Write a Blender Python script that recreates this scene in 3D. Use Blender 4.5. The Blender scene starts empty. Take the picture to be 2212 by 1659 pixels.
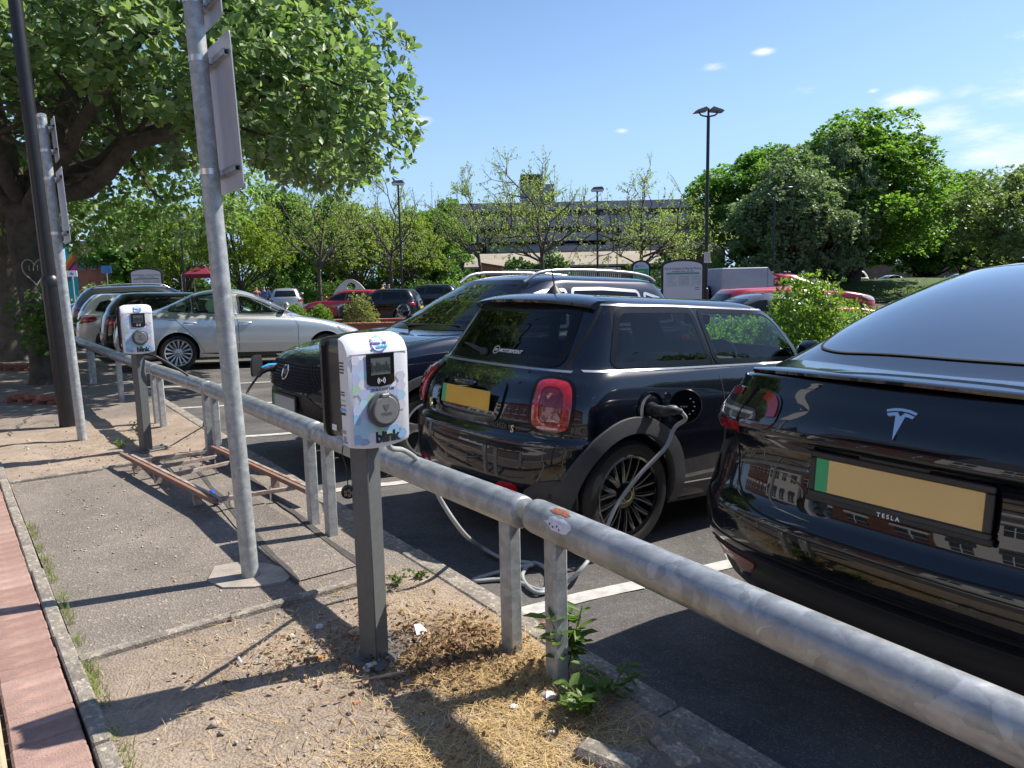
import bpy, bmesh, math, random
import numpy as np
from math import sin, cos, pi, radians, sqrt
from mathutils import Vector, Matrix
from mathutils.bvhtree import BVHTree

S = bpy.context.scene
COL = S.collection
random.seed(7)
RNG = np.random.default_rng(11)

# ------------------------------------------------------------------ camera
PITCH, ROLL, CAMH, FPX = 0.138, 0.021, 1.5, 1600.0
_r0, _u0, _f = Vector((1, 0, 0)), Vector((0, sin(PITCH), cos(PITCH))), Vector((0, cos(PITCH), -sin(PITCH)))
_R = _r0 * cos(ROLL) - _u0 * sin(ROLL)
_U = _r0 * sin(ROLL) + _u0 * cos(ROLL)
cd = bpy.data.cameras.new('camera')
cd.sensor_fit = 'HORIZONTAL'; cd.sensor_width = 36; cd.lens = FPX / 2212 * 36
cd.clip_start = 0.05; cd.clip_end = 2000
cam = bpy.data.objects.new('camera', cd); COL.objects.link(cam)
m = Matrix((_R, _U, -_f)).transposed().to_4x4(); m.translation = (0, 0, CAMH)
cam.matrix_world = m
S.camera = cam

# ------------------------------------------------------------------ daylight
SUN_AZ, SUN_EL = radians(68.0), radians(49.0)          # azimuth clockwise from +Y
SDIR = Vector((sin(SUN_AZ) * cos(SUN_EL), cos(SUN_AZ) * cos(SUN_EL), sin(SUN_EL)))
sl = bpy.data.lights.new('sun', 'SUN'); sl.energy = 4.8; sl.angle = radians(0.53); sl.color = (1.0, 0.94, 0.85)
so = bpy.data.objects.new('sun', sl); COL.objects.link(so)
so.rotation_euler = SDIR.to_track_quat('Z', 'Y').to_euler()

W = bpy.data.worlds.new('World'); S.world = W; W.use_nodes = True
nt = W.node_tree; nt.nodes.clear()
def N(t, **k):
    n = nt.nodes.new(t)
    for a, b in k.items(): setattr(n, a, b)
    return n
L = lambda a, b: nt.links.new(a, b)
out = N('ShaderNodeOutputWorld'); bg = N('ShaderNodeBackground'); bg.inputs['Strength'].default_value = 0.10
sky = N('ShaderNodeTexSky', sky_type='NISHITA')
sky.sun_disc = False; sky.sun_elevation = SUN_EL; sky.sun_rotation = SUN_AZ
sky.altitude = 100; sky.air_density = 1.0; sky.dust_density = 0.45; sky.ozone_density = 4.5
# small fair-weather clouds, each at its own place in the sky
tc = N('ShaderNodeTexCoord')
nz = N('ShaderNodeTexNoise'); nz.inputs['Scale'].default_value = 20; nz.inputs['Detail'].default_value = 7; nz.inputs['Roughness'].default_value = 0.62
mp = N('ShaderNodeMapping'); mp.inputs['Scale'].default_value = (1, 1, 3.6)
L(tc.outputs['Generated'], mp.inputs['Vector']); L(mp.outputs['Vector'], nz.inputs['Vector'])
def ray(px, py):
    v = _f * FPX + _R * (px - 1106) - _U * (py - 829.5)
    return v.normalized()
CLOUDS = [(1650, 112, .020, .72), (1540, 146, .026, .45), (1735, 194, .03, .4), (908, 262, .026, .72), (1965, 213, .05, .8), (2085, 196, .03, .5),
          (2010, 262, .07, .6), (1343, 283, .016, .6), (2180, 330, .10, .6), (1888, 196, .012, .6), (2120, 290, .06, .5),
          (2330, 180, .12, .55), (2500, 330, .16, .5), (2290, 60, .06, .5), (-700, 300, .1, .5), (2900, 100, .14, .5)]
_extra = [((-.75, -.55, .36), .12, .6), ((-.35, -.8, .5), .1, .5), ((.5, -.7, .5), .14, .6), ((-.9, .1, .42), .09, .5), ((-.15, -.65, .75), .12, .5),
          ((-.55, -.3, .8), .10, .6), ((.1, -.3, .95), .09, .5)]
acc = None
for d, wd, amp in [(ray(a, b), c, e) for a, b, c, e in CLOUDS] + [(Vector(a).normalized(), b, c) for a, b, c in _extra]:
    mp2 = N('ShaderNodeVectorMath', operation='SUBTRACT'); mp2.inputs[1].default_value = d
    L(tc.outputs['Generated'], mp2.inputs[0])
    mul = N('ShaderNodeVectorMath', operation='MULTIPLY'); mul.inputs[1].default_value = (1, 1, 2.6)
    L(mp2.outputs[0], mul.inputs[0])
    ln = N('ShaderNodeVectorMath', operation='LENGTH'); L(mul.outputs[0], ln.inputs[0])
    mr = N('ShaderNodeMapRange', interpolation_type='SMOOTHSTEP')
    mr.inputs[1].default_value = wd * 1.25; mr.inputs[2].default_value = 0; mr.inputs[3].default_value = 0; mr.inputs[4].default_value = amp
    L(ln.outputs['Value'], mr.inputs[0])
    if acc is None: acc = mr.outputs[0]
    else:
        mx = N('ShaderNodeMath', operation='MAXIMUM'); L(acc, mx.inputs[0]); L(mr.outputs[0], mx.inputs[1]); acc = mx.outputs[0]
ad = N('ShaderNodeMath', operation='ADD'); L(acc, ad.inputs[0]); L(nz.outputs['Fac'], ad.inputs[1])
cr = N('ShaderNodeMapRange', interpolation_type='SMOOTHSTEP')
cr.inputs[1].default_value = 0.70; cr.inputs[2].default_value = 1.5; cr.inputs[3].default_value = 0; cr.inputs[4].default_value = 0.85
L(ad.outputs[0], cr.inputs[0])
mix = N('ShaderNodeMix', data_type='RGBA'); mix.inputs['B'].default_value = (7.4, 7.3, 7.4, 1)
sz = N('ShaderNodeSeparateXYZ'); L(tc.outputs['Generated'], sz.inputs[0])
hz = N('ShaderNodeMapRange', interpolation_type='SMOOTHSTEP'); hz.inputs[1].default_value = -.05; hz.inputs[2].default_value = .36; hz.inputs[3].default_value = .92; hz.inputs[4].default_value = 0
L(sz.outputs['Z'], hz.inputs[0])
hmix = N('ShaderNodeMix', data_type='RGBA'); hmix.inputs['B'].default_value = (2.7, 4.1, 6.6, 1)
L(hz.outputs[0], hmix.inputs['Factor']); L(sky.outputs['Color'], hmix.inputs['A'])
L(cr.outputs[0], mix.inputs['Factor']); L(hmix.outputs['Result'], mix.inputs['A'])
L(mix.outputs['Result'], bg.inputs['Color']); L(bg.outputs[0], out.inputs['Surface'])

S.render.engine = 'CYCLES'
S.view_settings.view_transform = 'Standard'; S.view_settings.look = 'None'
S.view_settings.exposure = 0.82; S.view_settings.gamma = 1.0; S.view_settings.use_curve_mapping = False
S.cycles.max_bounces = 8; S.cycles.transparent_max_bounces = 16; S.cycles.transmission_bounces = 6
S.cycles.use_denoising = True
S.cycles.sample_clamp_indirect = 6

# ------------------------------------------------------------------ places
_GV = [(-500, 0), (2.4, 0), (3.0, -.012), (4.2, -.06), (5.6, -.115), (8, -.185), (11, -.20), (16, -.16), (24, -.12), (600, -.12)]
def gz(v):
    "height of the car park surface, which dips gently away from the kerb"
    for (a, za), (b, zb) in zip(_GV, _GV[1:]):
        if v <= b: t = (v - a) / (b - a); return za + (zb - za) * t
    return -.12
def gzp(p): return gz(p[0] * cos(TH) + p[1] * sin(TH))
def at(px, py, z=0.0):
    "point of the horizontal plane z seen at a pixel of the 2212 px wide photograph"
    v = _f * FPX + _R * (px - 1106) - _U * (py - 829.5)
    t = (z - CAMH) / v.z
    return Vector((0, 0, CAMH)) + v * t
def atd(px, py, D):
    "point at depth D (metres along +Y)"
    v = _f * FPX + _R * (px - 1106) - _U * (py - 829.5)
    return Vector((0, 0, CAMH)) + v * (D / v.y)
TH = radians(37.6)
UD, VD = Vector((-sin(TH), cos(TH), 0)), Vector((cos(TH), sin(TH), 0))     # along the kerb / into the car park
def uv(u, v, z=0.0): return UD * u + VD * v + Vector((0, 0, z))

# ------------------------------------------------------------------ object helpers
def tag(o, label=None, cat=None, group=None, kind=None):
    if label: o['label'] = label
    if cat: o['category'] = cat
    if group: o['group'] = group
    if kind: o['kind'] = kind
    return o
def link(name, me, parent=None, loc=None, rz=None):
    o = bpy.data.objects.new(name, me); COL.objects.link(o)
    if parent: o.parent = parent
    if loc is not None: o.location = loc
    if rz is not None: o.rotation_euler = (0, 0, rz)
    return o
def thing(name, label, cat, loc=(0, 0, 0), rz=0, group=None):
    return tag(link(name, None, None, loc, rz), label, cat, group)
def copy_tree(o, parent=None):
    c = o.copy(); COL.objects.link(c)
    if parent: c.parent = parent
    for ch in list(o.children): copy_tree(ch, c)
    return c

def fast_mesh(name, v, f, mat=None, smooth=False):
    "f: (n,k) int array, all faces with k corners"
    v = np.asarray(v, np.float32); f = np.asarray(f, np.int32); n, k = f.shape
    me = bpy.data.meshes.new(name)
    me.vertices.add(len(v)); me.vertices.foreach_set('co', v.ravel())
    me.loops.add(n * k); me.loops.foreach_set('vertex_index', f.ravel())
    me.polygons.add(n); me.polygons.foreach_set('loop_start', np.arange(0, n * k, k, dtype=np.int32))
    if smooth: me.polygons.foreach_set('use_smooth', np.ones(n, bool))
    me.update(calc_edges=True)
    if mat: me.materials.append(mat)
    return me

class MB:
    "collects shapes and links them as ONE mesh object"
    def __init__(s): s.v = []; s.f = []; s.m = []; s.mi = 0
    def add(s, v, f):
        b = len(s.v); s.v += [tuple(p) for p in v]; s.f += [[i + b for i in q] for q in f]; s.m += [s.mi] * len(f); return s
    def box(s, c, d, rz=0.0, bev=0.0, mat=None):
        x, y, z = d[0] / 2, d[1] / 2, d[2] / 2
        if bev > 0:
            b = min(bev, x * .9, y * .9, z * .9); vs = []
            for sx in (-1, 1):
                for sy in (-1, 1):
                    for sz in (-1, 1):
                        vs += [(sx * x, sy * (y - b), sz * (z - b)), (sx * (x - b), sy * y, sz * (z - b)), (sx * (x - b), sy * (y - b), sz * z)]
            g = lambda a, bb, c_: ((a * 2 + bb) * 2 + c_) * 3
            fs = []
            for a in (0, 1):
                q = [g(a, 0, 0), g(a, 1, 0), g(a, 1, 1), g(a, 0, 1)]; fs.append(q if a else q[::-1])
                q = [g(0, a, 0) + 1, g(1, a, 0) + 1, g(1, a, 1) + 1, g(0, a, 1) + 1]; fs.append(q[::-1] if a else q)
                q = [g(0, 0, a) + 2, g(1, 0, a) + 2, g(1, 1, a) + 2, g(0, 1, a) + 2]; fs.append(q if a else q[::-1])
            for a in (0, 1):
                for bb in (0, 1):
                    q = [g(a, bb, 0), g(a, bb, 1), g(a, bb, 1) + 1, g(a, bb, 0) + 1]; fs.append(q if (a ^ bb) else q[::-1])
                    q = [g(a, 0, bb), g(a, 1, bb), g(a, 1, bb) + 2, g(a, 0, bb) + 2]; fs.append(q[::-1] if (a ^ bb) else q)
                    q = [g(0, a, bb) + 1, g(1, a, bb) + 1, g(1, a, bb) + 2, g(0, a, bb) + 2]; fs.append(q if (a ^ bb) else q[::-1])
            for a in (0, 1):
                for bb in (0, 1):
                    for c_ in (0, 1):
                        i = g(a, bb, c_); q = [i, i + 1, i + 2]; fs.append(q if (a ^ bb ^ c_) else q[::-1])
        else:
            vs = [(sx * x, sy * y, sz * z) for sx in (-1, 1) for sy in (-1, 1) for sz in (-1, 1)]
            fs = [[0, 1, 3, 2], [4, 6, 7, 5], [0, 4, 5, 1], [2, 3, 7, 6], [0, 2, 6, 4], [1, 5, 7, 3]]
        if mat is not None: vs = [mat @ Vector(p) + Vector(c) for p in vs]
        else:
            ca, sa = cos(rz), sin(rz); vs = [(p[0] * ca - p[1] * sa + c[0], p[0] * sa + p[1] * ca + c[1], p[2] + c[2]) for p in vs]
        return s.add(vs, fs)
    def tube(s, pts, r, n=10, cap=True, close=False):
        pts = [Vector(p) for p in pts]; k = len(pts); rs = r if hasattr(r, '__len__') else [r] * k
        vs = []; up = None
        for i, p in enumerate(pts):
            d = (pts[min(i + 1, k - 1)] - pts[max(i - 1, 0)])
            if close: d = pts[(i + 1) % k] - pts[i - 1]
            d.normalize()
            if up is None:
                a = Vector((0, 0, 1)) if abs(d.z) < .9 else Vector((1, 0, 0)); up = (a - d * a.dot(d)).normalized()
            else:
                up = up - d * up.dot(d)
                if up.length < 1e-6: up = d.orthogonal()
                up.normalize()
            sd = d.cross(up)
            vs += [p + (up * cos(2 * pi * j / n) + sd * sin(2 * pi * j / n)) * rs[i] for j in range(n)]
        fs = [[i * n + j, i * n + (j + 1) % n, (i + 1) * n + (j + 1) % n, (i + 1) * n + j] for i in range(k - 1) for j in range(n)]
        if close: fs += [[(k - 1) * n + j, (k - 1) * n + (j + 1) % n, (j + 1) % n, j] for j in range(n)]
        elif cap: fs += [list(range(n))[::-1], [(k - 1) * n + j for j in range(n)]]
        return s.add(vs, fs)
    def lathe(s, prof, n=24, c=(0, 0, 0), axis='z', cap=False):
        vs = []
        for r, h in prof:
            for j in range(n):
                a = 2 * pi * j / n
                q = (r * cos(a), r * sin(a), h) if axis == 'z' else ((r * cos(a), h, r * sin(a)) if axis == 'y' else (h, r * cos(a), r * sin(a)))
                vs.append((q[0] + c[0], q[1] + c[1], q[2] + c[2]))
        fs = [[i * n + j, i * n + (j + 1) % n, (i + 1) * n + (j + 1) % n, (i + 1) * n + j] for i in range(len(prof) - 1) for j in range(n)]
        if cap: fs += [list(range(n))[::-1], [(len(prof) - 1) * n + j for j in range(n)]]
        return s.add(vs, fs)
    def prism(s, poly, h0, h1, fn=None):
        "poly in 2-D extruded from h0 to h1; fn maps (a,b,h) to a point"
        fn = fn or (lambda a, b, h: (a, b, h)); n = len(poly)
        vs = [fn(a, b, h0) for a, b in poly] + [fn(a, b, h1) for a, b in poly]
        fs = [list(range(n))[::-1], list(range(n, 2 * n))] + [[i, (i + 1) % n, n + (i + 1) % n, n + i] for i in range(n)]
        return s.add(vs, fs)
    def mesh(s, name, mats, smooth=None):
        me = bpy.data.meshes.new(name); me.from_pydata([tuple(p) for p in s.v], [], s.f)
        for q in (mats if isinstance(mats, (list, tuple)) else [mats]): me.materials.append(q)
        me.polygons.foreach_set('material_index', s.m)
        if smooth is not None:
            me.polygons.foreach_set('use_smooth', [True] * len(s.f)); me.update()
            if smooth < 180: me.set_sharp_from_angle(angle=radians(smooth))
        me.update(); return me
    def build(s, name, mats, parent=None, smooth=None, loc=None, rz=None, fix=True):
        me = s.mesh(name, mats, None)
        if fix:
            bm = bmesh.new(); bm.from_mesh(me); bmesh.ops.recalc_face_normals(bm, faces=bm.faces); bm.to_mesh(me); bm.free()
        if smooth is not None:
            me.polygons.foreach_set('use_smooth', [True] * len(me.polygons))
            if smooth < 180: me.set_sharp_from_angle(angle=radians(smooth))
        return link(name, me, parent, loc, rz)

_fonts = {}
def text_mesh(txt, size, mat, depth=0.0, bold=0.0, align='CENTER', space=1.0, shear=0.0):
    cu = bpy.data.curves.new('lettering', 'FONT'); cu.body = txt; cu.size = size; cu.extrude = depth; cu.offset = bold
    cu.align_x = align; cu.align_y = 'CENTER'; cu.space_character = space; cu.shear = shear; cu.resolution_u = 3
    o = bpy.data.objects.new('lettering', cu); COL.objects.link(o)
    dg = bpy.context.evaluated_depsgraph_get(); me = bpy.data.meshes.new_from_object(o.evaluated_get(dg))
    bpy.data.objects.remove(o); bpy.data.curves.remove(cu)
    me.materials.clear(); me.materials.append(mat); return me
def put_text(txt, size, mat, parent, origin, right, up, name='lettering', **k):
    o = link(name, text_mesh(txt, size, mat, **k), parent)
    r = Vector(right).normalized(); u = Vector(up); u = (u - r * u.dot(r)).normalized(); n = r.cross(u)
    mm = Matrix((r, u, n)).transposed().to_4x4(); mm.translation = Vector(origin)
    o.matrix_local = mm
    return o
def smoothstep(a, b, x):
    t = np.clip((x - a) / (b - a), 0, 1); return t * t * (3 - 2 * t)
def inpoly(P, poly):
    x, y = P[:, 0], P[:, 1]; r = np.zeros(len(P), bool); n = len(poly); j = n - 1
    for i in range(n):
        xi, yi = poly[i]; xj, yj = poly[j]
        c = ((yi > y) != (yj > y)) & (x < (xj - xi) * (y - yi) / ((yj - yi) or 1e-12) + xi)
        r ^= c; j = i
    return r
def chaikin(p, n=2, closed=True):
    p = [Vector(q).to_2d() for q in p]
    for _ in range(n):
        q = []
        k = len(p)
        for i in range(k if closed else k - 1):
            a, b = p[i], p[(i + 1) % k]; q += [a * .75 + b * .25, a * .25 + b * .75]
        if not closed: q = [p[0]] + q + [p[-1]]
        p = q
    return [tuple(a) for a in p]
def rp(p, r, n=6):
    "polygon with its corners rounded to radius r"
    o = []; k = len(p)
    for i in range(k):
        a, b, c = Vector(p[i - 1][:2]), Vector(p[i][:2]), Vector(p[(i + 1) % k][:2]); u, v = (a - b), (c - b)
        l = min(r, u.length * .45, v.length * .45); u.normalize(); v.normalize(); q0, q1 = b + u * l, b + v * l
        for j in range(n + 1):
            t = j / n; o.append(tuple(q0 * (1 - t) ** 2 + b * 2 * t * (1 - t) + q1 * t * t))
    return o
def densify(p, step, closed=True):
    o = []; k = len(p)
    for i in range(k if closed else k - 1):
        a, b = Vector(p[i]), Vector(p[(i + 1) % k]); n = max(1, int((b - a).length / step))
        o += [tuple(a.lerp(b, t / n)) for t in range(n)]
    if not closed: o.append(tuple(p[-1]))
    return o
def bez(pts, n=24):
    "smooth curve through points"
    P = [Vector(p) for p in pts]; P = [P[0] * 2 - P[1]] + P + [P[-1] * 2 - P[-2]]; o = []
    for i in range(1, len(P) - 2):
        for k in range(n):
            t = k / n; a, b, c, d = P[i - 1:i + 3]
            o.append(.5 * ((2 * b) + (c - a) * t + (2 * a - 5 * b + 4 * c - d) * t * t + (3 * b - a - 3 * c + d) * t ** 3))
    o.append(P[-2]); return o

# ------------------------------------------------------------------ materials
def mat(name, col, rough=0.5, metal=0.0, var=0.0, vscale=6.0, bump=0.0, bscale=80.0, coat=0.0, spec=0.5, col2=None, rvar=0.0, detail=6, flake=0.0, coatrough=0.03):
    M = bpy.data.materials.new(name); M.use_nodes = True; t = M.node_tree; b = t.nodes['Principled BSDF']
    b.inputs['Base Color'].default_value = (*col, 1); b.inputs['Roughness'].default_value = rough; b.inputs['Metallic'].default_value = metal
    b.inputs['Specular IOR Level'].default_value = spec
    if coat: b.inputs['Coat Weight'].default_value = coat; b.inputs['Coat Roughness'].default_value = coatrough
    if var or col2 or rvar or bump:
        tcn = t.nodes.new('ShaderNodeTexCoord')
    if var or col2 or rvar:
        n = t.nodes.new('ShaderNodeTexNoise'); n.inputs['Scale'].default_value = vscale; n.inputs['Detail'].default_value = detail; n.inputs['Roughness'].default_value = .65
        t.links.new(tcn.outputs['Object'], n.inputs['Vector'])
        r = t.nodes.new('ShaderNodeValToRGB')
        c2 = col2 or tuple(c * (1 - var) for c in col); c1 = col if col2 else tuple(min(1, c * (1 + var)) for c in col)
        r.color_ramp.elements[0].position = .36; r.color_ramp.elements[1].position = .64
        r.color_ramp.elements[0].color = (*c2, 1); r.color_ramp.elements[1].color = (*c1, 1)
        t.links.new(n.outputs['Fac'], r.inputs['Fac']); t.links.new(r.outputs['Color'], b.inputs['Base Color'])
        if rvar:
            q = t.nodes.new('ShaderNodeMapRange'); q.inputs[1].default_value = .3; q.inputs[2].default_value = .7
            q.inputs[3].default_value = max(0, rough - rvar); q.inputs[4].default_value = min(1, rough + rvar)
            t.links.new(n.outputs['Fac'], q.inputs[0]); t.links.new(q.outputs[0], b.inputs['Roughness'])
    if bump:
        n = t.nodes.new('ShaderNodeTexNoise'); n.inputs['Scale'].default_value = bscale; n.inputs['Detail'].default_value = 5
        t.links.new(tcn.outputs['Object'], n.inputs['Vector'])
        u = t.nodes.new('ShaderNodeBump'); u.inputs['Strength'].default_value = bump; u.inputs['Distance'].default_value = .01
        t.links.new(n.outputs['Fac'], u.inputs['Height']); t.links.new(u.outputs['Normal'], b.inputs['Normal'])
    return M
def paint(name, col, metal=0.0, rough=.3):
    M = mat(name, col, rough, metal, coat=1.0)
    t = M.node_tree; b = t.nodes['Principled BSDF']
    if max(col) < .05: b.inputs['Specular IOR Level'].default_value = .08; b.inputs['Coat IOR'].default_value = 1.62
    # thin road dust and very slight waviness of the panels
    tcn = t.nodes.new('ShaderNodeTexCoord'); n = t.nodes.new('ShaderNodeTexNoise'); n.inputs['Scale'].default_value = 3.5; n.inputs['Detail'].default_value = 8
    t.links.new(tcn.outputs['Object'], n.inputs['Vector'])
    q = t.nodes.new('ShaderNodeMapRange'); q.inputs[1].default_value = .35; q.inputs[2].default_value = .75; q.inputs[3].default_value = .004; q.inputs[4].default_value = .03
    t.links.new(n.outputs['Fac'], q.inputs[0]); t.links.new(q.outputs[0], b.inputs['Coat Roughness'])
    n2 = t.nodes.new('ShaderNodeTexNoise'); n2.inputs['Scale'].default_value = 2.2; n2.inputs['Detail'].default_value = 1
    t.links.new(tcn.outputs['Object'], n2.inputs['Vector'])
    u = t.nodes.new('ShaderNodeBump'); u.inputs['Strength'].default_value = .05; u.inputs['Distance'].default_value = .02
    t.links.new(n2.outputs['Fac'], u.inputs['Height']); t.links.new(u.outputs['Normal'], b.inputs['Coat Normal'])
    return M
def glass(name, tint, ior=1.5, gl=1.0):
    M = bpy.data.materials.new(name); M.use_nodes = True; t = M.node_tree; t.nodes.clear()
    o = t.nodes.new('ShaderNodeOutputMaterial'); tr = t.nodes.new('ShaderNodeBsdfTransparent'); g = t.nodes.new('ShaderNodeBsdfGlossy'); x = t.nodes.new('ShaderNodeMixShader')
    tr.inputs['Color'].default_value = (*tint, 1); g.inputs['Roughness'].default_value = .01; g.inputs['Color'].default_value = (gl, gl, gl, 1)
    lw = t.nodes.new('ShaderNodeLayerWeight'); lw.inputs['Blend'].default_value = .5
    pw = t.nodes.new('ShaderNodeMath'); pw.operation = 'POWER'; pw.inputs[1].default_value = 5; t.links.new(lw.outputs['Facing'], pw.inputs[0])
    f = t.nodes.new('ShaderNodeMath'); f.operation = 'MULTIPLY_ADD'; r0 = ((ior - 1) / (ior + 1)) ** 2; f.inputs[1].default_value = 1 - r0; f.inputs[2].default_value = r0; t.links.new(pw.outputs[0], f.inputs[0])
    t.links.new(f.outputs[0], x.inputs[0]); t.links.new(tr.outputs[0], x.inputs[1]); t.links.new(g.outputs[0], x.inputs[2]); t.links.new(x.outputs[0], o.inputs['Surface'])
    return M
def leafmat(name, c1, c2, back=None, trans=.45, rough=.45):
    M = bpy.data.materials.new(name); M.use_nodes = True; t = M.node_tree; t.nodes.clear()
    o = t.nodes.new('ShaderNodeOutputMaterial'); ge = t.nodes.new('ShaderNodeNewGeometry')
    r = t.nodes.new('ShaderNodeValToRGB'); r.color_ramp.elements[0].color = (*c1, 1); r.color_ramp.elements[1].color = (*c2, 1)
    t.links.new(ge.outputs['Random Per Island'], r.inputs['Fac']); col = r.outputs['Color']
    if back:
        mx = t.nodes.new('ShaderNodeMix'); mx.data_type = 'RGBA'; mx.inputs['B'].default_value = (*back, 1)
        t.links.new(ge.outputs['Backfacing'], mx.inputs['Factor']); t.links.new(col, mx.inputs['A']); col2 = mx.outputs['Result']
    else: col2 = col
    p = t.nodes.new('ShaderNodeBsdfPrincipled'); p.inputs['Roughness'].default_value = rough; p.inputs['Specular IOR Level'].default_value = .35
    t.links.new(col2, p.inputs['Base Color'])
    tl = t.nodes.new('ShaderNodeBsdfTranslucent')
    hs = t.nodes.new('ShaderNodeMix'); hs.data_type = 'RGBA'; hs.blend_type = 'MULTIPLY'; hs.inputs['Factor'].default_value = 1; hs.inputs['B'].default_value = (1.35, 1.42, .62, 1)
    t.links.new(col, hs.inputs['A']); t.links.new(hs.outputs['Result'], tl.inputs['Color'])
    x = t.nodes.new('ShaderNodeMixShader'); x.inputs[0].default_value = trans
    t.links.new(p.outputs[0], x.inputs[1]); t.links.new(tl.outputs[0], x.inputs[2]); t.links.new(x.outputs[0], o.inputs['Surface'])
    return M

GALV = mat('galvanised_steel', (.40, .415, .42), .38, .5, vscale=11, col2=(.29, .305, .315), rvar=.08, detail=4, bump=.02, bscale=40)
def spangle(M, sc, lo, hi):
    "petal-shaped zinc crystals and scuffs"
    t = M.node_tree; b = t.nodes['Principled BSDF']; src = b.inputs['Base Color'].links[0].from_socket; tcn = t.nodes.new('ShaderNodeTexCoord')
    n = t.nodes.new('ShaderNodeTexNoise'); n.inputs['Scale'].default_value = 9; n.inputs['Detail'].default_value = 3; t.links.new(tcn.outputs['Object'], n.inputs['Vector'])
    a = t.nodes.new('ShaderNodeVectorMath'); a.operation = 'MULTIPLY_ADD'; a.inputs[1].default_value = (.09, .09, .09); t.links.new(n.outputs['Color'], a.inputs[0]); t.links.new(tcn.outputs['Object'], a.inputs[2])
    v = t.nodes.new('ShaderNodeTexVoronoi'); v.inputs['Scale'].default_value = sc; t.links.new(a.outputs[0], v.inputs['Vector'])
    r = t.nodes.new('ShaderNodeValToRGB'); e = r.color_ramp.elements; e[0].color = (lo,) * 3 + (1,); e[1].color = (hi,) * 3 + (1,); e[0].position = .2; e[1].position = .85; t.links.new(v.outputs['Color'], r.inputs['Fac'])
    x = t.nodes.new('ShaderNodeMix'); x.data_type = 'RGBA'; x.blend_type = 'MULTIPLY'; x.inputs['Factor'].default_value = 1; t.links.new(src, x.inputs['A']); t.links.new(r.outputs['Color'], x.inputs['B'])
    n3 = t.nodes.new('ShaderNodeTexNoise'); n3.inputs['Scale'].default_value = 70; n3.inputs['Detail'].default_value = 6; n3.inputs['Roughness'].default_value = .8; t.links.new(tcn.outputs['Object'], n3.inputs['Vector'])
    r3 = t.nodes.new('ShaderNodeValToRGB'); r3.color_ramp.elements[0].position = .30; r3.color_ramp.elements[0].color = (.45, .43, .40, 1); r3.color_ramp.elements[1].position = .42; r3.color_ramp.elements[1].color = (1, 1, 1, 1); t.links.new(n3.outputs['Fac'], r3.inputs['Fac'])
    y = t.nodes.new('ShaderNodeMix'); y.data_type = 'RGBA'; y.blend_type = 'MULTIPLY'; y.inputs['Factor'].default_value = .6; t.links.new(x.outputs['Result'], y.inputs['A']); t.links.new(r3.outputs['Color'], y.inputs['B'])
    t.links.new(y.outputs['Result'], b.inputs['Base Color'])
spangle(GALV, 22, .86, 1.16)
GALV2 = mat('weathered_galvanised', (.43, .45, .45), .5, .35, vscale=22, col2=(.31, .33, .34), rvar=.1, bump=.03, bscale=60)
spangle(GALV2, 34, .88, 1.14)
BAND = mat('steel_band', (.6, .6, .6), .3, .9, var=.15, vscale=40)
BLACKPAINT = mat('black_paint', (.012, .012, .014), .38, var=.3, vscale=12, bump=.04, bscale=50)
CONC = mat('concrete', (.36, .32, .275), .9, vscale=7, col2=(.24, .21, .18), bump=.35, bscale=160)
PLASTIC = mat('black_plastic', (.018, .018, .019), .5, var=.2, vscale=30)
CLAD = mat('grey_cladding', (.045, .046, .05), .62, var=.12, vscale=40, bump=.06, bscale=300)
RUBBER = mat('rubber', (.0045, .0045, .0045), .62, vscale=30, col2=(.009, .009, .0085), bump=.1, bscale=120)
CHROME = mat('chrome', (.75, .76, .78), .08, 1.0)
SATIN = mat('satin_silver', (.46, .46, .47), .34, .75, var=.05, vscale=20)
FRIT = mat('black_glass_edge', (.005, .005, .006), .2, spec=.35)
GAP = mat('panel_gap', (.003, .003, .003), .9)
DARK = mat('dark_interior', (.02, .02, .022), .8, var=.3, vscale=12)
SEATM = mat('seat_cloth', (.045, .045, .05), .9, var=.25, vscale=30)
WHITEP = mat('white_plastic', (.72, .73, .76), .4)
PLATE_Y = mat('yellow_plate', (.62, .36, .03), .45, var=.05, vscale=8)
PLATE_G = mat('green_flash', (.04, .38, .14), .45)
PLATE_W = mat('white_plate', (.42, .43, .43), .5, var=.04)
REDLENS = mat('red_lens', (.33, .003, .008), .12, coat=1.0, var=.35, vscale=30)
REDDARK = mat('dark_red_lens', (.19, .003, .009), .12, coat=1.0)
CLEARL = mat('clear_lens', (.45, .43, .42), .1, coat=1.0, var=.35, vscale=45)
AMBER = mat('amber_lens', (.35, .10, .02), .12, coat=1.0)
WHITEL = mat('white_line_paint', (.52, .50, .46), .8, vscale=14, col2=(.33, .32, .30), bump=.2, bscale=200, detail=9)
GLASS_DARK = glass('privacy_glass', (.07, .078, .085))
GLASS_TINT = glass('green_tint_glass', (.72, .84, .78))
GLASS_SCREEN = glass('windscreen_glass', (.62, .76, .71), 1.55)
GLASS_FAR = mat('far_car_glass', (.008, .011, .012), .06, spec=.4)
BARK = mat('bark', (.10, .085, .065), .95, vscale=7, col2=(.05, .042, .032), bump=.9, bscale=22)
BARK2 = mat('grey_bark', (.16, .14, .11), .95, vscale=5, col2=(.08, .07, .055), bump=.7, bscale=18)
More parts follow.
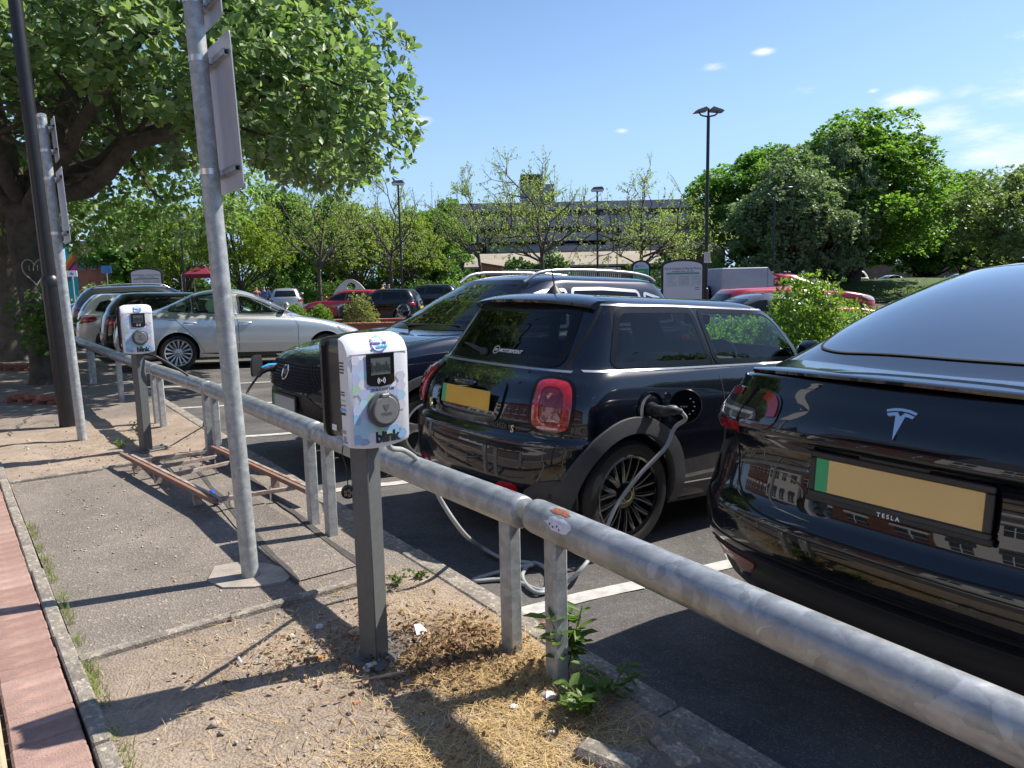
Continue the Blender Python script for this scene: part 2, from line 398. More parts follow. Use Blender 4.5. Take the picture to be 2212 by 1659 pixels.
# ================================================================== ground
def ground_mat(name, zones=True):
    "tarmac / bare earth mix in the verge's own coordinates (x = across, y = along the kerb)"
    M = bpy.data.materials.new(name); M.use_nodes = True; t = M.node_tree; b = t.nodes['Principled BSDF']; b.inputs['Roughness'].default_value = .95
    b.inputs['Specular IOR Level'].default_value = .25
    def n(ty, **k):
        q = t.nodes.new(ty)
        for a, v in k.items(): setattr(q, a, v)
        return q
    lk = t.links.new
    tcn = n('ShaderNodeTexCoord'); sx = n('ShaderNodeSeparateXYZ'); lk(tcn.outputs['Object'], sx.inputs[0])
    def noise(sc, det=6, ro=.6):
        q = n('ShaderNodeTexNoise'); q.inputs['Scale'].default_value = sc; q.inputs['Detail'].default_value = det; q.inputs['Roughness'].default_value = ro
        lk(tcn.outputs['Object'], q.inputs['Vector']); return q.outputs['Fac']
    def ramp(src, stops):
        r = n('ShaderNodeValToRGB'); e = r.color_ramp.elements
        while len(e) < len(stops): e.new(.5)
        for i, (p, c) in enumerate(stops): e[i].position = p; e[i].color = (*c, 1)
        lk(src, r.inputs['Fac']); return r.outputs['Color']
    def math_(op, a, b_):
        q = n('ShaderNodeMath', operation=op)
        for i, x in enumerate((a, b_)):
            if isinstance(x, (int, float)): q.inputs[i].default_value = x
            else: lk(x, q.inputs[i])
        return q.outputs[0]
    def mix(f, a, b_):
        q = n('ShaderNodeMix', data_type='RGBA')
        if isinstance(f, float): q.inputs['Factor'].default_value = f
        else: lk(f, q.inputs['Factor'])
        lk(a, q.inputs['A']); lk(b_, q.inputs['B']); return q.outputs['Result']
    # tarmac with chippings
    vor = n('ShaderNodeTexVoronoi'); vor.inputs['Scale'].default_value = 95; lk(tcn.outputs['Object'], vor.inputs['Vector'])
    chip = ramp(vor.outputs['Color'], [(0, (.125, .108, .094)), (.55, (.19, .162, .138)), (.82, (.26, .225, .19)), (.97, (.50, .46, .41))])
    base = ramp(noise(3.2), [(.3, (.17, .148, .13)), (.7, (.275, .24, .205))])
    tar = mix(.55, base, chip)
    # earth
    e1 = ramp(noise(5.5, 9, .7), [(.28, (.165, .125, .096)), (.5, (.305, .24, .185)), (.72, (.45, .37, .29))])
    e2 = ramp(noise(60, 4, .7), [(.3, (.13, .09, .062)), (.48, (.325, .255, .195)), (.78, (.51, .425, .34))])
    earth = mix(.45, e1, e2)
    if zones:
        wob = math_('MULTIPLY', math_('SUBTRACT', noise(2.6, 6), .5), 1.1)
        fin = math_('MULTIPLY', math_('SUBTRACT', noise(30, 4), .5), .22)
        y = math_('ADD', math_('ADD', sx.outputs['Y'], wob), fin)
        def stp(a, w): 
            q = n('ShaderNodeMapRange', interpolation_type='SMOOTHSTEP'); q.inputs[1].default_value = a - w; q.inputs[2].default_value = a + w; lk(y, q.inputs[0]); return q.outputs[0]
        m1 = math_('MULTIPLY', stp(3.0, .22), math_('SUBTRACT', 1, stp(6.45, .12)))
        m2 = math_('MAXIMUM', m1, math_('MULTIPLY', stp(8.9, .5), .85))
        col = mix(m2, earth, tar)
        # earth washed over the tarmac here and there
        wash = n('ShaderNodeMapRange'); wash.inputs[1].default_value = .55; wash.inputs[2].default_value = .75; wash.inputs[4].default_value = .6; lk(noise(2.0, 7), wash.inputs[0])
        col = mix(wash.outputs[0], col, earth)
    else: col = tar
    lk(col, b.inputs['Base Color'])
    bu = n('ShaderNodeBump'); bu.inputs['Strength'].default_value = .85; bu.inputs['Distance'].default_value = .006
    hh = math_('ADD', noise(140, 4, .7), math_('MULTIPLY', vor.outputs['Distance'], .9)); lk(hh, bu.inputs['Height']); lk(bu.outputs['Normal'], b.inputs['Normal'])
    return M
VERGE = ground_mat('verge_ground'); TARMAC = ground_mat('worn_tarmac', False)
ASPH = mat('asphalt', (.135, .125, .118), .92, vscale=1.4, col2=(.098, .092, .088), bump=.6, bscale=170, spec=.3, detail=12)
def speckle(M, sc, dark, light):
    t = M.node_tree; b = t.nodes['Principled BSDF']; src = b.inputs['Base Color'].links[0].from_socket
    tcn = t.nodes.new('ShaderNodeTexCoord'); v = t.nodes.new('ShaderNodeTexVoronoi'); v.inputs['Scale'].default_value = sc
    t.links.new(tcn.outputs['Object'], v.inputs['Vector'])
    r = t.nodes.new('ShaderNodeValToRGB'); e = r.color_ramp.elements; e[0].color = (dark,) * 3 + (1,); e[1].position = .95; e[1].color = (light,) * 3 + (1,)
    e.new(.7).color = (1, 1, 1, 1)
    t.links.new(v.outputs['Color'], r.inputs['Fac'])
    x = t.nodes.new('ShaderNodeMix'); x.data_type = 'RGBA'; x.blend_type = 'MULTIPLY'; x.inputs['Factor'].default_value = 1
    t.links.new(src, x.inputs['A']); t.links.new(r.outputs['Color'], x.inputs['B']); t.links.new(x.outputs['Result'], b.inputs['Base Color'])
speckle(ASPH, 170, .72, 1.7)
def stains(M, sc, lo):
    t = M.node_tree; b = t.nodes['Principled BSDF']; src = b.inputs['Base Color'].links[0].from_socket; tcn = t.nodes.new('ShaderNodeTexCoord')
    n = t.nodes.new('ShaderNodeTexNoise'); n.inputs['Scale'].default_value = sc; n.inputs['Detail'].default_value = 7; n.inputs['Roughness'].default_value = .7; n.inputs['Distortion'].default_value = .6; t.links.new(tcn.outputs['Object'], n.inputs['Vector'])
    r = t.nodes.new('ShaderNodeValToRGB'); e = r.color_ramp.elements; e[0].position = .34; e[0].color = (lo,) * 3 + (1,); e[1].position = .52; e[1].color = (1, 1, 1, 1); e.new(.75).color = (1.18, 1.16, 1.12, 1); t.links.new(n.outputs['Fac'], r.inputs['Fac'])
    x = t.nodes.new('ShaderNodeMix'); x.data_type = 'RGBA'; x.blend_type = 'MULTIPLY'; x.inputs['Factor'].default_value = 1; t.links.new(src, x.inputs['A']); t.links.new(r.outputs['Color'], x.inputs['B']); t.links.new(x.outputs['Result'], b.inputs['Base Color'])
stains(ASPH, 1.1, .62)
BRICKP = mat('paver_red', (.42, .20, .145), .9, vscale=9, col2=(.30, .14, .10), bump=.5, bscale=190, detail=10)
SANDK = mat('sandy_kerb', (.44, .36, .22), .9, vscale=6, col2=(.33, .27, .18), bump=.4, bscale=150)
GRASSG = mat('grass_ground', (.055, .10, .018), .95, vscale=1.2, col2=(.035, .065, .014), bump=.6, bscale=40)
KERBM = mat('kerb_stone', (.33, .29, .24), .92, vscale=7, col2=(.21, .185, .155), bump=.5, bscale=140, detail=10)
speckle(KERBM, 90, .6, 1.7)
JOINT = mat('dark_joint', (.045, .038, .03), .95, vscale=20, col2=(.08, .065, .045))
BITU = mat('bitumen_strip', (.055, .05, .047), .9, vscale=12, col2=(.085, .078, .07), bump=.4, bscale=90)

def sheet(name, pts, z, mt, kind='structure'):
    me = bpy.data.meshes.new(name); me.from_pydata([(p[0], p[1], z) for p in pts], [], [list(range(len(pts)))]); me.materials.append(mt)
    o = link(name, me); tag(o, kind=kind)
    return o
_vs = [-500, -60, 0, 2.4] + list(np.linspace(2.6, 26, 60)) + [60, 200, 600]
_gs = np.interp(_vs, [q[0] for q in _GV], [q[1] for q in _GV]); _gs[4:-3] = np.convolve(np.concatenate([[_gs[4]] * 3, _gs[4:-3], [_gs[-4]] * 3]), np.ones(7) / 7, 'valid')
_us = [-600, -40, 0, 20, 60, 200, 700]
car_park = tag(link('car_park_ground', fast_mesh('car_park_ground', [uv(u_, v_, z_) for u_ in _us for v_, z_ in zip(_vs, _gs)], [(i * len(_vs) + j, i * len(_vs) + j + 1, (i + 1) * len(_vs) + j + 1, (i + 1) * len(_vs) + j) for i in range(len(_us) - 1) for j in range(len(_vs) - 1)], ASPH, True)), kind='structure')
def gsm(v): return float(np.interp(v, _vs, _gs))
def bay(p, q):
    n = (q - p).normalized(); n = Vector((-n.y, n.x, 0)) * .05; V = []; K = 24
    for i in range(K + 1):
        c = p.lerp(q, i / K)
        for s_ in (-1, 1): r = c + n * s_; V.append((r.x, r.y, gsm(r.x * cos(TH) + r.y * sin(TH)) + .005))
    return tag(link('bay_line', fast_mesh('bay_line', V, [(2 * i, 2 * i + 2, 2 * i + 3, 2 * i + 1) for i in range(K)], WHITEL)), kind='structure')
# fn: the kerb between the verge and the bays
def vk(u): return 1.80 + .045 * (u - 1)
def strip_obj(name, u0, u1, f0, f1, z, mt, nu=160, nv=40, bump=0.0, parent=None, kind='structure'):
    us = np.linspace(u0, u1, nu); X = []; 
    for u in us:
        a, b = f0(u), f1(u)
        for k in range(nv + 1):
            v = a + (b - a) * k / nv
            h = 0
            if bump:
                e = 1 - (smoothstep(2.75, 3.25, u) * (1 - smoothstep(6.3, 6.6, u))) * .9
                h = bump * e * (sin(u * 5.1 + v * 3) * sin(v * 6.3 + u) * .5 + sin(u * 17 + v * 9) * sin(v * 19 - u * 4) * .25) * min(1, k / 3, (nv - k) / 3)
            X.append((v, u, z + h))
    n = nv + 1
    F = [(i * n + k, i * n + k + 1, (i + 1) * n + k + 1, (i + 1) * n + k) for i in range(nu - 1) for k in range(nv)]
    o = link(name, fast_mesh(name, X, F, mt, True), parent, None, TH)
    return tag(o, kind=kind)
verge = strip_obj('verge', -4, 40, lambda u: .30, lambda u: vk(u) - .115, .1, VERGE, 420, 40, .022)
# kerb stones beside the bays
kerb = link('kerb', None); tag(kerb, kind='structure')
def rowmesh(nm, l, w, h, mt, bev):
    return MB().box((0, 0, -h / 2), (w, l, h), bev=bev).mesh(nm, mt)
ks = rowmesh('kerb_stone', .905, .12, .2, KERBM, .014)
u = -4.0
while u < 40:
    v = vk(u + .45) - .058 + random.uniform(-.004, .004)
    o = link('kerb_stone', ks, kerb, uv(u + .455, v, .105 + random.uniform(-.006, .004)), TH - math.atan(.045) + random.uniform(-.006, .006)); u += .915
# thin edging by the footpath
edging = link('edging_kerb', None); tag(edging, kind='structure')
ke = rowmesh('edging_stone', .9, .055, .2, KERBM, .006); u = -3.0
while u < 24:
    link('edging_stone', ke, edging, uv(u + .455, .268 + .004 * sin(u), .118 + random.uniform(-.004, .004)), TH + random.uniform(-.008, .008)); u += .912
# footpath of red pavers
path = strip_obj('footpath', -3, 24, lambda u: .03, lambda u: .24, .086, JOINT, 60, 2)
BR = [mat('paver_red_%s' % q, c, .9, vscale=9, col2=tuple(x * .72 for x in c), bump=.5, bscale=190, detail=10) for q, c in
      (('rose', (.40, .255, .21)), ('rust', (.36, .22, .18)), ('pale', (.45, .29, .24)))]
for q in BR: stains(q, 3.0, .68)
stains(KERBM, 2.5, .65); stains(TARMAC, .9, .72); stains(VERGE, .8, .78)
pm = [rowmesh('brick', .095, .192, .06, q, .007) for q in BR]
u = 1.1
for k in range(150):
    link('brick', pm[random.choice((0, 0, 1, 1, 2))], path, (.138 + random.uniform(-.002, .002), u + .05, .115 + random.uniform(-.0025, .002)), random.uniform(-.012, .012)); u += .1
# sandy kerb at the road edge
rk = link('road_kerb', None); tag(rk, kind='structure')
kk = rowmesh('kerb_stone', .905, .125, .2, SANDK, .012); u = -3
while u < 24:
    link('kerb_stone', kk, rk, uv(u + .455, -.032, .112 + random.uniform(-.003, .003)), TH); u += .912
# concrete edging across the verge, trench reinstatement, concrete collar of the sign post
def ustrip(name, pts, w, z, mt, h=0.0):
    "strip along a polyline of (u, v)"
    P = [Vector(p) for p in pts]; vs = []
    for i, p in enumerate(P):
        d = (P[min(i + 1, len(P) - 1)] - P[max(0, i - 1)]).normalized(); nn = Vector((-d.y, d.x))
        wi = w * (1 + .18 * sin(i * 2.3)) / 2
        vs += [p + nn * wi, p - nn * wi]
    b = MB(); n = len(P)
    top = [uv(q[0], q[1], z) for q in vs]; fs = [[2 * i, 2 * i + 1, 2 * i + 3, 2 * i + 2] for i in range(n - 1)]
    b.add(top, fs)
    return tag(b.build(name, mt), kind='structure')
ustrip('trench_patch', [(3.3, 1.385), (4.0, 1.40), (4.8, 1.43), (5.6, 1.46), (6.3, 1.49)], .30, .1065, TARMAC)
ustrip('trench_seam', [(3.28 + .2 * i, 1.225 + .018 * i + .006 * sin(i * 1.7)) for i in range(15)], .030, .1095, BITU)
ustrip('trench_seam', [(3.3 + .2 * i, 1.55 + .014 * i + .006 * cos(i * 1.3)) for i in range(15)], .036, .1095, BITU)
xe = link('cross_edging', None); tag(xe, kind='structure')
em = rowmesh('edging_stone', .62, .045, .12, KERBM, .006)
for u0, us in ((3.1, (.6, 1.16)), (6.46, (.6, 1.22))):
    for v in us: link('edging_stone', em, xe, uv(u0 + random.uniform(-.02, .02), v, .124), TH + pi / 2 + random.uniform(-.05, .05))
def slab(name, pts, z0, z1, mt):
    return MB().prism(pts, z0, z1, lambda a, b, h: uv(a, b, h)).build(name, mt)
tag(slab('post_footing', chaikin([(3.60, .90), (3.76, .98), (3.74, 1.10), (3.62, 1.2), (3.42, 1.27), (3.34, 1.18), (3.37, 1.05), (3.46, .93)], 0), -.02, .1085, CONC), kind='structure')
tag(slab('tarmac_patch', chaikin([(-1, 1.12), (.9, 1.16), (1.25, 1.24), (1.38, 1.42), (1.3, 1.68), (-1, 1.6)], 1), .05, .124, TARMAC), kind='structure')
setts = link('sett_row', None); tag(setts, kind='structure')
sm_ = rowmesh('stone_sett', .2, .09, .1, KERBM, .016)
for (a, b, r) in ((1.18, 1.06, .9), (1.30, 1.15, .8), (1.42, 1.42, .3), (1.33, 1.60, -.3)): link('stone_sett', sm_, setts, uv(a, b, .135), TH + r)
# painted bay lines
LD = radians(62.0); LDIR = Vector((sin(LD), cos(LD), 0))
for u0 in (2.53, 5.02, 7.5, 9.85, 12.3, 14.85, 17.3, 19.8, 22.3): p = uv(u0, vk(u0) + .05); bay(p, p + LDIR * 4.7)
for off in (9.6, 14.4):                                     # the row of bays opposite
    for i in range(9): p = uv(i * 2.45 - 2, off); bay(p, p + LDIR * 4.4)
# grass beyond the car park
def grass_plane(name, x0, x1, y0, y1, z, hump):
    nx, ny = 40, 30; V = []; F = []
    for j in range(ny + 1):
        for i in range(nx + 1):
            a, b = i / nx, j / ny; e = min(1, 5 * min(a, 1 - a, b, 1 - b))
            V.append((x0 + (x1 - x0) * a, y0 + (y1 - y0) * b, -.05 + (z + .05) * e + hump * e * sin(pi * a) * sin(pi * b) + .08 * e * sin(a * 23) * cos(b * 17)))
    n = nx + 1
    F = [(j * n + i, j * n + i + 1, (j + 1) * n + i + 1, (j + 1) * n + i) for j in range(ny) for i in range(nx)]
    return tag(link(name, fast_mesh(name, V, F, GRASSG, True)), kind='structure')
bank = grass_plane('grass_bank', 9, 46, 41, 58, .35, .75)
lawn = grass_plane('lawn', -60, 9, 62, 92, .25, .3)

# ------------------------------------------------------------------ loose stuff on the verge
STRAW = leafmat('straw', (.34, .22, .09), (.70, .53, .27), trans=.15, rough=.7)
DRYLEAF = leafmat('dry_leaf', (.16, .09, .05), (.38, .25, .15), trans=.1, rough=.8)
PEBBLE = leafmat('pebble', (.24, .19, .14), (.52, .46, .38), trans=0, rough=.85)
WEED = leafmat('weed_leaf', (.07, .14, .03), (.15, .24, .05), trans=.4)
TURF = leafmat('turf_blade', (.10, .16, .03), (.26, .30, .07), trans=.35)
def blades(name, C, ln, wd, mt, lift=.25, up=False, seg=3):
    "thin curved blades; C (n,3) world points"
    n = len(C); a = RNG.uniform(0, 2 * pi, n); l = RNG.uniform(*ln, n); k = RNG.normal(0, 1.3, n); w = RNG.uniform(*wd, n)
    V = np.zeros((n, seg + 1, 2, 3)); p = C.copy(); el0 = RNG.uniform(0, lift, n) if not up else RNG.uniform(.7, 1.5, n)
    for i in range(seg + 1):
        th = a + k * i / seg; el = el0 - (el0 + .15 if not up else .7) * i / seg
        s = np.stack([-np.sin(th), np.cos(th), np.zeros(n)], 1) * (w * (1 - .75 * i / seg))[:, None] / 2
        V[:, i, 0] = p + s; V[:, i, 1] = p - s
        p = p + np.stack([np.cos(th) * np.cos(el), np.sin(th) * np.cos(el), np.sin(el)], 1) * (l / seg)[:, None]
        p[:, 2] = np.maximum(p[:, 2], C[:, 2] + .001)
    b = np.arange(n)[:, None] * (2 * (seg + 1)) + np.arange(seg)[None] * 2
    F = np.stack([b, b + 1, b + 3, b + 2], -1).reshape(-1, 4)
    return link(name, fast_mesh(name, V.reshape(-1, 3), F, mt))
def scatter(spec, z=.104):
    o = []
    for n, u, v, su, sv in spec:
        q = RNG.normal(0, 1, (n, 2)) * (su, sv) + (u, v); o.append(q)
    q = np.concatenate(o); q = q[(q[:, 1] > .33) & (q[:, 1] < vk(q[:, 0]) - .13)]
    U3, V3 = np.array(UD), np.array(VD)
    P = q[:, :1] * U3 + q[:, 1:] * V3; P[:, 2] = z; return P
straw = blades('dry_grass', scatter([(1900, 1.7, 1.05, .22, .16), (2100, 1.55, 1.35, .2, .16), (2600, 1.95, 1.48, .2, .12), (900, 2.15, 1.62, .2, .05), (2600, 2.25, 1.42, .16, .14), (900, 1.35, .85, .3, .2),
                                     (500, 2.6, .95, .25, .22), (350, 2.2, .75, .5, .2), (350, 7.2, 1.0, .7, .4), (250, 2.85, 1.5, .15, .15)]), (.025, .10), (.0012, .0032), STRAW, .5)
tag(straw, 'sun-bleached dry grass lying on the bare earth round the posts', 'dry grass', kind='stuff')
def leaves(name, C, D, Nn, size, mt, asp=.55, fold=.08, parent=None):
    "leaf blades; D along, Nn normal"
    n = len(C); size = np.broadcast_to(size, (n,))[:, None]
    D = D / np.linalg.norm(D, axis=1, keepdims=True); Sd = np.cross(D, Nn); Sd /= np.linalg.norm(Sd, axis=1, keepdims=True) + 1e-9; Nn = np.cross(Sd, D)
    T = np.array([0, .30, .70, 1, .70, .30, .5]); Sx = np.array([0, .40, .42, 0, -.42, -.40, 0]) * asp * 1.18; H = np.array([0, .5, .4, -.6, .4, .5, -.6]) * fold
    V = C[:, None] + size[:, None] * (T[None, :, None] * D[:, None] + Sx[None, :, None] * Sd[:, None] + H[None, :, None] * Nn[:, None])
    b = np.arange(n)[:, None] * 7
    F = np.concatenate([b + np.array([0, 1, 2, 3, 6]), b + np.array([0, 6, 3, 4, 5])], 1).reshape(-1, 5)
    return fast_mesh(name, V.reshape(-1, 3), F, mt)
def rdir(n): 
    d = RNG.normal(0, 1, (n, 3)); return d / np.linalg.norm(d, axis=1, keepdims=True)
P = scatter([(900, 2.25, 1.42, .13, .13), (400, 2.5, 1.2, .16, .2), (160, 1.7, 1.2, .5, .25), (140, 7, 1.1, .8, .4), (120, 1.9, 1.55, .2, .1)], .108); P[:, 2] += RNG.uniform(0, .03, len(P))
d = rdir(len(P)); d[:, 2] *= .4; nn = rdir(len(P)) * .6 + (0, 0, 1)
tag(link('dead_leaves', leaves('dead_leaves', P, d, nn, RNG.uniform(.010, .03, len(P)), DRYLEAF, .5, .3)), 'brown dead leaves and husks heaped behind the grey charger post', 'dead leaves', kind='stuff')
TWIG = leafmat('twig', (.07, .045, .03), (.20, .14, .09), trans=0, rough=.9)
tag(blades('twigs', scatter([(700, 2.25, 1.42, .13, .12), (300, 2.45, 1.2, .18, .18), (260, 2.0, 1.0, .5, .3), (160, 7.2, 1.0, .6, .4), (120, 1.4, 1.5, .3, .15)], .108), (.02, .11), (.0015, .004), TWIG, .6), 'brown twigs and stalks matted over the earth by the charger post', 'twigs', kind='stuff')
for i_, pts_ in enumerate(([(8.6 + .12 * k, .42 + .03 * k + .03 * sin(k * 2.1)) for k in range(12)], [(9.3 + .05 * sin(k), .40 + .05 * k) for k in range(11)])): ustrip('ground_crack', pts_, .012, .113, JOINT)
P = scatter([(260, 2.3, 1.15, .25, .22), (500, 2.0, .9, .6, .35), (160, 4.6, .8, .8, .3), (300, 7.3, 1.0, .6, .4), (200, 1.4, 1.3, .4, .2)], .103); n = len(P); sz = RNG.uniform(.003, .011, n) * (1 + (RNG.random(n) > .96) * 1.6)
oc = np.array([(1, 0, 0), (-1, 0, 0), (0, 1, 0), (0, -1, 0), (0, 0, 1), (0, 0, -.4)]) * (1, .75, .6)
th = RNG.uniform(0, 6.3, n); R = np.stack([np.stack([np.cos(th), -np.sin(th), 0 * th], 1), np.stack([np.sin(th), np.cos(th), 0 * th], 1), np.tile((0, 0, 1.), (n, 1))], 1)
V = np.einsum('nij,kj->nki', R, oc) * sz[:, None, None] + P[:, None]
F = np.array([(0, 2, 4), (2, 1, 4), (1, 3, 4), (3, 0, 4), (2, 0, 5), (1, 2, 5), (3, 1, 5), (0, 3, 5)])
tag(link('gravel', fast_mesh('gravel', V.reshape(-1, 3), (np.arange(n)[:, None, None] * 6 + F[None]).reshape(-1, 3), PEBBLE, True)), 'small stones and grit scattered over the earth verge', 'gravel', kind='stuff')
q = np.stack([RNG.uniform(2.2, 5.2, 900), .305 + np.abs(RNG.normal(0, .018, 900))], 1); q = q[np.sin(q[:, 0] * 9) + np.sin(q[:, 0] * 23 + 1) > -.5]
P = q[:, :1] * np.array(UD) + q[:, 1:] * np.array(VD); P[:, 2] = .1
tag(blades('edge_grass', P, (.02, .06), (.002, .004), TURF, up=True), 'short green grass growing along the thin edging stones', 'grass', kind='stuff')
# crumbs of stone on the asphalt
n = 260; P = np.stack([RNG.uniform(-3, 2.2, n), RNG.uniform(1.6, 8, n), np.full(n, .003)], 1); sz = RNG.uniform(.003, .009, n)
P = P[(P @ np.array(VD)) > 2.1]; n = len(P); sz = sz[:n]; R = R[:n] if len(R) >= n else R
V = np.einsum('nij,kj->nki', R[:n], oc) * sz[:, None, None] + P[:, None]
tag(link('grit', fast_mesh('grit', V.reshape(-1, 3), (np.arange(n)[:, None, None] * 6 + F[None]).reshape(-1, 3), PEBBLE, True)), 'pale grit lying on the asphalt of the bays', 'gravel', kind='stuff')
# ================================================================== guard rails
RZ = .672
def rail(u0, v0, u1, v1, posts, label, extra=None):
    a, b = uv(u0, v0, 0), uv(u1, v1, 0); mid = (a + b) / 2; d = (b - a); ln = d.length; rz = math.atan2(d.y, d.x)
    t = thing('guard_rail', label, 'guard rail', (mid.x, mid.y, 0), rz, 'steel guard rails along the kerb')
    r = .0615; h = ln / 2
    prof = [(-h, .02), (-h + .004, r * .86), (-h + .012, r * .97), (-h + .03, r)] + [(x, r) for x in np.linspace(-h + .1, h - .1, 14)] + [(h - .03, r), (h - .012, r * .97), (h - .004, r * .86), (h, .02)]
    MB().lathe([(q, x) for x, q in prof], 40, (0, 0, RZ), 'x', True).build('tube', GALV, t, 50)
    for x, w in posts:
        p = MB(); p.box((x, 0, (RZ - .03) / 2 + .0), (.07, .055, RZ - .03), bev=.006, rz=random.uniform(-.03, .03)); p.build('post', GALV2, t, 40)
        MB().box((x + .0, -.0285, RZ - .095), (.014, .006, .014), bev=.002).build('bolt', BAND, t)
    return t
near = rail(-1.15, 1.335, 1.985, 1.615, [(1.445, 0), (-1.3, 0)], 'closest galvanised guard rail with a torn white sticker and rust patch')
rail(2.02, 1.60, 3.93, 1.645, [(-.86, 0), (.86, 0)], 'galvanised guard rail behind the nearer blink charging post')
rail(3.965, 1.64, 6.33, 1.72, [(-1.06, 0), (1.06, 0)], 'galvanised guard rail beside the rusty metal frame on the ground')
rail(6.365, 1.715, 8.22, 1.72, [(-.85, 0), (.80, 0)], 'galvanised guard rail behind the farther blink charging post')
rail(8.255, 1.72, 10.42, 1.735, [(-.98, 0), (.98, 0)], 'guard rail with grey posts between the farther charger and tree shade')
rail(10.455, 1.735, 12.6, 1.765, [(.98, 0)], 'guard rail in tree shade, second from the far end')
rail(12.635, 1.765, 14.8, 1.80, [(-.9, 0), (.9, 0)], 'farthest guard rail, partly hidden by the black lamp column')
# torn sticker and rust on the near tube: laid on its surface
def on_tube(poly, name, mt, off):
    "poly: (x along tube, angle from top towards the footpath)"
    b = MB(); c = (sum(p[0] for p in poly) / len(poly), sum(p[1] for p in poly) / len(poly)); R = .0615 + off; V = []
    for s in (1, .66, .33): V += [(c[0] + (x - c[0]) * s, R * sin(a_), RZ + R * cos(a_)) for x, a_ in [(p[0], c[1] + (p[1] - c[1]) * s) for p in poly]]
    V.append((c[0], R * sin(c[1]), RZ + R * cos(c[1]))); n = len(poly)
    F = [[k * n + i, k * n + (i + 1) % n, (k + 1) * n + (i + 1) % n, (k + 1) * n + i] for k in (0, 1) for i in range(n)] + [[2 * n + i, 2 * n + (i + 1) % n, 3 * n] for i in range(n)]
    return b.add(V, F).build(name, mt, near, 60)
RUST = mat('rust', (.27, .09, .045), .9, vscale=30, col2=(.17, .055, .03), bump=.5, bscale=120)
STICK = mat('torn_sticker', (.80, .76, .82), .6, vscale=40, col2=(.62, .60, .66))
on_tube([(1.36, .05), (1.405, .0), (1.44, .12), (1.425, .25), (1.44, .42), (1.40, .52), (1.375, .42), (1.345, .46), (1.33, .3), (1.35, .2)], 'rust_patch', RUST, .0012)
on_tube(densify([(1.345, .62), (1.365, .72), (1.39, .66), (1.415, .80), (1.41, 1.0), (1.43, 1.1), (1.40, 1.25), (1.38, 1.42), (1.325, 1.40), (1.30, 1.32), (1.285, .98), (1.30, .78)], .02), 'sticker', STICK, .001)
PEN = mat('pen_mark', (.03, .03, .04), .6)
for x, a_ in ((1.395, 1.1), (1.375, 1.18), (1.355, 1.08), (1.34, 1.2)): on_tube([(x, a_), (x + .006, a_ + .01), (x + .004, a_ + .12), (x - .003, a_ + .1)], 'scribble', PEN, .0018)

# ================================================================== charging posts
POSTM = mat('charger_post', (.105, .112, .112), .5, vscale=30, col2=(.09, .096, .096), bump=.05, bscale=200)
UNITB = mat('unit_back', (.022, .021, .020), .42, var=.15, vscale=8, coat=.3)
LIDM = mat('socket_lid', (.165, .17, .172), .45, var=.08, vscale=50)
LIDR = mat('socket_ring', (.085, .087, .095), .5)
SCRB = mat('screen_black', (.008, .008, .010), .10, coat=.6)
LCD = mat('lcd', (.10, .12, .115), .25, var=.1, vscale=60)
LCDT = mat('lcd_text', (.028, .034, .033), .35)
INK = mat('black_print', (.012, .012, .014), .5)
PURP = mat('purple_print', (.13, .07, .32), .5); AQUA = mat('aqua_print', (.12, .42, .68), .5); MINT = mat('mint_print', (.38, .58, .45), .5)
GREYP = mat('grey_print', (.33, .33, .36), .6)
HEX = [mat('hex_%s' % n, c, .42) for n, c in (('lilac', (.42, .47, .68)), ('sky', (.27, .46, .68)), ('azure', (.10, .30, .55)), ('mint', (.36, .54, .42)), ('pale', (.45, .51, .70)), ('blush', (.64, .62, .70)), ('steel', (.28, .38, .55)), ('ice', (.40, .60, .72)))]
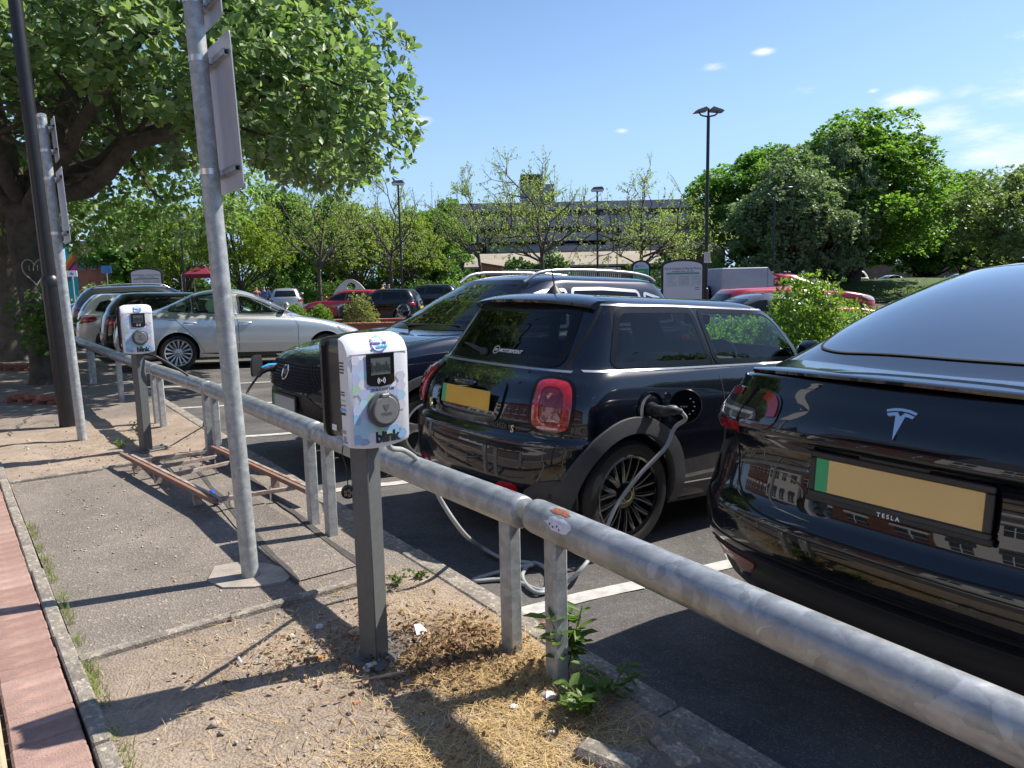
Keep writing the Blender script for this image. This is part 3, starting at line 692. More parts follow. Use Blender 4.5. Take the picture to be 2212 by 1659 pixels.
def charger(u, v, z, label, rz, near_one):
    t = thing('charging_post', label, 'charging post', uv(u, v, z), rz, 'blink charging posts on the verge')
    # local: front faces -Y, width along X
    Hb, Ht = .845, 1.235
    p = MB(); p.box((0, .045, .43), (.078, .078, .87), rz=radians(24), bev=.004); p.build('post', POSTM, t, 40)
    p = MB(); p.box((0.045, .05, .012), (.27, .16, .012), rz=radians(24), bev=.002); p.build('base_plate', POSTM, t)
    for bx, by in ((.14, .12), (.155, .02)): MB().lathe([(0, .034), (.010, .03), (.014, .022), (.014, .016)], 8, (bx, by, 0)).build('bolt', INK, t)
    # black back plate and housing
    w, d0 = .117, .075
    outl = rp([(-w - .012, Hb + .02), (w + .012, Hb + .02), (w + .012, Ht - .015), (-w - .012, Ht - .015)], .035)
    MB().prism(outl, .082, .098, lambda a, b, h: (a, h, b)).build('back_plate', UNITB, t, 40)
    MB().prism(rp([(-w + .002, Hb + .025), (w - .002, Hb + .025), (w - .002, Ht - .022), (-w + .002, Ht - .022)], .03), -.030, .083, lambda a, b, h: (a, h, b)).build('housing', UNITB, t, 40)
    # front shell: side profile swept across with rounded lower and upper edges
    prof = [(-.026, Hb + .012), (-.072, Hb + .004), (-.079, Hb + .02), (-.086, Ht - .075), (-.083, Ht - .052), (-.066, Ht - .020), (-.050, Ht - .007), (-.026, Ht - .001)]
    nx = 17; xs = np.linspace(-w, w, nx); V = []
    for x in xs:
        q = (x / w); zl = -.012 * (1 - q * q) * 0 + .020 * q * q * 0
        for y, z0 in prof:
            zz = z0 + (-.016 * (1 - q * q) if z0 < Hb + .1 else 0) - (.016 * abs(q) ** 6 if z0 > Ht - .09 else 0) * smoothstep(Ht - .11, Ht, z0)
            yy = y + (.004 * abs(q) ** 12 if y < -.02 else 0)
            V.append((x, yy, zz))
    k = len(prof); F = [[i * k + j, (i + 1) * k + j, (i + 1) * k + j + 1, i * k + j + 1] for i in range(nx - 1) for j in range(k - 1)]
    F += [[j for j in range(k)], [(nx - 1) * k + j for j in range(k)][::-1]]
    MB().add(V, F).build('cover', WHITEP, t, 32)
    fy = lambda z0: -.079 - .007 * (z0 - Hb - .02) / (Ht - Hb - .095) - .0012
    def dec(name, poly, mt, lift=0.0, h=.0012):
        P = [(a, b) for a, b in poly]
        return MB().prism(P, 0, h, lambda a, b, q: (a, fy(b) - lift - q, b)).build(name, mt, t)
    hx = lambda cx, cz, r: [(cx + r * cos(i * pi / 3), cz + r * sin(i * pi / 3)) for i in range(6)]
    # honeycomb print
    hr = random.Random(8)
    for i in range(-4, 5):
        for j in range(-1, 12):
            cx_, cz_ = i * .0296 - .004, Hb + .012 + j * .0342 + (.0171 if i % 2 else 0)
            pr = .95 if cx_ < -.05 else .6 if cx_ > .075 else .85 if cz_ < Hb + .05 else .35
            if hr.random() > pr or (cz_ > Ht - .075): continue
            pl = hx(cx_, cz_, .0196); pl = [(max(-w + .012, min(w - .012, a)), max(Hb + .006, min(Ht - .072, b))) for a, b in pl]
            if max(p[0] for p in pl) - min(p[0] for p in pl) < .012 or max(p[1] for p in pl) - min(p[1] for p in pl) < .008: continue
            low = cz_ < Hb + .10
            dec('hexagon', pl, HEX[hr.choice((1, 2, 3, 7, 6, 1)) if low and hr.random() < .8 else hr.choice((0, 4, 4, 5, 5, 7, 3, 0))], h=.0006)
    MB().box((0, -.0855, Ht - .0690), (2 * w - .004, .003, .0016)).build('seam', GREYP, t)
    # screen
    sc = [(-.050, Ht - .0705), (.058, Ht - .0705), (.058, Ht - .172), (.046, Ht - .181), (.004, Ht - .186), (-.038, Ht - .181), (-.050, Ht - .172)]
    dec('screen', sc, SCRB, .0006, .003)
    dec('display', [(-.034, Ht - .144), (.042, Ht - .144), (.042, Ht - .086), (-.034, Ht - .086)], LCD, .0038, .0006)
    R_, U_ = (1, 0, 0), (0, .02, 1)
    put_text('blink', .040, LCDT, t, (.004, fy(Ht - .117) - .0052, Ht - .117), R_, U_, 'display_text', bold=.0012, depth=.0003)
    cz = Ht - .165
    for r0, wd in ((.007, .0026), (.013, .0026)):
        for sgn in (-1, 1):
            arc = [(.006 + sgn * r0 * cos(a_), cz + r0 * sin(a_)) for a_ in np.linspace(-.8, .8, 7)]; arc2 = [(.006 + sgn * (r0 + wd) * cos(a_), cz + (r0 + wd) * sin(a_)) for a_ in np.linspace(.8, -.8, 7)]
            dec('contactless_symbol', arc + arc2, WHITEP, .004, .0005)
    dec('contactless_symbol', [(.006 + .0028 * cos(i * pi / 4), cz + .0028 * sin(i * pi / 4)) for i in range(8)], WHITEP, .004, .0005)
    put_text('GB-BLK-E1913-05' if near_one else 'GB-BLK-E1913-06', .0125, INK if near_one else GREYP, t, (.010, fy(Ht - .197) - .0012, Ht - .1965), R_, U_, bold=.0002, depth=.0002) if near_one else None
    # socket with hinged lid
    cx, cz = .008, Ht - .266
    ring = [(.001, 0), (.058, 0), (.062, .004), (.063, .012), (.060, .017), (.050, .018)]
    def lath(name, prof, mt, c):
        b = MB(); nn = 32
        V = [(c[0] + r * cos(2 * pi * j / nn), c[1] - h, c[2] + r * sin(2 * pi * j / nn)) for r, h in prof for j in range(nn)]
        F = [[i * nn + j, i * nn + (j + 1) % nn, (i + 1) * nn + (j + 1) % nn, (i + 1) * nn + j] for i in range(len(prof) - 1) for j in range(nn)]
        F.append([(len(prof) - 1) * nn + j for j in range(nn)]); return b.add(V, F).build(name, mt, t, 35)
    lath('socket_ring', ring, LIDR, (cx, fy(cz), cz))
    lid = lath('socket_lid', [(.001, .014), (.047, .014), (.049, .019), (.049, .026), (.046, .029), (.001, .0295)], LIDM, (cx, fy(cz), cz))
    MB().box((cx, fy(cz) - .022, cz + .05), (.030, .016, .014), bev=.003).build('hinge', LIDM, lid)
    ED = mat('lid_relief', (.10, .103, .105), .5) if 'lid_relief' not in bpy.data.materials else bpy.data.materials['lid_relief']
    put_text('MENNEKES'[0:0] + 'MXKN', .014, ED, lid, (cx, fy(cz) - .0302, cz - .012), R_, U_, 'relief', depth=.0002)
    MB().prism([(cx - .012, cz + .020), (cx + .012, cz + .020), (cx + .008, cz + .006), (cx, cz - .001), (cx - .008, cz + .006)], 0, .0006, lambda a, b, q: (a, fy(cz) - .0298 - q, b)).build('relief', ED, lid)
    # maker's name, council roundel
    put_text('blink', .052, INK, t, (.024, fy(Hb + .022) - .0016, Hb + .024), R_, U_, 'maker_name', bold=.0022, depth=.0006, space=.94)
    put_text('®', .014, GREYP, t, (.080, fy(Hb + .045) - .0014, Hb + .047), R_, U_, depth=.0002)
    rc = (.004, Ht - .040)
    def front(z0): return np.interp(z0, [Ht - .075, Ht - .052, Ht - .020, Ht - .007], [-.086, -.083, -.066, -.050])
    def decf(name, poly, mt, lift=.0):
        return MB().prism(poly, 0, .0008, lambda a, b, q: (a, float(front(b)) - .0016 - lift - q, b)).build(name, mt, t)
    for k in range(16):
        a0 = 2 * pi * k / 16 + .04; a1 = a0 + 2 * pi / 16 * .82; R0, R1 = .026, .030 + (.004 if k % 3 == 0 else 0)
        decf('roundel', [(rc[0] + R0 * cos(a0), rc[1] + R0 * .92 * sin(a0)), (rc[0] + R0 * cos(a1), rc[1] + R0 * .92 * sin(a1)), (rc[0] + R1 * cos(a1), rc[1] + R1 * .92 * sin(a1)), (rc[0] + R1 * cos(a0), rc[1] + R1 * .92 * sin(a0))], PURP if 5 < k < 14 else AQUA)
    decf('roundel', [(rc[0] + .0245 * cos(i * pi / 8), rc[1] + .023 * sin(i * pi / 8)) for i in range(16)], HEX[7])
    put_text('clean air', .0185, PURP, t, (rc[0] + .003, front(rc[1] + .004) - .004, rc[1] + .005), (1, 0, 0), (0, .25, 1), bold=.0006, depth=.0003)
    put_text('Sheffield', .0125, AQUA, t, (rc[0] + .012, front(rc[1] - .008) - .0042, rc[1] - .0075), (1, 0, 0), (0, .2, 1), bold=.0004, depth=.0003)
    # print on the side strip (left flank)
    sd = lambda a, b, q: (-w - .0008 - q, a, b)
    def side(name, a0, a1, b0, b1, mt): return MB().prism([(a0, b0), (a1, b0), (a1, b1), (a0, b1)], 0, .0006, sd).build(name, mt, t)
    for i, zz in enumerate((1.135, 1.124, 1.113, 1.102)): side('small_print', -.056 + .004 * (i % 2), -.022 - .004 * (i % 2), zz, zz + .005, INK)
    for zz in (1.035, 1.026): side('small_print', -.052, -.026, zz, zz + .004, INK)
    side('small_print', -.056, -.020, 1.006, 1.010, MINT); side('small_print', -.056, -.018, .990, .994, REDLENS)
    side('small_print', -.056, -.018, .972, .982, AQUA); side('small_print', -.052, -.022, .958, .967, INK)
    side('small_print', -.05, -.018, .893, .906, GREYP); side('small_print', -.05, -.03, .868, .884, GREYP)
    side('small_print', -.058, -.014, .858 + .002, .868 - .001, HEX[2]); side('small_print', -.046, -.016, .849, .853, GREYP)
    MB().prism([(.02, .895), (.055, .895), (.055, .917), (.02, .917)], 0, .0006, lambda a, b, q: (-w + .0005 - q, a, b)).build('rating_label', WHITEP, t)
    for zz in (Hb + .04, Ht - .04):
        MB().lathe([(0, -.004), (.006, -.004), (.006, 0)], 10, (-w - .004, .08, zz), 'y').build('screw', INK, t)
    return t
CH1 = charger(2.37, 1.18, .1, 'nearer white blink charging post standing in dry grass before the black hatchback', radians(40), True)
CH2 = charger(6.9, 1.32, .1, 'farther white blink charging post in front of the silver saloon', radians(36), False)
CH2.scale = (1, 1, 1.03)

# ================================================================== sign posts and the lamp column
SIGNBACK = mat('sign_back', (.50, .49, .54), .42, .25, var=.06, vscale=5)
SIGNW = mat('sign_face', (.75, .75, .75), .5)
def sign_post(u, v, label):
    t = thing('sign_post', label, 'sign post', uv(u, v, .1), TH, 'galvanised sign posts on the verge')
    MB().tube([(0, 0, -.05), (0, 0, 1), (0, 0, 2.0), (0, 0, 2.95)], .0405, 24).build('pole', GALV2, t, 40)
    MB().lathe([(.0415, 2.93), (.0425, 2.955), (.030, 2.965), (0, 2.967)], 24).build('pole_cap', BAND, t, 40)
    for z0, z1, y0, y1 in ((1.83, 2.485, -.20, .20), (2.56, 2.93, -.13, .13)):
        pl = rp([(y0, z0), (y1, z0), (y1, z1), (y0, z1)], .02)
        s = MB().prism(pl, .079, .082, lambda a, b, h: (h, a, b)).build('sign_plate', SIGNBACK, t)
        MB().prism(pl, .0825, .0835, lambda a, b, h: (h, a, b)).build('sign_face', SIGNW, s)
        for zz in (z0 + .085, z1 - .085):
            b = MB(); b.box((.068, 0, zz + .012), (.022, (y1 - y0) * .86, .004)); b.box((.068, 0, zz - .012), (.022, (y1 - y0) * .86, .004)); b.box((.0585, 0, zz), (.003, (y1 - y0) * .86, .028))
            b.build('channel_bracket', GALV2, s)
            c = MB(); c.lathe([(.042, zz - .013), (.0432, zz - .013), (.0432, zz + .013), (.042, zz + .013)], 24); c.box((.05, -.012, zz), (.022, .006, .026)); c.box((.05, .012, zz), (.022, .006, .026))
            c.build('clip', BAND, t, 40)
    return t
sp1 = sign_post(3.52, 1.08, 'nearer galvanised sign post rising out of frame from a concrete collar')
sp2 = sign_post(7.93, .97, 'farther galvanised sign post in front of the black lamp column')
def lean(o, a, az=0.0): o.rotation_euler = (Matrix.Rotation(a, 3, Vector((cos(az), sin(az), 0)).cross(Vector((0, 0, 1))) * 1) @ o.rotation_euler.to_matrix()).to_euler()
lean(sp1, .027); lean(sp2, .024)
def lamp_column(loc, h, label, head='none', group='black lamp columns', base_h=1.5, r0=.083, r1=.066, sides=20, rz=0.0):
    t = thing('lamp_column', label, 'lamp post', loc, rz, group)
    b = MB(); b.tube([(0, 0, -.05), (0, 0, base_h)], r0, sides); b.build('base', BLACKPAINT, t, 40)
    b = MB(); b.lathe([(r0 + .004, base_h - .05), (r0 + .006, base_h), (r0 * .95, base_h + .03), (r1, base_h + .05)], sides); b.build('collar', BLACKPAINT, t, 40)
    b = MB(); b.tube([(0, 0, base_h), (0, 0, h * .6), (0, 0, h)], [r1, r1 * .96, r1 * .9], sides); b.build('shaft', BLACKPAINT, t, 40)
    if head == 'twin':
        for sg in (-1, 1):
            hd = MB().prism([(.03 * sg, .16), (.10 * sg, .21), (.34 * sg, .13), (.40 * sg, .09), (.34 * sg, .085), (.05 * sg, .12)], -.17, .17, lambda a, bb, q: (a, q, h + bb)).build('lantern', mat('lantern_grey', (.16, .15, .15), .5) if 'lantern_grey' not in bpy.data.materials else bpy.data.materials['lantern_grey'], t)
        b = MB(); b.tube(bez([(-.26, 0, h + .12), (-.2, 0, h + .02), (0, 0, h - .02), (.2, 0, h + .02), (.26, 0, h + .12)], 4), .022, 6); b.tube([(0, 0, h - .05), (0, 0, h + .2)], .03, 8); b.build('bracket', BLACKPAINT, t, 40)
    elif head == 'box':
        MB().prism([(-.30, .05), (-.18, .16), (.22, .18), (.32, .05)], -.16, .16, lambda a, bb, q: (a, q, h + bb)).build('lantern', mat('lantern_top', (.10, .10, .10), .5) if 'lantern_top' not in bpy.data.materials else bpy.data.materials['lantern_top'], t)
        MB().prism([(-.26, -.04), (-.29, .05), (.31, .05), (.27, -.04)], -.15, .15, lambda a, bb, q: (a, q, h + bb)).build('lens', mat('lantern_lens', (.6, .6, .58), .3) if 'lantern_lens' not in bpy.data.materials else bpy.data.materials['lantern_lens'], t)
    elif head == 'arm':
        b = MB(); b.tube([(0, 0, h - .3), (.0, 0, h), (.5, 0, h + .12)], .04, 8); b.box((.6, 0, h + .13), (.5, .2, .1), bev=.03); b.build('lantern', BLACKPAINT, t, 40)
    return t
lean(lamp_column(uv(8.86, .97, .1), 6.2, 'stout black lamp column beside the large tree trunk', 'arm', rz=TH), .02)

# ================================================================== charging leads
CABG = mat('grey_cable', (.30, .31, .31), .5, var=.06, vscale=30)
def cable(name, pts, r, mt, label, n=10, sides=10):
    o = MB().tube(bez(pts, n), r, sides).build(name, mt, None, 180)
    return tag(o, label, 'cable')

# ================================================================== rusty frame lying on the tarmac
RB = mat('rusty_steel', (.22, .13, .09), .8, vscale=14, col2=(.36, .33, .30), bump=.3, bscale=100)
RB2 = mat('orange_rust', (.26, .115, .062), .85, vscale=8, col2=(.20, .16, .135), bump=.4, bscale=100)
a, b_ = uv(6.45, 1.06), uv(4.58, 1.24); c_, d_ = uv(6.25, 1.68), uv(4.42, 1.76)
mid = (a + b_ + c_ + d_) / 4
fr = thing('metal_frame', 'rusty dismantled metal frame of bars lying on the tarmac', 'metal frame', (mid.x, mid.y, .12))
def bar(p, q, w, h, z, name, mt, off=0.0):
    d = (q - p); l = d.length; rz = math.atan2(d.y, d.x); n = Vector((-sin(rz), cos(rz), 0)); c = (p + q) / 2 - mid + n * off
    B = MB(); B.box((c.x, c.y, z), (l, w, h), rz, bev=.002); return B.build(name, mt, fr)
for p, q in ((a, b_), (c_, d_)):
    bar(p, q, .026, .03, .088, 'long_bar', RB2, -.018); bar(p.lerp(q, .08), q.lerp(p, .0), .026, .03, .088, 'long_bar', RB, .018)
for t0, t1 in ((.10, .03), (.30, .15), (.48, .30), (.93, .88)):
    p, q = a.lerp(b_, t0), c_.lerp(d_, t1); bar(p, q, .024, .026, .056 if t0 < .9 else .062, 'cross_bar', RB)
    for k in (.22, .7):
        s_ = p.lerp(q, k) - mid; MB().tube([(s_.x, s_.y, .0), (s_.x, s_.y, .10)], .006, 6).build('bolt', BAND, fr)
for p, q, k in ((a, b_, .16), (a, b_, .42), (a, b_, .82), (c_, d_, .3), (c_, d_, .7)):
    s_ = p.lerp(q, k) - mid; MB().box((s_.x, s_.y, .034), (.045, .045, .075), TH).build('foot', RB, fr)

# ================================================================== litter and small finds
BLUEB = mat('blue_bag', (.02, .10, .62), .4); PAPER = mat('paper', (.66, .62, .66), .8, vscale=50, col2=(.5, .47, .5)); STONE = mat('pale_stone', (.55, .40, .24), .9, vscale=30, bump=.4, bscale=60, col2=(.42, .31, .2))
WOODS = mat('split_wood', (.55, .42, .26), .8, vscale=20, col2=(.42, .31, .19)); TERRA = mat('brick_bit', (.42, .19, .12), .9)
def crumple(name, c, r, mt, label, cat, flat=.5, seed=0):
    rg = random.Random(seed); bm = bmesh.new(); bmesh.ops.create_icosphere(bm, subdivisions=2, radius=r)
    for v in bm.verts: v.co *= 1 + rg.uniform(-.32, .32); v.co.z *= flat
    me = bpy.data.meshes.new(name); bm.to_mesh(me); bm.free(); me.materials.append(mt)
    o = link(name, me, None, c + Vector((0, 0, r * flat * .7)), rg.uniform(0, 6)); return tag(o, label, cat)
P_ = lambda x, y, z=.105: at(x, y, z)
crumple('plastic_scrap', P_(1150 * .4629 * 1.9 * 0 + 470, 1085, .12), .03, BLUEB, 'torn blue plastic scrap under the rusty frame', 'litter', .7, 1)
crumple('plastic_scrap', P_(458, 1068, .12), .02, BLUEB, 'small blue plastic scrap on the rusty frame bar', 'litter', .9, 2)
crumple('stone', P_(768, 1372), .026, STONE, 'yellowish stone left of the nearer charger post', 'stone', .75, 3)
crumple('stone', P_(808, 1441), .014, STONE, 'small pale stone against the charger base plate', 'stone', .8, 4)
crumple('stone', P_(795, 1447), .016, PAPER, 'grey pebble beside the foot of the charger post', 'stone', .8, 5)
crumple('paper_scrap', P_(690, 1356), .015, PAPER, 'crumpled white foil scrap in the charger shadow', 'litter', .6, 6)
crumple('paper_scrap', P_(1187, 1507), .026, PAPER, 'crushed pale wrapper by the second rail post', 'litter', .45, 7)
crumple('paper_scrap', P_(1110, 1527), .015, PAPER, 'small flattened silver foil on dry grass', 'litter', .3, 8)
crumple('paper_scrap', P_(1192, 1582), .013, PAPER, 'tiny white foil at the patch of tarmac', 'litter', .3, 9)
crumple('brick_fragment', P_(1175, 1348), .014, TERRA, 'red brick crumb near the kerb stones', 'brick bit', .6, 10)
crumple('brick_fragment', P_(770, 1520), .012, TERRA, 'orange brick crumb lying in straw', 'brick bit', .5, 11)
o = MB().prism([(-.028, -.04), (.02, -.045), (.03, .02), (.012, .05), (-.02, .045)], 0, .004).build('paper_card', PAPER, None, None, P_(910, 1370, .118), .5); o.rotation_euler = (.5, .3, .6); tag(o, 'torn white card propped on the dead leaves', 'litter')
p, q = P_(760, 1473, .112), P_(870, 1452, .116)
tag(MB().tube([p, p.lerp(q, .5), p.lerp(q, .72), q], [.004, .004, .008, .005], 6).build('wood_splinter', WOODS), 'split wooden stick lying before the charger base plate', 'stick')
p, q = P_(512, 1415, .112), P_(522, 1433, .112)
tag(MB().tube([p, q], .005, 8).build('cigarette_end', PAPER), 'cigarette end on the bare earth', 'litter')
p, q = P_(656, 1425, .114), P_(688, 1421, .114)
lt = tag(MB().tube([p, q], .008, 8).build('lighter', PLASTIC), 'dropped dark lighter with orange top in the shadow', 'lighter')
MB().tube([q, q + (q - p) * .25], .007, 8).build('lighter_top', mat('orange_plastic', (.7, .25, .03), .4), lt)
# weeds by the posts
def weed(name, c, n, h, spread, size, label, mt=WEED, asp=.3, stems=6):
    rg = np.random.default_rng(int(abs(c[0] * 1000 + c[1] * 77))); t = thing(name, label, 'weed', c)
    C, D, Nn = [], [], []; b = MB()
    for s in range(stems):
        a_ = rg.uniform(0, 6.3); tip = Vector((cos(a_) * spread * rg.uniform(.3, 1), sin(a_) * spread * rg.uniform(.3, 1), h * rg.uniform(.5, 1)))
        b.tube([(0, 0, 0), tip * .5 + Vector((0, 0, .02)), tip], [.003, .0025, .0015], 5)
        for k in range(n):
            f = rg.uniform(.25, 1); p = tip * f; al = rg.uniform(0, 6.3)
            C.append(p); D.append((cos(al), sin(al), rg.uniform(-.2, .7))); Nn.append((rg.uniform(-.4, .4), rg.uniform(-.4, .4), 1))
    b.build('stem', mat('weed_stem', (.12, .12, .04), .7) if 'weed_stem' not in bpy.data.materials else bpy.data.materials['weed_stem'], t)
    link('foliage', leaves('foliage', np.array(C), np.array(D), np.array(Nn), rg.uniform(.6, 1.2, len(C)) * size, mt, asp, .1), t)
    return t
weed('weed', P_(1225, 1455), 9, .27, .12, .09, 'tall green weed with long leaves hugging the second rail post', asp=.28, stems=7)
weed('weed', P_(1265, 1545), 9, .13, .16, .062, 'low dark green weed below the tall leafy one', asp=.35, stems=8)
weed('weed', P_(1325, 1500), 7, .10, .13, .055, 'small spreading weed at the kerb edge by the near rail', asp=.3)
weed('weed', P_(900, 1245), 8, .035, .09, .028, 'patch of tiny green weeds behind the charger post', asp=.5)
weed('weed', P_(858, 1262), 8, .04, .06, .028, 'tuft of small green weeds touching the charger post edge', asp=.4)
weed('weed', P_(302, 950), 9, .22, .10, .04, 'pale thistle-like weed beside the farther charging post', mat('a', (.2, .25, .15)) if 0 else WEED, asp=.45)
weed('weed', P_(262, 968), 8, .10, .10, .035, 'low grey-green weed near the farther charging post', asp=.45)
weed('weed', P_(200, 778), 6, .12, .1, .05, 'bright yellow-green weed by the guard rail in shade', TURF, asp=.4)
# bricks round the foot of the trees
for (x0, y0, n, rz, lab) in ((25, 800, 9, TH, 'old red brick in the tree pit edge by the smooth trunk'), (95, 872, 9, TH + .3, 'old red brick laid round the foot of the large tree')):
    pit = thing('brick_edging', lab.replace('old red brick', 'row of old red bricks'), 'brick edging', at(x0, y0, .1), 0)
    bmsh = rowmesh('brick', .215, .103, .065, mat('old_brick', (.34, .13, .08), .9, vscale=20, col2=(.22, .09, .06), bump=.4, bscale=80), .006)
    for i in range(n):
        r_, c2 = divmod(i, 5); off = UD * (-.6 + .235 * c2 + .1 * r_) * -1 * (.9) + VD * (.13 * r_)
        o = link('brick', bmsh, pit, (off.x * .55 + (c2 - 2) * .17, off.y * .55, .05 + .055 * r_ + random.uniform(-.01, .01)), rz + pi / 2 + random.uniform(-.15, .15)); o.rotation_euler.x = random.uniform(-.12, .12)
# ================================================================== car bodies
def crm(xs, ys, x):
    "monotone cubic through (xs, ys)"
    xs, ys, x = np.asarray(xs, float), np.asarray(ys, float), np.asarray(x, float)
    if len(xs) == 1: return np.full_like(x, ys[0])
    h = np.diff(xs); d = np.diff(ys) / h; mm = np.zeros_like(ys)
    mm[0], mm[-1] = d[0], d[-1]
    for i in range(1, len(xs) - 1):
        if d[i - 1] * d[i] > 0:
            w1, w2 = 2 * h[i] + h[i - 1], h[i] + 2 * h[i - 1]; mm[i] = (w1 + w2) / (w1 / d[i - 1] + w2 / d[i])
    i = np.clip(np.searchsorted(xs, x) - 1, 0, len(h) - 1); t = np.clip((x - xs[i]) / h[i], 0, 1)
    return (2 * t ** 3 - 3 * t * t + 1) * ys[i] + (t ** 3 - 2 * t * t + t) * h[i] * mm[i] + (3 * t * t - 2 * t ** 3) * ys[i + 1] + (t ** 3 - t * t) * h[i] * mm[i + 1]
def val(v, x): return crm([p[0] for p in v], [p[1] for p in v], x) if isinstance(v, (list, tuple)) else np.full_like(x, float(v))
AX = {'B': ((-6, 0, 0), (0, 1, 0), (0, 0, 1), (1, 0, 0)), 'F': ((9, 0, 0), (0, 1, 0), (0, 0, 1), (-1, 0, 0)), 'L': ((0, 6, 0), (1, 0, 0), (0, 0, 1), (0, -1, 0)),
      'R': ((0, -6, 0), (1, 0, 0), (0, 0, 1), (0, 1, 0)), 'T': ((0, 0, 6), (1, 0, 0), (0, 1, 0), (0, 0, -1))}
class Body:
    """R rings: dict(z, xr, ar, nr, xf, bf, nf, w); x forward, y left, z up, origin under the rear axle"""
    def __init__(s, rings, ns=110, ne=22, sub=6):
        th = np.linspace(0, pi / 2, ne + 1); cols = []
        for r in rings:
            w = r['w']; xr, xf, ar, bf = r['xr'], r['xf'], r['ar'], r['bf']
            xs = np.linspace(xr + ar, xf - bf, ns + 1)
            w0 = val(w, np.array([xr + ar]))[0]; w1 = val(w, np.array([xf - bf]))[0]
            a = np.stack([xr + ar * (1 - np.cos(th) ** (2 / r['nr'])), w0 * np.sin(th) ** (2 / r['nr'])], 1)
            b = np.stack([xs, val(w, xs)], 1)
            c = np.stack([xf - bf * (1 - np.cos(th[::-1]) ** (2 / r['nf'])), w1 * np.sin(th[::-1]) ** (2 / r['nf'])], 1)
            q = np.concatenate([a[:-1], b, c[1:]]); z = val(r['z'], q[:, 0]) + r.get('zc', 0) * (1 - (q[:, 1] / max(w0, .01)) ** 2)
            cols.append(np.concatenate([q, z[:, None]], 1))
        K = np.stack(cols); n = len(rings)                       # (n, nc, 3)
        d = np.linalg.norm(np.diff(K, axis=0), axis=2) + 1e-5
        T = np.zeros_like(K); T[0] = (K[1] - K[0]); T[-1] = (K[-1] - K[-2])
        out = []
        tan = np.zeros_like(K)
        for i in range(n):
            if i == 0: tan[i] = (K[1] - K[0]) / d[0][:, None]
            elif i == n - 1: tan[i] = (K[-1] - K[-2]) / d[-1][:, None]
            else:
                h0, h1 = d[i - 1][:, None], d[i][:, None]
                tan[i] = ((K[i] - K[i - 1]) / h0 * h1 + (K[i + 1] - K[i]) / h1 * h0) / (h0 + h1)
        for i in range(n - 1):
            h = d[i][:, None]; ksub = sub if rings[i].get('sub') is None else rings[i]['sub']
            for t in np.arange(ksub) / ksub:
                out.append((2 * t ** 3 - 3 * t * t + 1) * K[i] + (t ** 3 - 2 * t * t + t) * h * tan[i] + (3 * t * t - 2 * t ** 3) * K[i + 1] + (t ** 3 - t * t) * h * tan[i + 1])
        out.append(K[-1]); G = np.stack(out); s.nl, nc = G.shape[:2]
        G[:, 0, 1] = 0; G[:, -1, 1] = 0
        Rt = G[:, 1:-1][:, ::-1].copy(); Rt[:, :, 1] *= -1
        A = np.concatenate([G, Rt], 1); s.m = A.shape[1]
        s.V = A.reshape(-1, 3).copy()
        idx = np.arange(s.nl * s.m).reshape(s.nl, s.m)
        for l in (0, s.nl - 1):
            if abs(A[l, :, 1]).max() < 1e-3:
                for c in range(nc, s.m): idx[l, c] = idx[l, 2 * (nc - 1) - c]
        nx = np.roll(idx, -1, 1)
        s.F = np.stack([idx[:-1], idx[1:], nx[1:], nx[:-1]], -1).reshape(-1, 4)
        s.keep = np.ones(len(s.F), bool)
        s.cen = s.V[s.F].mean(1)
        e1 = s.V[s.F[:, 2]] - s.V[s.F[:, 0]]; e2 = s.V[s.F[:, 3]] - s.V[s.F[:, 1]]; nn = np.cross(e1, e2); s.nor = nn / (np.linalg.norm(nn, axis=1, keepdims=True) + 1e-12)
        s.bvh = BVHTree.FromPolygons([tuple(p) for p in s.V], [tuple(f) if len(set(f)) == 4 else tuple(dict.fromkeys(f)) for f in s.F.tolist() if len(set(f)) > 2])
    def hit(s, ax, a, b, off=0.0):
        o, ea, eb, d = [Vector(q) for q in (AX[ax] if isinstance(ax, str) else ax)]
        p = o + ea * a + eb * b; h, n, i, _ = s.bvh.ray_cast(p, d)
        if h is None:
            h, n, i, _ = s.bvh.find_nearest(p + d * 5.2)
        if n.dot(d) > 0: n = -n
        return h + n * off, n
    def cut(s, poly, ax, shrink=.97):
        o, ea, eb, d = [np.array(q) for q in (AX[ax] if isinstance(ax, str) else ax)]
        c = np.mean(poly, 0); pl = [tuple(c + (np.array(p) - c) * shrink) for p in poly]
        P = np.stack([(s.cen - o) @ ea, (s.cen - o) @ eb], 1)
        s.keep &= ~(inpoly(P, pl) & (s.nor @ d < -.12))
    def arch(s, x, z, R):
        q = s.V[:, [0, 2]] - (x, z); r = np.linalg.norm(q, axis=1); side = np.abs(s.V[:, 1]) > .45
        sel = side & (np.abs(r - R) < .022); s.V[sel, 0] = x + q[sel, 0] / r[sel] * R; s.V[sel, 2] = z + q[sel, 1] / r[sel] * R
        c = s.cen[:, [0, 2]] - (x, z); s.keep &= ~((np.linalg.norm(c, axis=1) < R + .004) & (np.abs(s.cen[:, 1]) > .45))
        s.keep &= ~((np.abs(s.cen[:, 0] - x) < R - .02) & (s.cen[:, 2] < z) & (np.abs(s.cen[:, 1]) > .45))
    def body(s, name, mt, parent):
        F = s.F[s.keep]; u, inv = np.unique(F, return_inverse=True); V = s.V[u]; F = inv.reshape(F.shape)
        me = bpy.data.meshes.new(name); me.from_pydata(V.tolist(), [], [list(dict.fromkeys(f)) for f in F.tolist() if len(set(f)) > 2])
        me.materials.append(mt); me.polygons.foreach_set('use_smooth', [True] * len(me.polygons)); me.set_sharp_from_angle(angle=radians(48)); me.update()
        return link(name, me, parent)
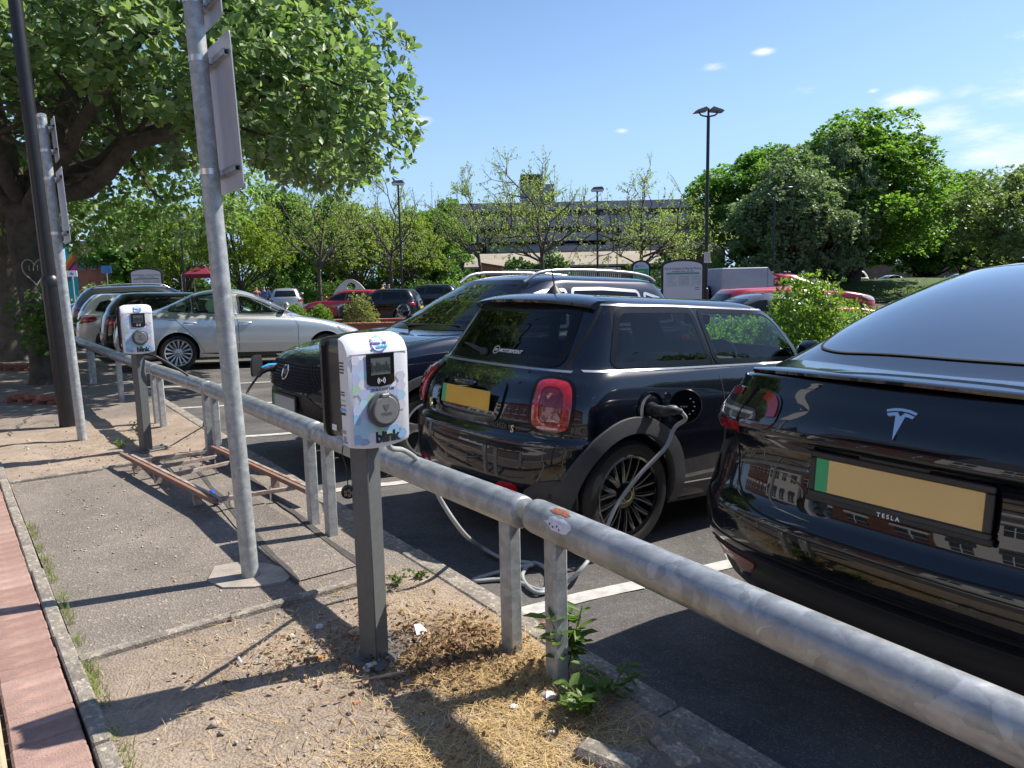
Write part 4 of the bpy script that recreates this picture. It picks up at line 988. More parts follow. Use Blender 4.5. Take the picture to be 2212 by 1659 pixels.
    def patch(s, name, poly, ax, mt, parent, off=.004, smooth=2, step=.03, rings=(1, .985, .8, .55, .3, .12), bulge=0.0, embed=-.006):
        pl = (rp(poly, smooth) if smooth < 1 else chaikin(poly, smooth)) if smooth else list(poly)
        pl = densify(pl, step); c = Vector((sum(p[0] for p in pl) / len(pl), sum(p[1] for p in pl) / len(pl))); n = len(pl); V = []
        for p in pl: V.append(s.hit(ax, p[0], p[1], embed)[0])
        for k, r in enumerate(rings):
            for p in pl:
                q = c + (Vector(p) - c) * r; V.append(s.hit(ax, q.x, q.y, off + bulge * (1 - r ** 3))[0])
        V.append(s.hit(ax, c.x, c.y, off + bulge)[0])
        F = [[k * n + i, k * n + (i + 1) % n, (k + 1) * n + (i + 1) % n, (k + 1) * n + i] for k in range(len(rings)) for i in range(n)]
        F += [[len(rings) * n + i, len(rings) * n + (i + 1) % n, (len(rings) + 1) * n] for i in range(n)]
        d = Vector((AX[ax] if isinstance(ax, str) else ax)[3]); a, b_, c_ = (V[i] for i in F[-1])
        if (b_ - a).cross(c_ - a).dot(d) > 0: F = [f[::-1] for f in F]
        me = bpy.data.meshes.new(name); me.from_pydata([tuple(v) for v in V], [], F); me.materials.append(mt)
        me.polygons.foreach_set('use_smooth', [True] * len(F)); me.set_sharp_from_angle(angle=radians(40)); me.update()
        return link(name, me, parent)
    def ribbons(s, name, lines, mt, parent, width=.006, off=.0012, step=.04, thick=True):
        "lines: list of (ax, pts, closed)"
        B = MB()
        for ax, pts, closed in lines:
            P = densify(pts, step, closed); n = len(P); V = []
            for i in range(n):
                a, b_ = Vector(P[i - 1] if (closed or i) else P[0]), Vector(P[(i + 1) % n] if (closed or i < n - 1) else P[-1]); t = (b_ - a).normalized(); nn = Vector((-t.y, t.x)) * width / 2
                q = Vector(P[i])
                L0, R0 = q + nn, q - nn
                for e, o_ in ((L0, -.004), (L0, off), (R0, off), (R0, -.004)) if thick else ((L0, off), (R0, off)):
                    V.append(s.hit(ax, e.x, e.y, o_)[0])
            k = 4 if thick else 2; m_ = n if closed else n - 1
            F = [[i * k + j, i * k + j + 1, ((i + 1) % n) * k + j + 1, ((i + 1) % n) * k + j] for i in range(m_) for j in range(k - 1)]
            B.add(V, F)
        return B.build(name, mt, parent, 45)
def wheel_meshes(key, R, rim, width, spokes, rimm, style):
    "axis along y, outer face at -y"
    h = width / 2; T = MB()
    T.lathe([(rim - .012, -h + .02), (rim + .004, -h + .004), (rim + (R - rim) * .35, -h - .004), (rim + (R - rim) * .7, -h - .002), (R - .018, -h + .012), (R - .004, -h + .03), (R, -h + .05), (R, h - .05), (R - .004, h - .03), (R - .02, h - .01), (rim, h)], 56, axis='y')
    for k in range(-2, 3): pass
    tyre = T.mesh(key + '_tyre', RUBBER, 40)
    G = MB()
    for j in range(56):                                            # tread blocks on the shoulder
        a = 2 * pi * j / 56
        G.box((0, 0, 0), (.012, width * .34, .004), mat=Matrix.Rotation(a, 3, 'Y') @ Matrix.Translation((0, 0, 0)).to_3x3()) if 0 else None
    Rm = MB(); Rm.lathe([(rim + .002, -h + .006), (rim - .004, -h + .001), (rim - .016, -h + .006), (rim - .022, -h + .03), (rim - .026, h - .02)], 56, axis='y')
    hub = .075
    def spoke(a0, a1, w0, w1, y0=-h + .035, y1=-h + .012, th=.03):
        # bar from the hub at angle a0 to the rim at angle a1 (rounded section)
        r0, r1 = hub * .8, rim - .014; V = []
        m_ = 5
        for i in range(m_ + 1):
            t = i / m_; r = r0 + (r1 - r0) * t; a = a0 + (a1 - a0) * t; w = w0 + (w1 - w0) * t; y = y0 + (y1 - y0) * sin(t * pi / 2)
            c, sn = cos(a), sin(a); tx, tz = -sn, c
            for dx, dy in ((-.5, .6), (-.42, .12), (-.18, 0), (.18, 0), (.42, .12), (.5, .6)):
                V.append((r * c + tx * w * dx, y + dy * th, r * sn + tz * w * dx))
        F = [[i * 6 + j, i * 6 + j + 1, (i + 1) * 6 + j + 1, (i + 1) * 6 + j] for i in range(m_) for j in range(5)]
        Rm.add(V, F)
    if style == 'twin':
        for k in range(10):
            a = 2 * pi * k / 10; dv = 2 * pi / 10 * .27
            for sg in (-1, 1): spoke(a + sg * .05, a + sg * dv, .026, .030)
    elif style == 'multi':
        for k in range(spokes): a = 2 * pi * k / spokes; spoke(a, a, .02, .042, th=.02)
    else:
        for k in range(5):
            a = 2 * pi * k / 5; spoke(a, a, .06, .09); spoke(a, a + .3, .03, .03)
    Rm.lathe([(hub, -h + .05), (hub, -h + .034), (hub * .8, -h + .026), (hub * .45, -h + .026)], 28, axis='y')
    rimme = Rm.mesh(key + '_rim', rimm, 40)
    Hb = MB().lathe([(.034, -h + .027), (.034, -h + .02), (.030, -h + .017), (.001, -h + .016)], 24, axis='y').mesh(key + '_cap', rimm if style != 'twin' else PLASTIC, 40)
    Dk = MB().lathe([(.001, -.01), (rim * .8, -.01), (rim * .8, .02), (.001, .02)], 32, axis='y').mesh(key + '_disc', mat(key + '_disc', (.08, .08, .085), .5, .6), 40)
    return tyre, rimme, Hb, Dk
def put_wheels(t, key, wb, track, R, rim, width, spokes, rimm, style, sides=(-1, 1)):
    if key not in _wh: _wh[key] = wheel_meshes(key, R, rim, width, spokes, rimm, style)
    ty, ri, hb, dk = _wh[key]
    for x in (0, wb):
        for sg in sides:
            w = link('wheel', ty, t, (x, sg * track, R)); w.rotation_euler = (0, random.uniform(0, 1) if sg < 0 else random.uniform(0, 1), 0 if sg < 0 else pi)
            link('rim', ri, w); link('hub_cap', hb, w); link('brake_disc', dk, w)
_wh = {}
def wheelhouse(t, wb, R, Rz, ws, inner=.42):
    n = 24
    for x in (0, wb):
        for sg in (-1, 1):
            B = MB(); V = []
            for i in range(n + 1):
                a = -.35 + (pi + .7) * i / n
                for y in (inner, ws): V.append((x + (R + .004) * cos(a), sg * y, Rz + (R + .004) * sin(a)))
            V += [V[2 * i] for i in range(0)]
            B.add(V, [[2 * i, 2 * i + 1, 2 * i + 3, 2 * i + 2] for i in range(n)] + [[2 * i for i in range(n + 1)]]); B.build('wheel_arch_liner', GAP, t)
def arch_trim(bd, name, t, x, z, R0, R1, mt, off=.012, a0=-12, a1=192, sides='RL', tuck=.05):
    for sd in sides:
        B = MB(); n = 40; sg = -1 if sd == 'R' else 1; V = []
        for i in range(n + 1):
            a = radians(a0 + (a1 - a0) * i / n); c, s_ = cos(a), sin(a)
            row = []
            for k, (r, o_) in enumerate(((R1, -.004), (R1 - .004, off * .8), ((R0 + R1) / 2, off), (R0 + .004, off), (R0, off * .6))):
                h, _n = bd.hit(sd, x + r * c, max(.2, z + r * s_), 0)
                y = abs(h.y) if abs(h.y) > .5 else .8
                row.append((x + r * c, sg * (y + o_), z + r * s_))
            row.append((row[-1][0], sg * (abs(row[-1][1]) - tuck), row[-1][2]))
            V += row
        B.add(V, [[i * 6 + j, i * 6 + j + 1, (i + 1) * 6 + j + 1, (i + 1) * 6 + j] for i in range(n) for j in range(5)])
        B.build(name, mt, t, 40)
def interior(t, x0, x1, w, zf, zt, dash_x, rhd=True, seats=True, steer=True):
    MB().box(((x0 + x1) / 2, 0, zf), (x1 - x0, 2 * w, .04)).build('cabin_floor', DARK, t)
    MB().box((dash_x + .18, 0, zt - .10), (.5, 2 * w * .93, .22), bev=.08).build('dashboard', DARK, t, 60)
    if seats:
        for sy in (-.37, .37):
            for sx in ((dash_x - .80, dash_x - 1.62) if x0 < -.4 else (dash_x - .70, dash_x - 1.12)):
                b = MB(); b.box((sx, sy, zf + .28), (.5, .48, .16), bev=.06); b.box((0, 0, 0), (.16, .46, .62), bev=.07, mat=Matrix.Rotation(radians(-14), 3, 'Y')) if 0 else None
                m_ = Matrix.Rotation(radians(-16), 3, 'Y')
                k_ = zt - zf - .32; b.box((sx - .20, sy, zf + .30 + k_ / 2), (.13, .44, k_ + .1), bev=.05, mat=m_); b.box((sx - .27, sy, zt + .05), (.08, .24, .15), bev=.04, mat=m_)
                b.build('seat', SEATM, t, 60)
    if steer:
        sy = -.37 if rhd else .37; b = MB(); c = Vector((dash_x - .22, sy, zt - .02)); m_ = Matrix.Rotation(radians(-65), 3, 'Y'); ring = [c + m_ @ Vector((.185 * cos(i * pi / 14), .185 * sin(i * pi / 14), 0)) for i in range(28)]
        b.tube(ring, .016, 8, close=True)
        for a in (0, pi * .6, -pi * .6): b.tube([c, c + m_ @ Vector((.18 * cos(a + pi), .18 * sin(a + pi), 0))], .014, 6)
        b.box(tuple(c), (.05, .13, .11), bev=.02, mat=None); b.build('steering_wheel', PLASTIC, t, 50)
def plate(t, pos, nrm, upd, mt, name='number_plate', w=.52, h=.111, flash=True, frame=None):
    n = Vector(nrm).normalized(); u = Vector(upd); u = (u - n * u.dot(n)).normalized(); r = u.cross(n)
    o = link(name, None, t); 
    b = MB(); b.box((0, 0, 0), (w, h, .006), bev=.003); me = b.mesh(name, mt, None); bpy.data.objects.remove(o); o = link(name, me, t)
    mm = Matrix((r, u, n)).transposed().to_4x4(); mm.translation = Vector(pos); o.matrix_local = mm
    if flash:
        f = link('green_flash', MB().box((-w / 2 + .024, 0, .0036), (.044, h - .004, .001)).mesh('green_flash', PLATE_G), o)
    if frame:
        g = MB(); e = .022
        for a, b_ in (((0, h / 2 + e / 2 - .001, 0), (w + 2 * e, e, .016)), ((0, -h / 2 - e / 2 + .001, 0), (w + 2 * e, e, .016)), ((w / 2 + e / 2 - .001, 0, 0), (e, h, .016)), ((-w / 2 - e / 2 + .001, 0, 0), (e, h, .016))): g.box(a, b_, bev=.004)
        link('plate_frame', g.mesh('plate_frame', frame), o)
    return o
BLACKP = paint('black_blue_paint', (.004, .0055, .011), 0, .25)
NAVYP = paint('dark_navy_paint', (.006, .009, .022), .2, .28)
TBLACK = paint('deep_black_paint', (.003, .0032, .005), 0, .2)
SILVERP = paint('silver_paint', (.55, .56, .57), .75, .34)
HEAD = radians(90)
def place(t, x, y, a, pitch=0.0, z=0.0):
    t.location = (x, y, z); t.rotation_euler = (0, pitch, radians(90 - a)); return t

# ------------------------------------------------------------------ small black hatchback on charge
def ring(z, xr, ar, nr, xf, bf, nf, w, **k): return dict(z=z, xr=xr, ar=ar, nr=nr, xf=xf, bf=bf, nf=nf, w=w, **k)
MR = [ring(.22, 0, .3, 2.4, 2.6, .5, 2.4, .02, sub=2), ring(.20, -.42, .35, 2.4, 3.05, .5, 2.4, .72), ring(.235, -.54, .42, 2.5, 3.17, .6, 2.5, .79), ring(.32, -.585, .44, 2.6, 3.22, .65, 2.5, .822), ring(.46, -.605, .44, 2.7, 3.25, .7, 2.5, .842),
      ring([(-.6, .575), (3.2, .56)], -.60, .43, 2.7, 3.25, .7, 2.5, .856), ring([(-.6, .625), (3.2, .60)], -.588, .42, 2.7, 3.25, .7, 2.5, .860, sub=3), ring([(-.6, .645), (3.2, .62)], -.562, .41, 2.7, 3.24, .7, 2.5, .861),
      ring([(-.6, .74), (1.8, .74), (3.2, .70)], -.545, .40, 2.8, 3.22, .7, 2.5, .858), ring([(-.6, .84), (1.8, .85), (3.2, .78)], -.515, .39, 2.9, 3.18, .7, 2.5, .848), ring([(-.5, .92), (1.8, .93), (3.15, .83)], -.455, .36, 3.0, 3.1, .65, 2.5, .828),
      ring([(-.5, .965), (1.8, .985), (2.5, .96), (3.1, .87)], -.395, .33, 3.1, 3.02, .62, 2.5, .806), ring([(-.5, .985), (1.8, 1.0), (2.5, .985), (3, .93)], -.378, .32, 3.1, 2.7, .6, 2.5, .790, sub=3), ring([(-.4, .998), (1.8, 1.015), (2.1, 1.03)], -.368, .32, 3.1, 1.98, .55, 2.5, .778),
      ring([(-.4, 1.1), (1.8, 1.12)], -.30, .32, 3.1, 1.88, .48, 2.6, .742), ring([(-.3, 1.22), (1.6, 1.23)], -.225, .30, 3.1, 1.74, .42, 2.8, .698), ring([(-.2, 1.325), (1.3, 1.325)], -.155, .28, 3.2, 1.58, .38, 3, .655), ring(1.366, -.12, .27, 3.3, 1.48, .36, 3, .628),
      ring(1.388, -.08, .26, 3.2, 1.40, .34, 3, .575), ring(1.405, .0, .25, 3, 1.28, .3, 2.8, .45), ring(1.413, .1, .25, 2.6, 1.1, .3, 2.6, .25, sub=4), ring(1.415, .2, .2, 2.2, .9, .3, 2.2, .0)]
def build_mini():
    t = thing('hatchback', 'black three-door hatchback on charge with an open round charging flap', 'car')
    bd = Body(MR, 130, 26, 7)
    for x in (0, 2.495): bd.arch(x, .312, .352)
    sw = lambda a, b: [(a, 1.03), (a + .05, 1.315), (b - .02, 1.325), (b, 1.03)]
    qw = [(-.10, 1.028), (.03, 1.325), (.62, 1.335), (.695, 1.028)]
    dw = [(.745, 1.03), (.69, 1.335), (1.34, 1.335), (1.44, 1.28), (1.60, 1.06), (1.60, 1.03)]
    rw = [(-.57, 1.03), (.57, 1.03), (.50, 1.325), (-.50, 1.325)]
    fw = [(-.63, 1.06), (.63, 1.06), (.54, 1.36), (-.54, 1.36)]
    for ax in 'LR':
        for pl in (qw, dw): bd.cut(rp(pl, .05), ax, .96)
    bd.cut(rp(rw, .05), 'B', .965); bd.cut(rp(fw, .05), 'F', .96)
    bd.body('body', BLACKP, t)
    for ax in 'LR':
        bd.patch('side_window', qw, ax, GLASS_DARK, t, .003, .05, embed=.003); bd.patch('door_window', dw, ax, GLASS_TINT, t, .003, .05, embed=.003)
        bd.ribbons('window_seal', [(ax, rp(qw, .05), True), (ax, rp(dw, .05), True)], FRIT, t, .034, .004)
    bd.patch('rear_window', rw, 'B', GLASS_DARK, t, .003, .05, embed=.003)
    bd.ribbons('rear_window_edge', [('B', rp(rw, .05), True)], FRIT, t, .05, .0045)
    bd.patch('windscreen', fw, 'F', GLASS_SCREEN, t, .003, .05, embed=.003); bd.ribbons('screen_edge', [('F', rp(fw, .05), True)], FRIT, t, .05, .004)
    # bright belt line round sides and tail
    B_ = [('R', [(-.26, .997), (.4, 1.001), (1.0, 1.006), (1.7, 1.014)], False), ('L', [(-.26, .997), (.4, 1.001), (1.0, 1.006), (1.7, 1.014)], False), ('B', [(-.665, .990), (0, .988), (.665, .990)], False)]
    bd.ribbons('belt_trim', B_, SATIN, t, .011, .004)
    bd.ribbons('roof_trim', [('R', [(-.06, 1.352), (.5, 1.356), (1.40, 1.346)], False), ('L', [(-.06, 1.352), (.5, 1.356), (1.40, 1.346)], False)], SATIN, t, .009, .004)
    # panel gaps
    hat = [(-.60, .985), (-.655, .93), (-.66, .80), (-.61, .685), (-.5, .655), (.5, .655), (.61, .685), (.66, .80), (.655, .93), (.60, .985)]
    G = [('B', chaikin(hat, 2, False), False)]
    for ax in 'LR':
        G += [(ax, [(.725, .995), (.745, .78), (.745, .46), (.80, .33)], False), (ax, [(.80, .33), (1.85, .33)], False), (ax, [(.668, 1.34), (.722, 1.02)], False), (ax, [(-.30, 1.0), (-.04, 1.345)], False), (ax, [(-.39, .66), (-.33, .655)], False), (ax, [(.0, 1.345), (-.10, 1.02)], False)]
    tag(bd.ribbons('panel_gap', G, GAP, t, .007, .0015), kind='stuff')
    # roof spoiler over the tailgate glass
    def spo():
        V = []; ys = np.linspace(-.585, .585, 15)
        for y in ys:
            q = y / .585; xe = -.185 + .075 * abs(q) ** 2.6; dz = -.028 * abs(q) ** 3
            for x, z in ((.06, 1.375), (.06, 1.422 - .016 * q * q), (-.06, 1.414 - .012 * q * q), (xe + .02, 1.388), (xe, 1.377), (xe + .006, 1.360), (xe + .05, 1.345), (.02, 1.34)): V.append((x, y, z + dz))
        F = [[i * 8 + j, i * 8 + (j + 1) % 8, (i + 1) * 8 + (j + 1) % 8, (i + 1) * 8 + j] for i in range(14) for j in range(8)] + [list(range(8)), list(range(14 * 8, 15 * 8))[::-1]]
        return MB().add(V, F).build('roof_spoiler', BLACKP, t, 35)
    s_ = spo()
    MB().box((-.115, 0, 1.352), (.012, .26, .010), bev=.003).build('brake_light', REDDARK, s_)
    # tail lights
    for sg in (-1, 1):
        A = ((-5, sg * 4.5, 0), (0.67 * sg * -1, .74, 0), (0, 0, 1), (.74, sg * -.67, 0))
        oy = lambda dx: dx
        # axis plane: a runs outwards round the corner
        ea = Vector((.67 * 1, .74 * sg, 0)).normalized(); dd = Vector((.74, -.67 * sg, 0)); o = Vector((-.445, .687 * sg, 0)) - dd * 4
        A = (tuple(o), tuple(ea), (0, 0, 1), tuple(dd))
        outl = [(x_ * .86, .812 + (z_ - .81) * .83) for x_, z_ in [(-.125, .69), (-.13, .80), (-.11, .95), (-.02, .97), (.11, .955), (.125, .84), (.105, .68), (.04, .655), (-.07, .66)]]
        bd.patch('light_surround', [(x * 1.2, (z - .81) * 1.16 + .81) for x, z in outl], A, FRIT, t, .008, 2)
        L_ = bd.patch('tail_light', outl, A, REDLENS, t, .014, .05, bulge=.014)
        inn = [(x_ * .86, .812 + (z_ - .81) * .83) for x_, z_ in [(-.07, .715), (-.075, .80), (-.06, .91), (.0, .92), (.06, .91), (.075, .83), (.065, .715), (.02, .695)]]
        bd.patch('inner_lens', inn, A, REDDARK, L_, .0265, 1, bulge=.006, rings=(1, .8, .5, .2))
        bd.ribbons('light_guide', [(A, chaikin([(x * 1.1, (z - .81) * 1.06 + .81) for x, z in inn], 2), True)], mat('red_guide', (.42, .012, .012), .2, coat=1) if 'red_guide' not in bpy.data.materials else bpy.data.materials['red_guide'], L_, .010, .029)
        for p, q in (((-.05, .795), (.055, .795)), ((-.035, .74), (.045, .87)), ((-.042, .86), (.05, .745))): bd.ribbons('flag_bar', [(A, [p, q], False)], mat('flag_red', (.16, .004, .008), .15, coat=1) if 'flag_red' not in bpy.data.materials else bpy.data.materials['flag_red'], L_, .022, .034)
        bd.patch('reverse_lens', [(-.07, .698), (.045, .698), (.038, .714), (-.068, .714)], A, CLEARL, L_, .026, 1, rings=(1, .6))
    # plate and its recess
    rec = [(-.30, .70), (-.335, .76), (-.325, .875), (-.27, .905), (.27, .905), (.325, .875), (.335, .76), (.30, .70), (.2, .685), (-.2, .685)]
    bd.ribbons('plate_recess', [('B', chaikin(rec, 2), True)], BLACKP, t, .03, .012)
    c, n = bd.hit('B', 0, .797, .010)
    plate(t, c + Vector((-.012, 0, 0)), (-1, 0, .10), (0, 0, 1), PLATE_Y)
    MB().box((c.x - .006, 0, .885), (.05, .20, .024), bev=.008).build('tailgate_handle', BLACKP, t, 50)
    c, n = bd.hit('B', .43, .715, .004)
    bdg = MB(); bdg.lathe([(.001, 0), (.028, 0), (.030, -.003), (.001, -.005)], 20, (0, 0, 0), 'x'); o = bdg.build('charge_badge', mat('yellow_badge', (.62, .60, .10), .4), t); o.location = c + Vector((-.006, 0, 0)); o.rotation_euler = (0, 0, -.25)
    MB().box((-.004, -.035, -.004), (.012, .03, .02), bev=.004).build('badge_wing', CHROME, o)
    c, n = bd.hit('B', -.36, .672, .004)
    put_text('COOPER', .042, mat('dark_badge', (.10, .10, .105), .2, .9), t, c + Vector((-.003, .035, .003)), (.12, -1, 0), (0, 0, 1), bold=.0012, depth=.002, space=1.05)
    put_text('S', .056, mat('pale_gold', (.62, .58, .36), .3, .6), t, c + Vector((-.003, -.09, -.003)) + Vector((.012, 0, 0)), (.16, -1, 0), (0, 0, 1), bold=.0012, depth=.002, shear=.15)
    c, n = bd.hit('B', -.02, 1.065, .008)
    WP = mat('white_print', (.75, .75, .75), .5)
    put_text('MOTORPOINT', .034, WP, t, c + Vector((0, -.115, 0)), (.0, -1, 0), n.cross(Vector((0, -1, 0))), bold=.0008, depth=.0003, shear=.2)
    put_text('m', .036, WP, t, c + Vector((0, .028, .004)), (.0, -1, 0), n.cross(Vector((0, -1, 0))), bold=.0008, depth=.0003)
    rr = MB(); u_ = n.cross(Vector((0, -1, 0))); cc = c + Vector((0, .028, .002)); rr.tube([cc + Vector((0, -1, 0)) * .026 * cos(i * pi / 12) + u_ * .026 * sin(i * pi / 12) for i in range(24)], .002, 5, close=True); rr.build('print_ring', WP, t)
    # rear wiper, lower cladding, reflectors
    c, n = bd.hit('B', .12, 1.045, .012); d2, _ = bd.hit('B', .40, 1.085, .014)
    b = MB(); b.tube([c, (c + d2) / 2 + n * .01, d2], [.016, .012, .006], 8); b.box(tuple(c), (.03, .08, .05), bev=.015); b.build('rear_wiper', PLASTIC, t, 50)
    low = [(-.62, .32), (-.3, .28), (.3, .28), (.62, .32), (.56, .22), (-.56, .22)]
    bd.patch('lower_bumper', low, 'B', CLAD, t, .006, 1)
    for sg in (-1, 1): bd.patch('reflector', [(sg * .36, .335), (sg * .53, .335), (sg * .52, .385), (sg * .40, .38)], 'B', REDLENS, t, .010, 1)
    for x in (0, 2.495): arch_trim(bd, 'arch_cladding', t, x, .312, .352, .445, CLAD, .016)
    for ax in 'LR': bd.patch('sill_cladding', [(.34, .20), (.42, .335), (2.06, .335), (2.15, .20)], ax, CLAD, t, .012, 0, step=.08)
    for sg in (-1, 1):
        A = (tuple(Vector((-.40, .70 * sg, 0)) - Vector((.62, -.78 * sg, 0)) * 4), (.78, .62 * sg, 0), (0, 0, 1), (.62, -.78 * sg, 0))
        bd.patch('bumper_cladding', [(-.22, .24), (-.16, .40), (.02, .44), (.10, .40), (.12, .22)], A, CLAD, t, .008, 1)
        c, n = bd.hit(A, -.05, .345, .009); MB().lathe([(.001, 0), (.016, 0), (.018, .004)], 14, tuple(c), 'x').build('parking_sensor', PLASTIC, t)
    # door handles, mirrors, antenna
    for sg, ax in ((-1, 'R'), (1, 'L')):
        c, n = bd.hit(ax, .93, .865, .022); b = MB(); b.tube([c + Vector((-.085, -sg * .02, 0)), c + Vector((-.07, 0, 0)), c + Vector((.06, 0, .002)), c + Vector((.085, -sg * .02, 0))], .012, 8); b.build('door_handle', CHROME, t, 50)
        c, n = bd.hit(ax, 1.55, 1.02, .11); b = MB(); b.box(tuple(c + Vector((0, 0, .03))), (.10, .19, .13), bev=.045); b.tube([c + Vector((0, -sg * .1, -.03)), c], .02, 8); b.build('door_mirror', BLACKP, t, 60)
    b = MB(); b.lathe([(.055, 0), (.05, .012), (.03, .035), (.016, .05), (.008, .058)], 18, (.10, 0, 1.414)); b.build('antenna_base', PLASTIC, t, 60)
    MB().tube([(.10, 0, 1.46), (.04, 0, 1.70), (.0, 0, 1.86)], [.005, .0035, .002], 6).build('antenna', PLASTIC, t)
    # cabin
    interior(t, -.3, 1.9, .66, .42, .98, 1.42, True)
    MB().box((1.46, 0, 1.27), (.04, .24, .075), bev=.03).build('rear_view_mirror', PLASTIC, t, 60)
    MB().box((1.43, -.06, 1.17), (.006, .06, .09), bev=.003).build('air_freshener', mat('yellow_card', (.65, .45, .05), .7), t)
    wheelhouse(t, 2.495, .352, .312, .80)
    put_wheels(t, 'mini', 2.495, .735, .312, .228, .20, 10, mat('gloss_black_alloy', (.006, .006, .007), .18, coat=.8), 'twin')
    for o in [o for o in t.children if o.name.startswith('wheel') and 'liner' not in o.name]:
        o.children[0]; MB().lathe([(.030, -.0835), (.034, -.0835), (.034, -.0855), (.030, -.0855)], 24, axis='y').build('cap_ring', mat('lime_ring', (.50, .52, .05), .4) if 'lime_ring' not in bpy.data.materials else bpy.data.materials['lime_ring'], o)
    # charging socket, flap and plug on the off-side quarter
    c, n = bd.hit('R', .115, .79, .002)
    b = MB(); b.lathe([(.098, 0), (.096, -.004), (.088, -.002), (.080, .030), (.001, .032)], 30, tuple(c), 'y'); b.build('charge_recess', FRIT, t, 40)
    b = MB(); V = []
    rim_ = [(c.x + .086 * cos(a), c.y - .003, c.z + .086 * sin(a)) for a in np.linspace(pi * .55, pi * 1.3, 12)]; rim2 = [(c.x + .060 * cos(a), c.y - .0015, c.z + .072 * sin(a)) for a in np.linspace(pi * .55, pi * 1.3, 12)]
    b.add(rim_ + rim2, [[i, i + 1, 12 + i + 1, 12 + i] for i in range(11)]); b.build('socket_edge', SATIN, t, 60)
    f = MB(); f.lathe([(.001, -.004), (.094, -.004), (.098, 0), (.094, .006), (.001, .007)], 30, (0, 0, 0), 'y'); fl = f.build('charge_flap', FRIT, t, 40); fl.location = c + Vector((.215, -.055, .01)); fl.rotation_euler = (0, 0, radians(-28))
    put_text('GBQ'[0:0] + 'o o o', .018, WP, fl, (-.01, -.0046, .0), (1, 0, 0), (0, 0, 1), depth=.0003)
    for k in range(5):
        a = radians(60 - 30 * k); MB().box((.052 * cos(a), -.0046, .05 * sin(a)), (.008, .001, .005)).build('flap_mark', WP, fl)
    MB().tube([c + Vector((.095, 0, 0)), c + Vector((.13, -.03, 0))], .012, 8).build('flap_hinge', PLASTIC, t)
    return t, c
mini, SOCK = build_mini()
place(mini, .135, 4.615, 54.6, .055, .005)
bpy.context.view_layer.update()
MW = mini.matrix_world.copy()
sk = MW @ SOCK; MF = (MW.to_3x3() @ Vector((1, 0, 0))); MO = (MW.to_3x3() @ Vector((0, -1, 0)))
pl = thing('charging_plug', 'black charging plug pushed into the hatchback charging socket', 'plug', sk)
b = MB(); b.tube([MO * .0, MO * .03], [.040, .036], 16); b.tube(bez([MO * .02, MO * .09 + Vector((0, 0, .0)), MO * .125 + MF * .03 + Vector((0, 0, .01)), MO * .14 + MF * .085 + Vector((0, 0, .0))], 6), [.031] * 8 + [.027] * 7 + [.022, .018, .017, .016], 14); b.build('handle', PLASTIC, pl, 50)
c0 = sk + MO * .14 + MF * .085
pts = [c0, c0 + MF * .035 + Vector((0, 0, -.045)), atd(1457, 925, 3.98), atd(1436, 968, 3.93), atd(1383, 1024, 3.88), atd(1333, 1090, 3.83), atd(1303, 1155, 3.75), atd(1262, 1222, 3.5), at(1215, 1262, .02), at(1160, 1280, .02), at(1128, 1245, .02), at(1152, 1216, .03), at(1186, 1236, .02), at(1172, 1275, .02), at(1100, 1252, .015), at(1022, 1254, .015), at(1105, 1228, .02), at(1150, 1218, .04), at(1085, 1206, .03), at(1035, 1178, .06)]
p0 = uv(2.37, 1.18, .98)
pts += [atd(1000, 1150, 3.4), atd(955, 1085, 3.35), atd(928, 1030, 3.3), atd(902, 994, 3.2), atd(872, 973, 3.0), atd(842, 966, 2.82), p0 + Vector((.03, .10, -.02)), p0 + Vector((-.02, .09, .02))]
cable('charging_lead', pts, .011, CABG, 'grey charging lead looping on the asphalt between charger and black hatchback', 10, 10)
MB().tube([c0 + MF * .02 + MO * .02 + Vector((0, 0, -.25)), c0 + MF * .075 + MO * .06 + Vector((0, 0, -.245))], .014, 8)
# dust cap hanging from the charger by a thin cord
cp = atd(752, 1062, 2.62)
hc = thing('socket_cap', 'black dust cap hanging on a thin cord under the nearer charging post', 'cap', cp)
q = atd(741, 962, 2.60) - cp
MB().tube(bez([Vector((0, 0, .01)), q * .5 + Vector((.004, 0, 0)), q * .8 + Vector((-.006, 0, 0)), q], 6), .0022, 6).build('cord', PLASTIC, hc)
capb = MB(); capb.lathe([(.001, .012), (.022, .012), (.025, .006), (.025, -.010), (.022, -.012), (.020, -.004), (.001, -.003)], 20, (0, 0, 0), 'y'); o = capb.build('cap', PLASTIC, hc, 40); o.rotation_euler = (.25, 0, .2)
for i in range(5): MB().lathe([(.0035, -.004), (.005, -.0125), (.004, -.0125)], 8, (.011 * cos(i * 1.256), 0, .011 * sin(i * 1.256)), 'y').build('pin', SATIN, o)
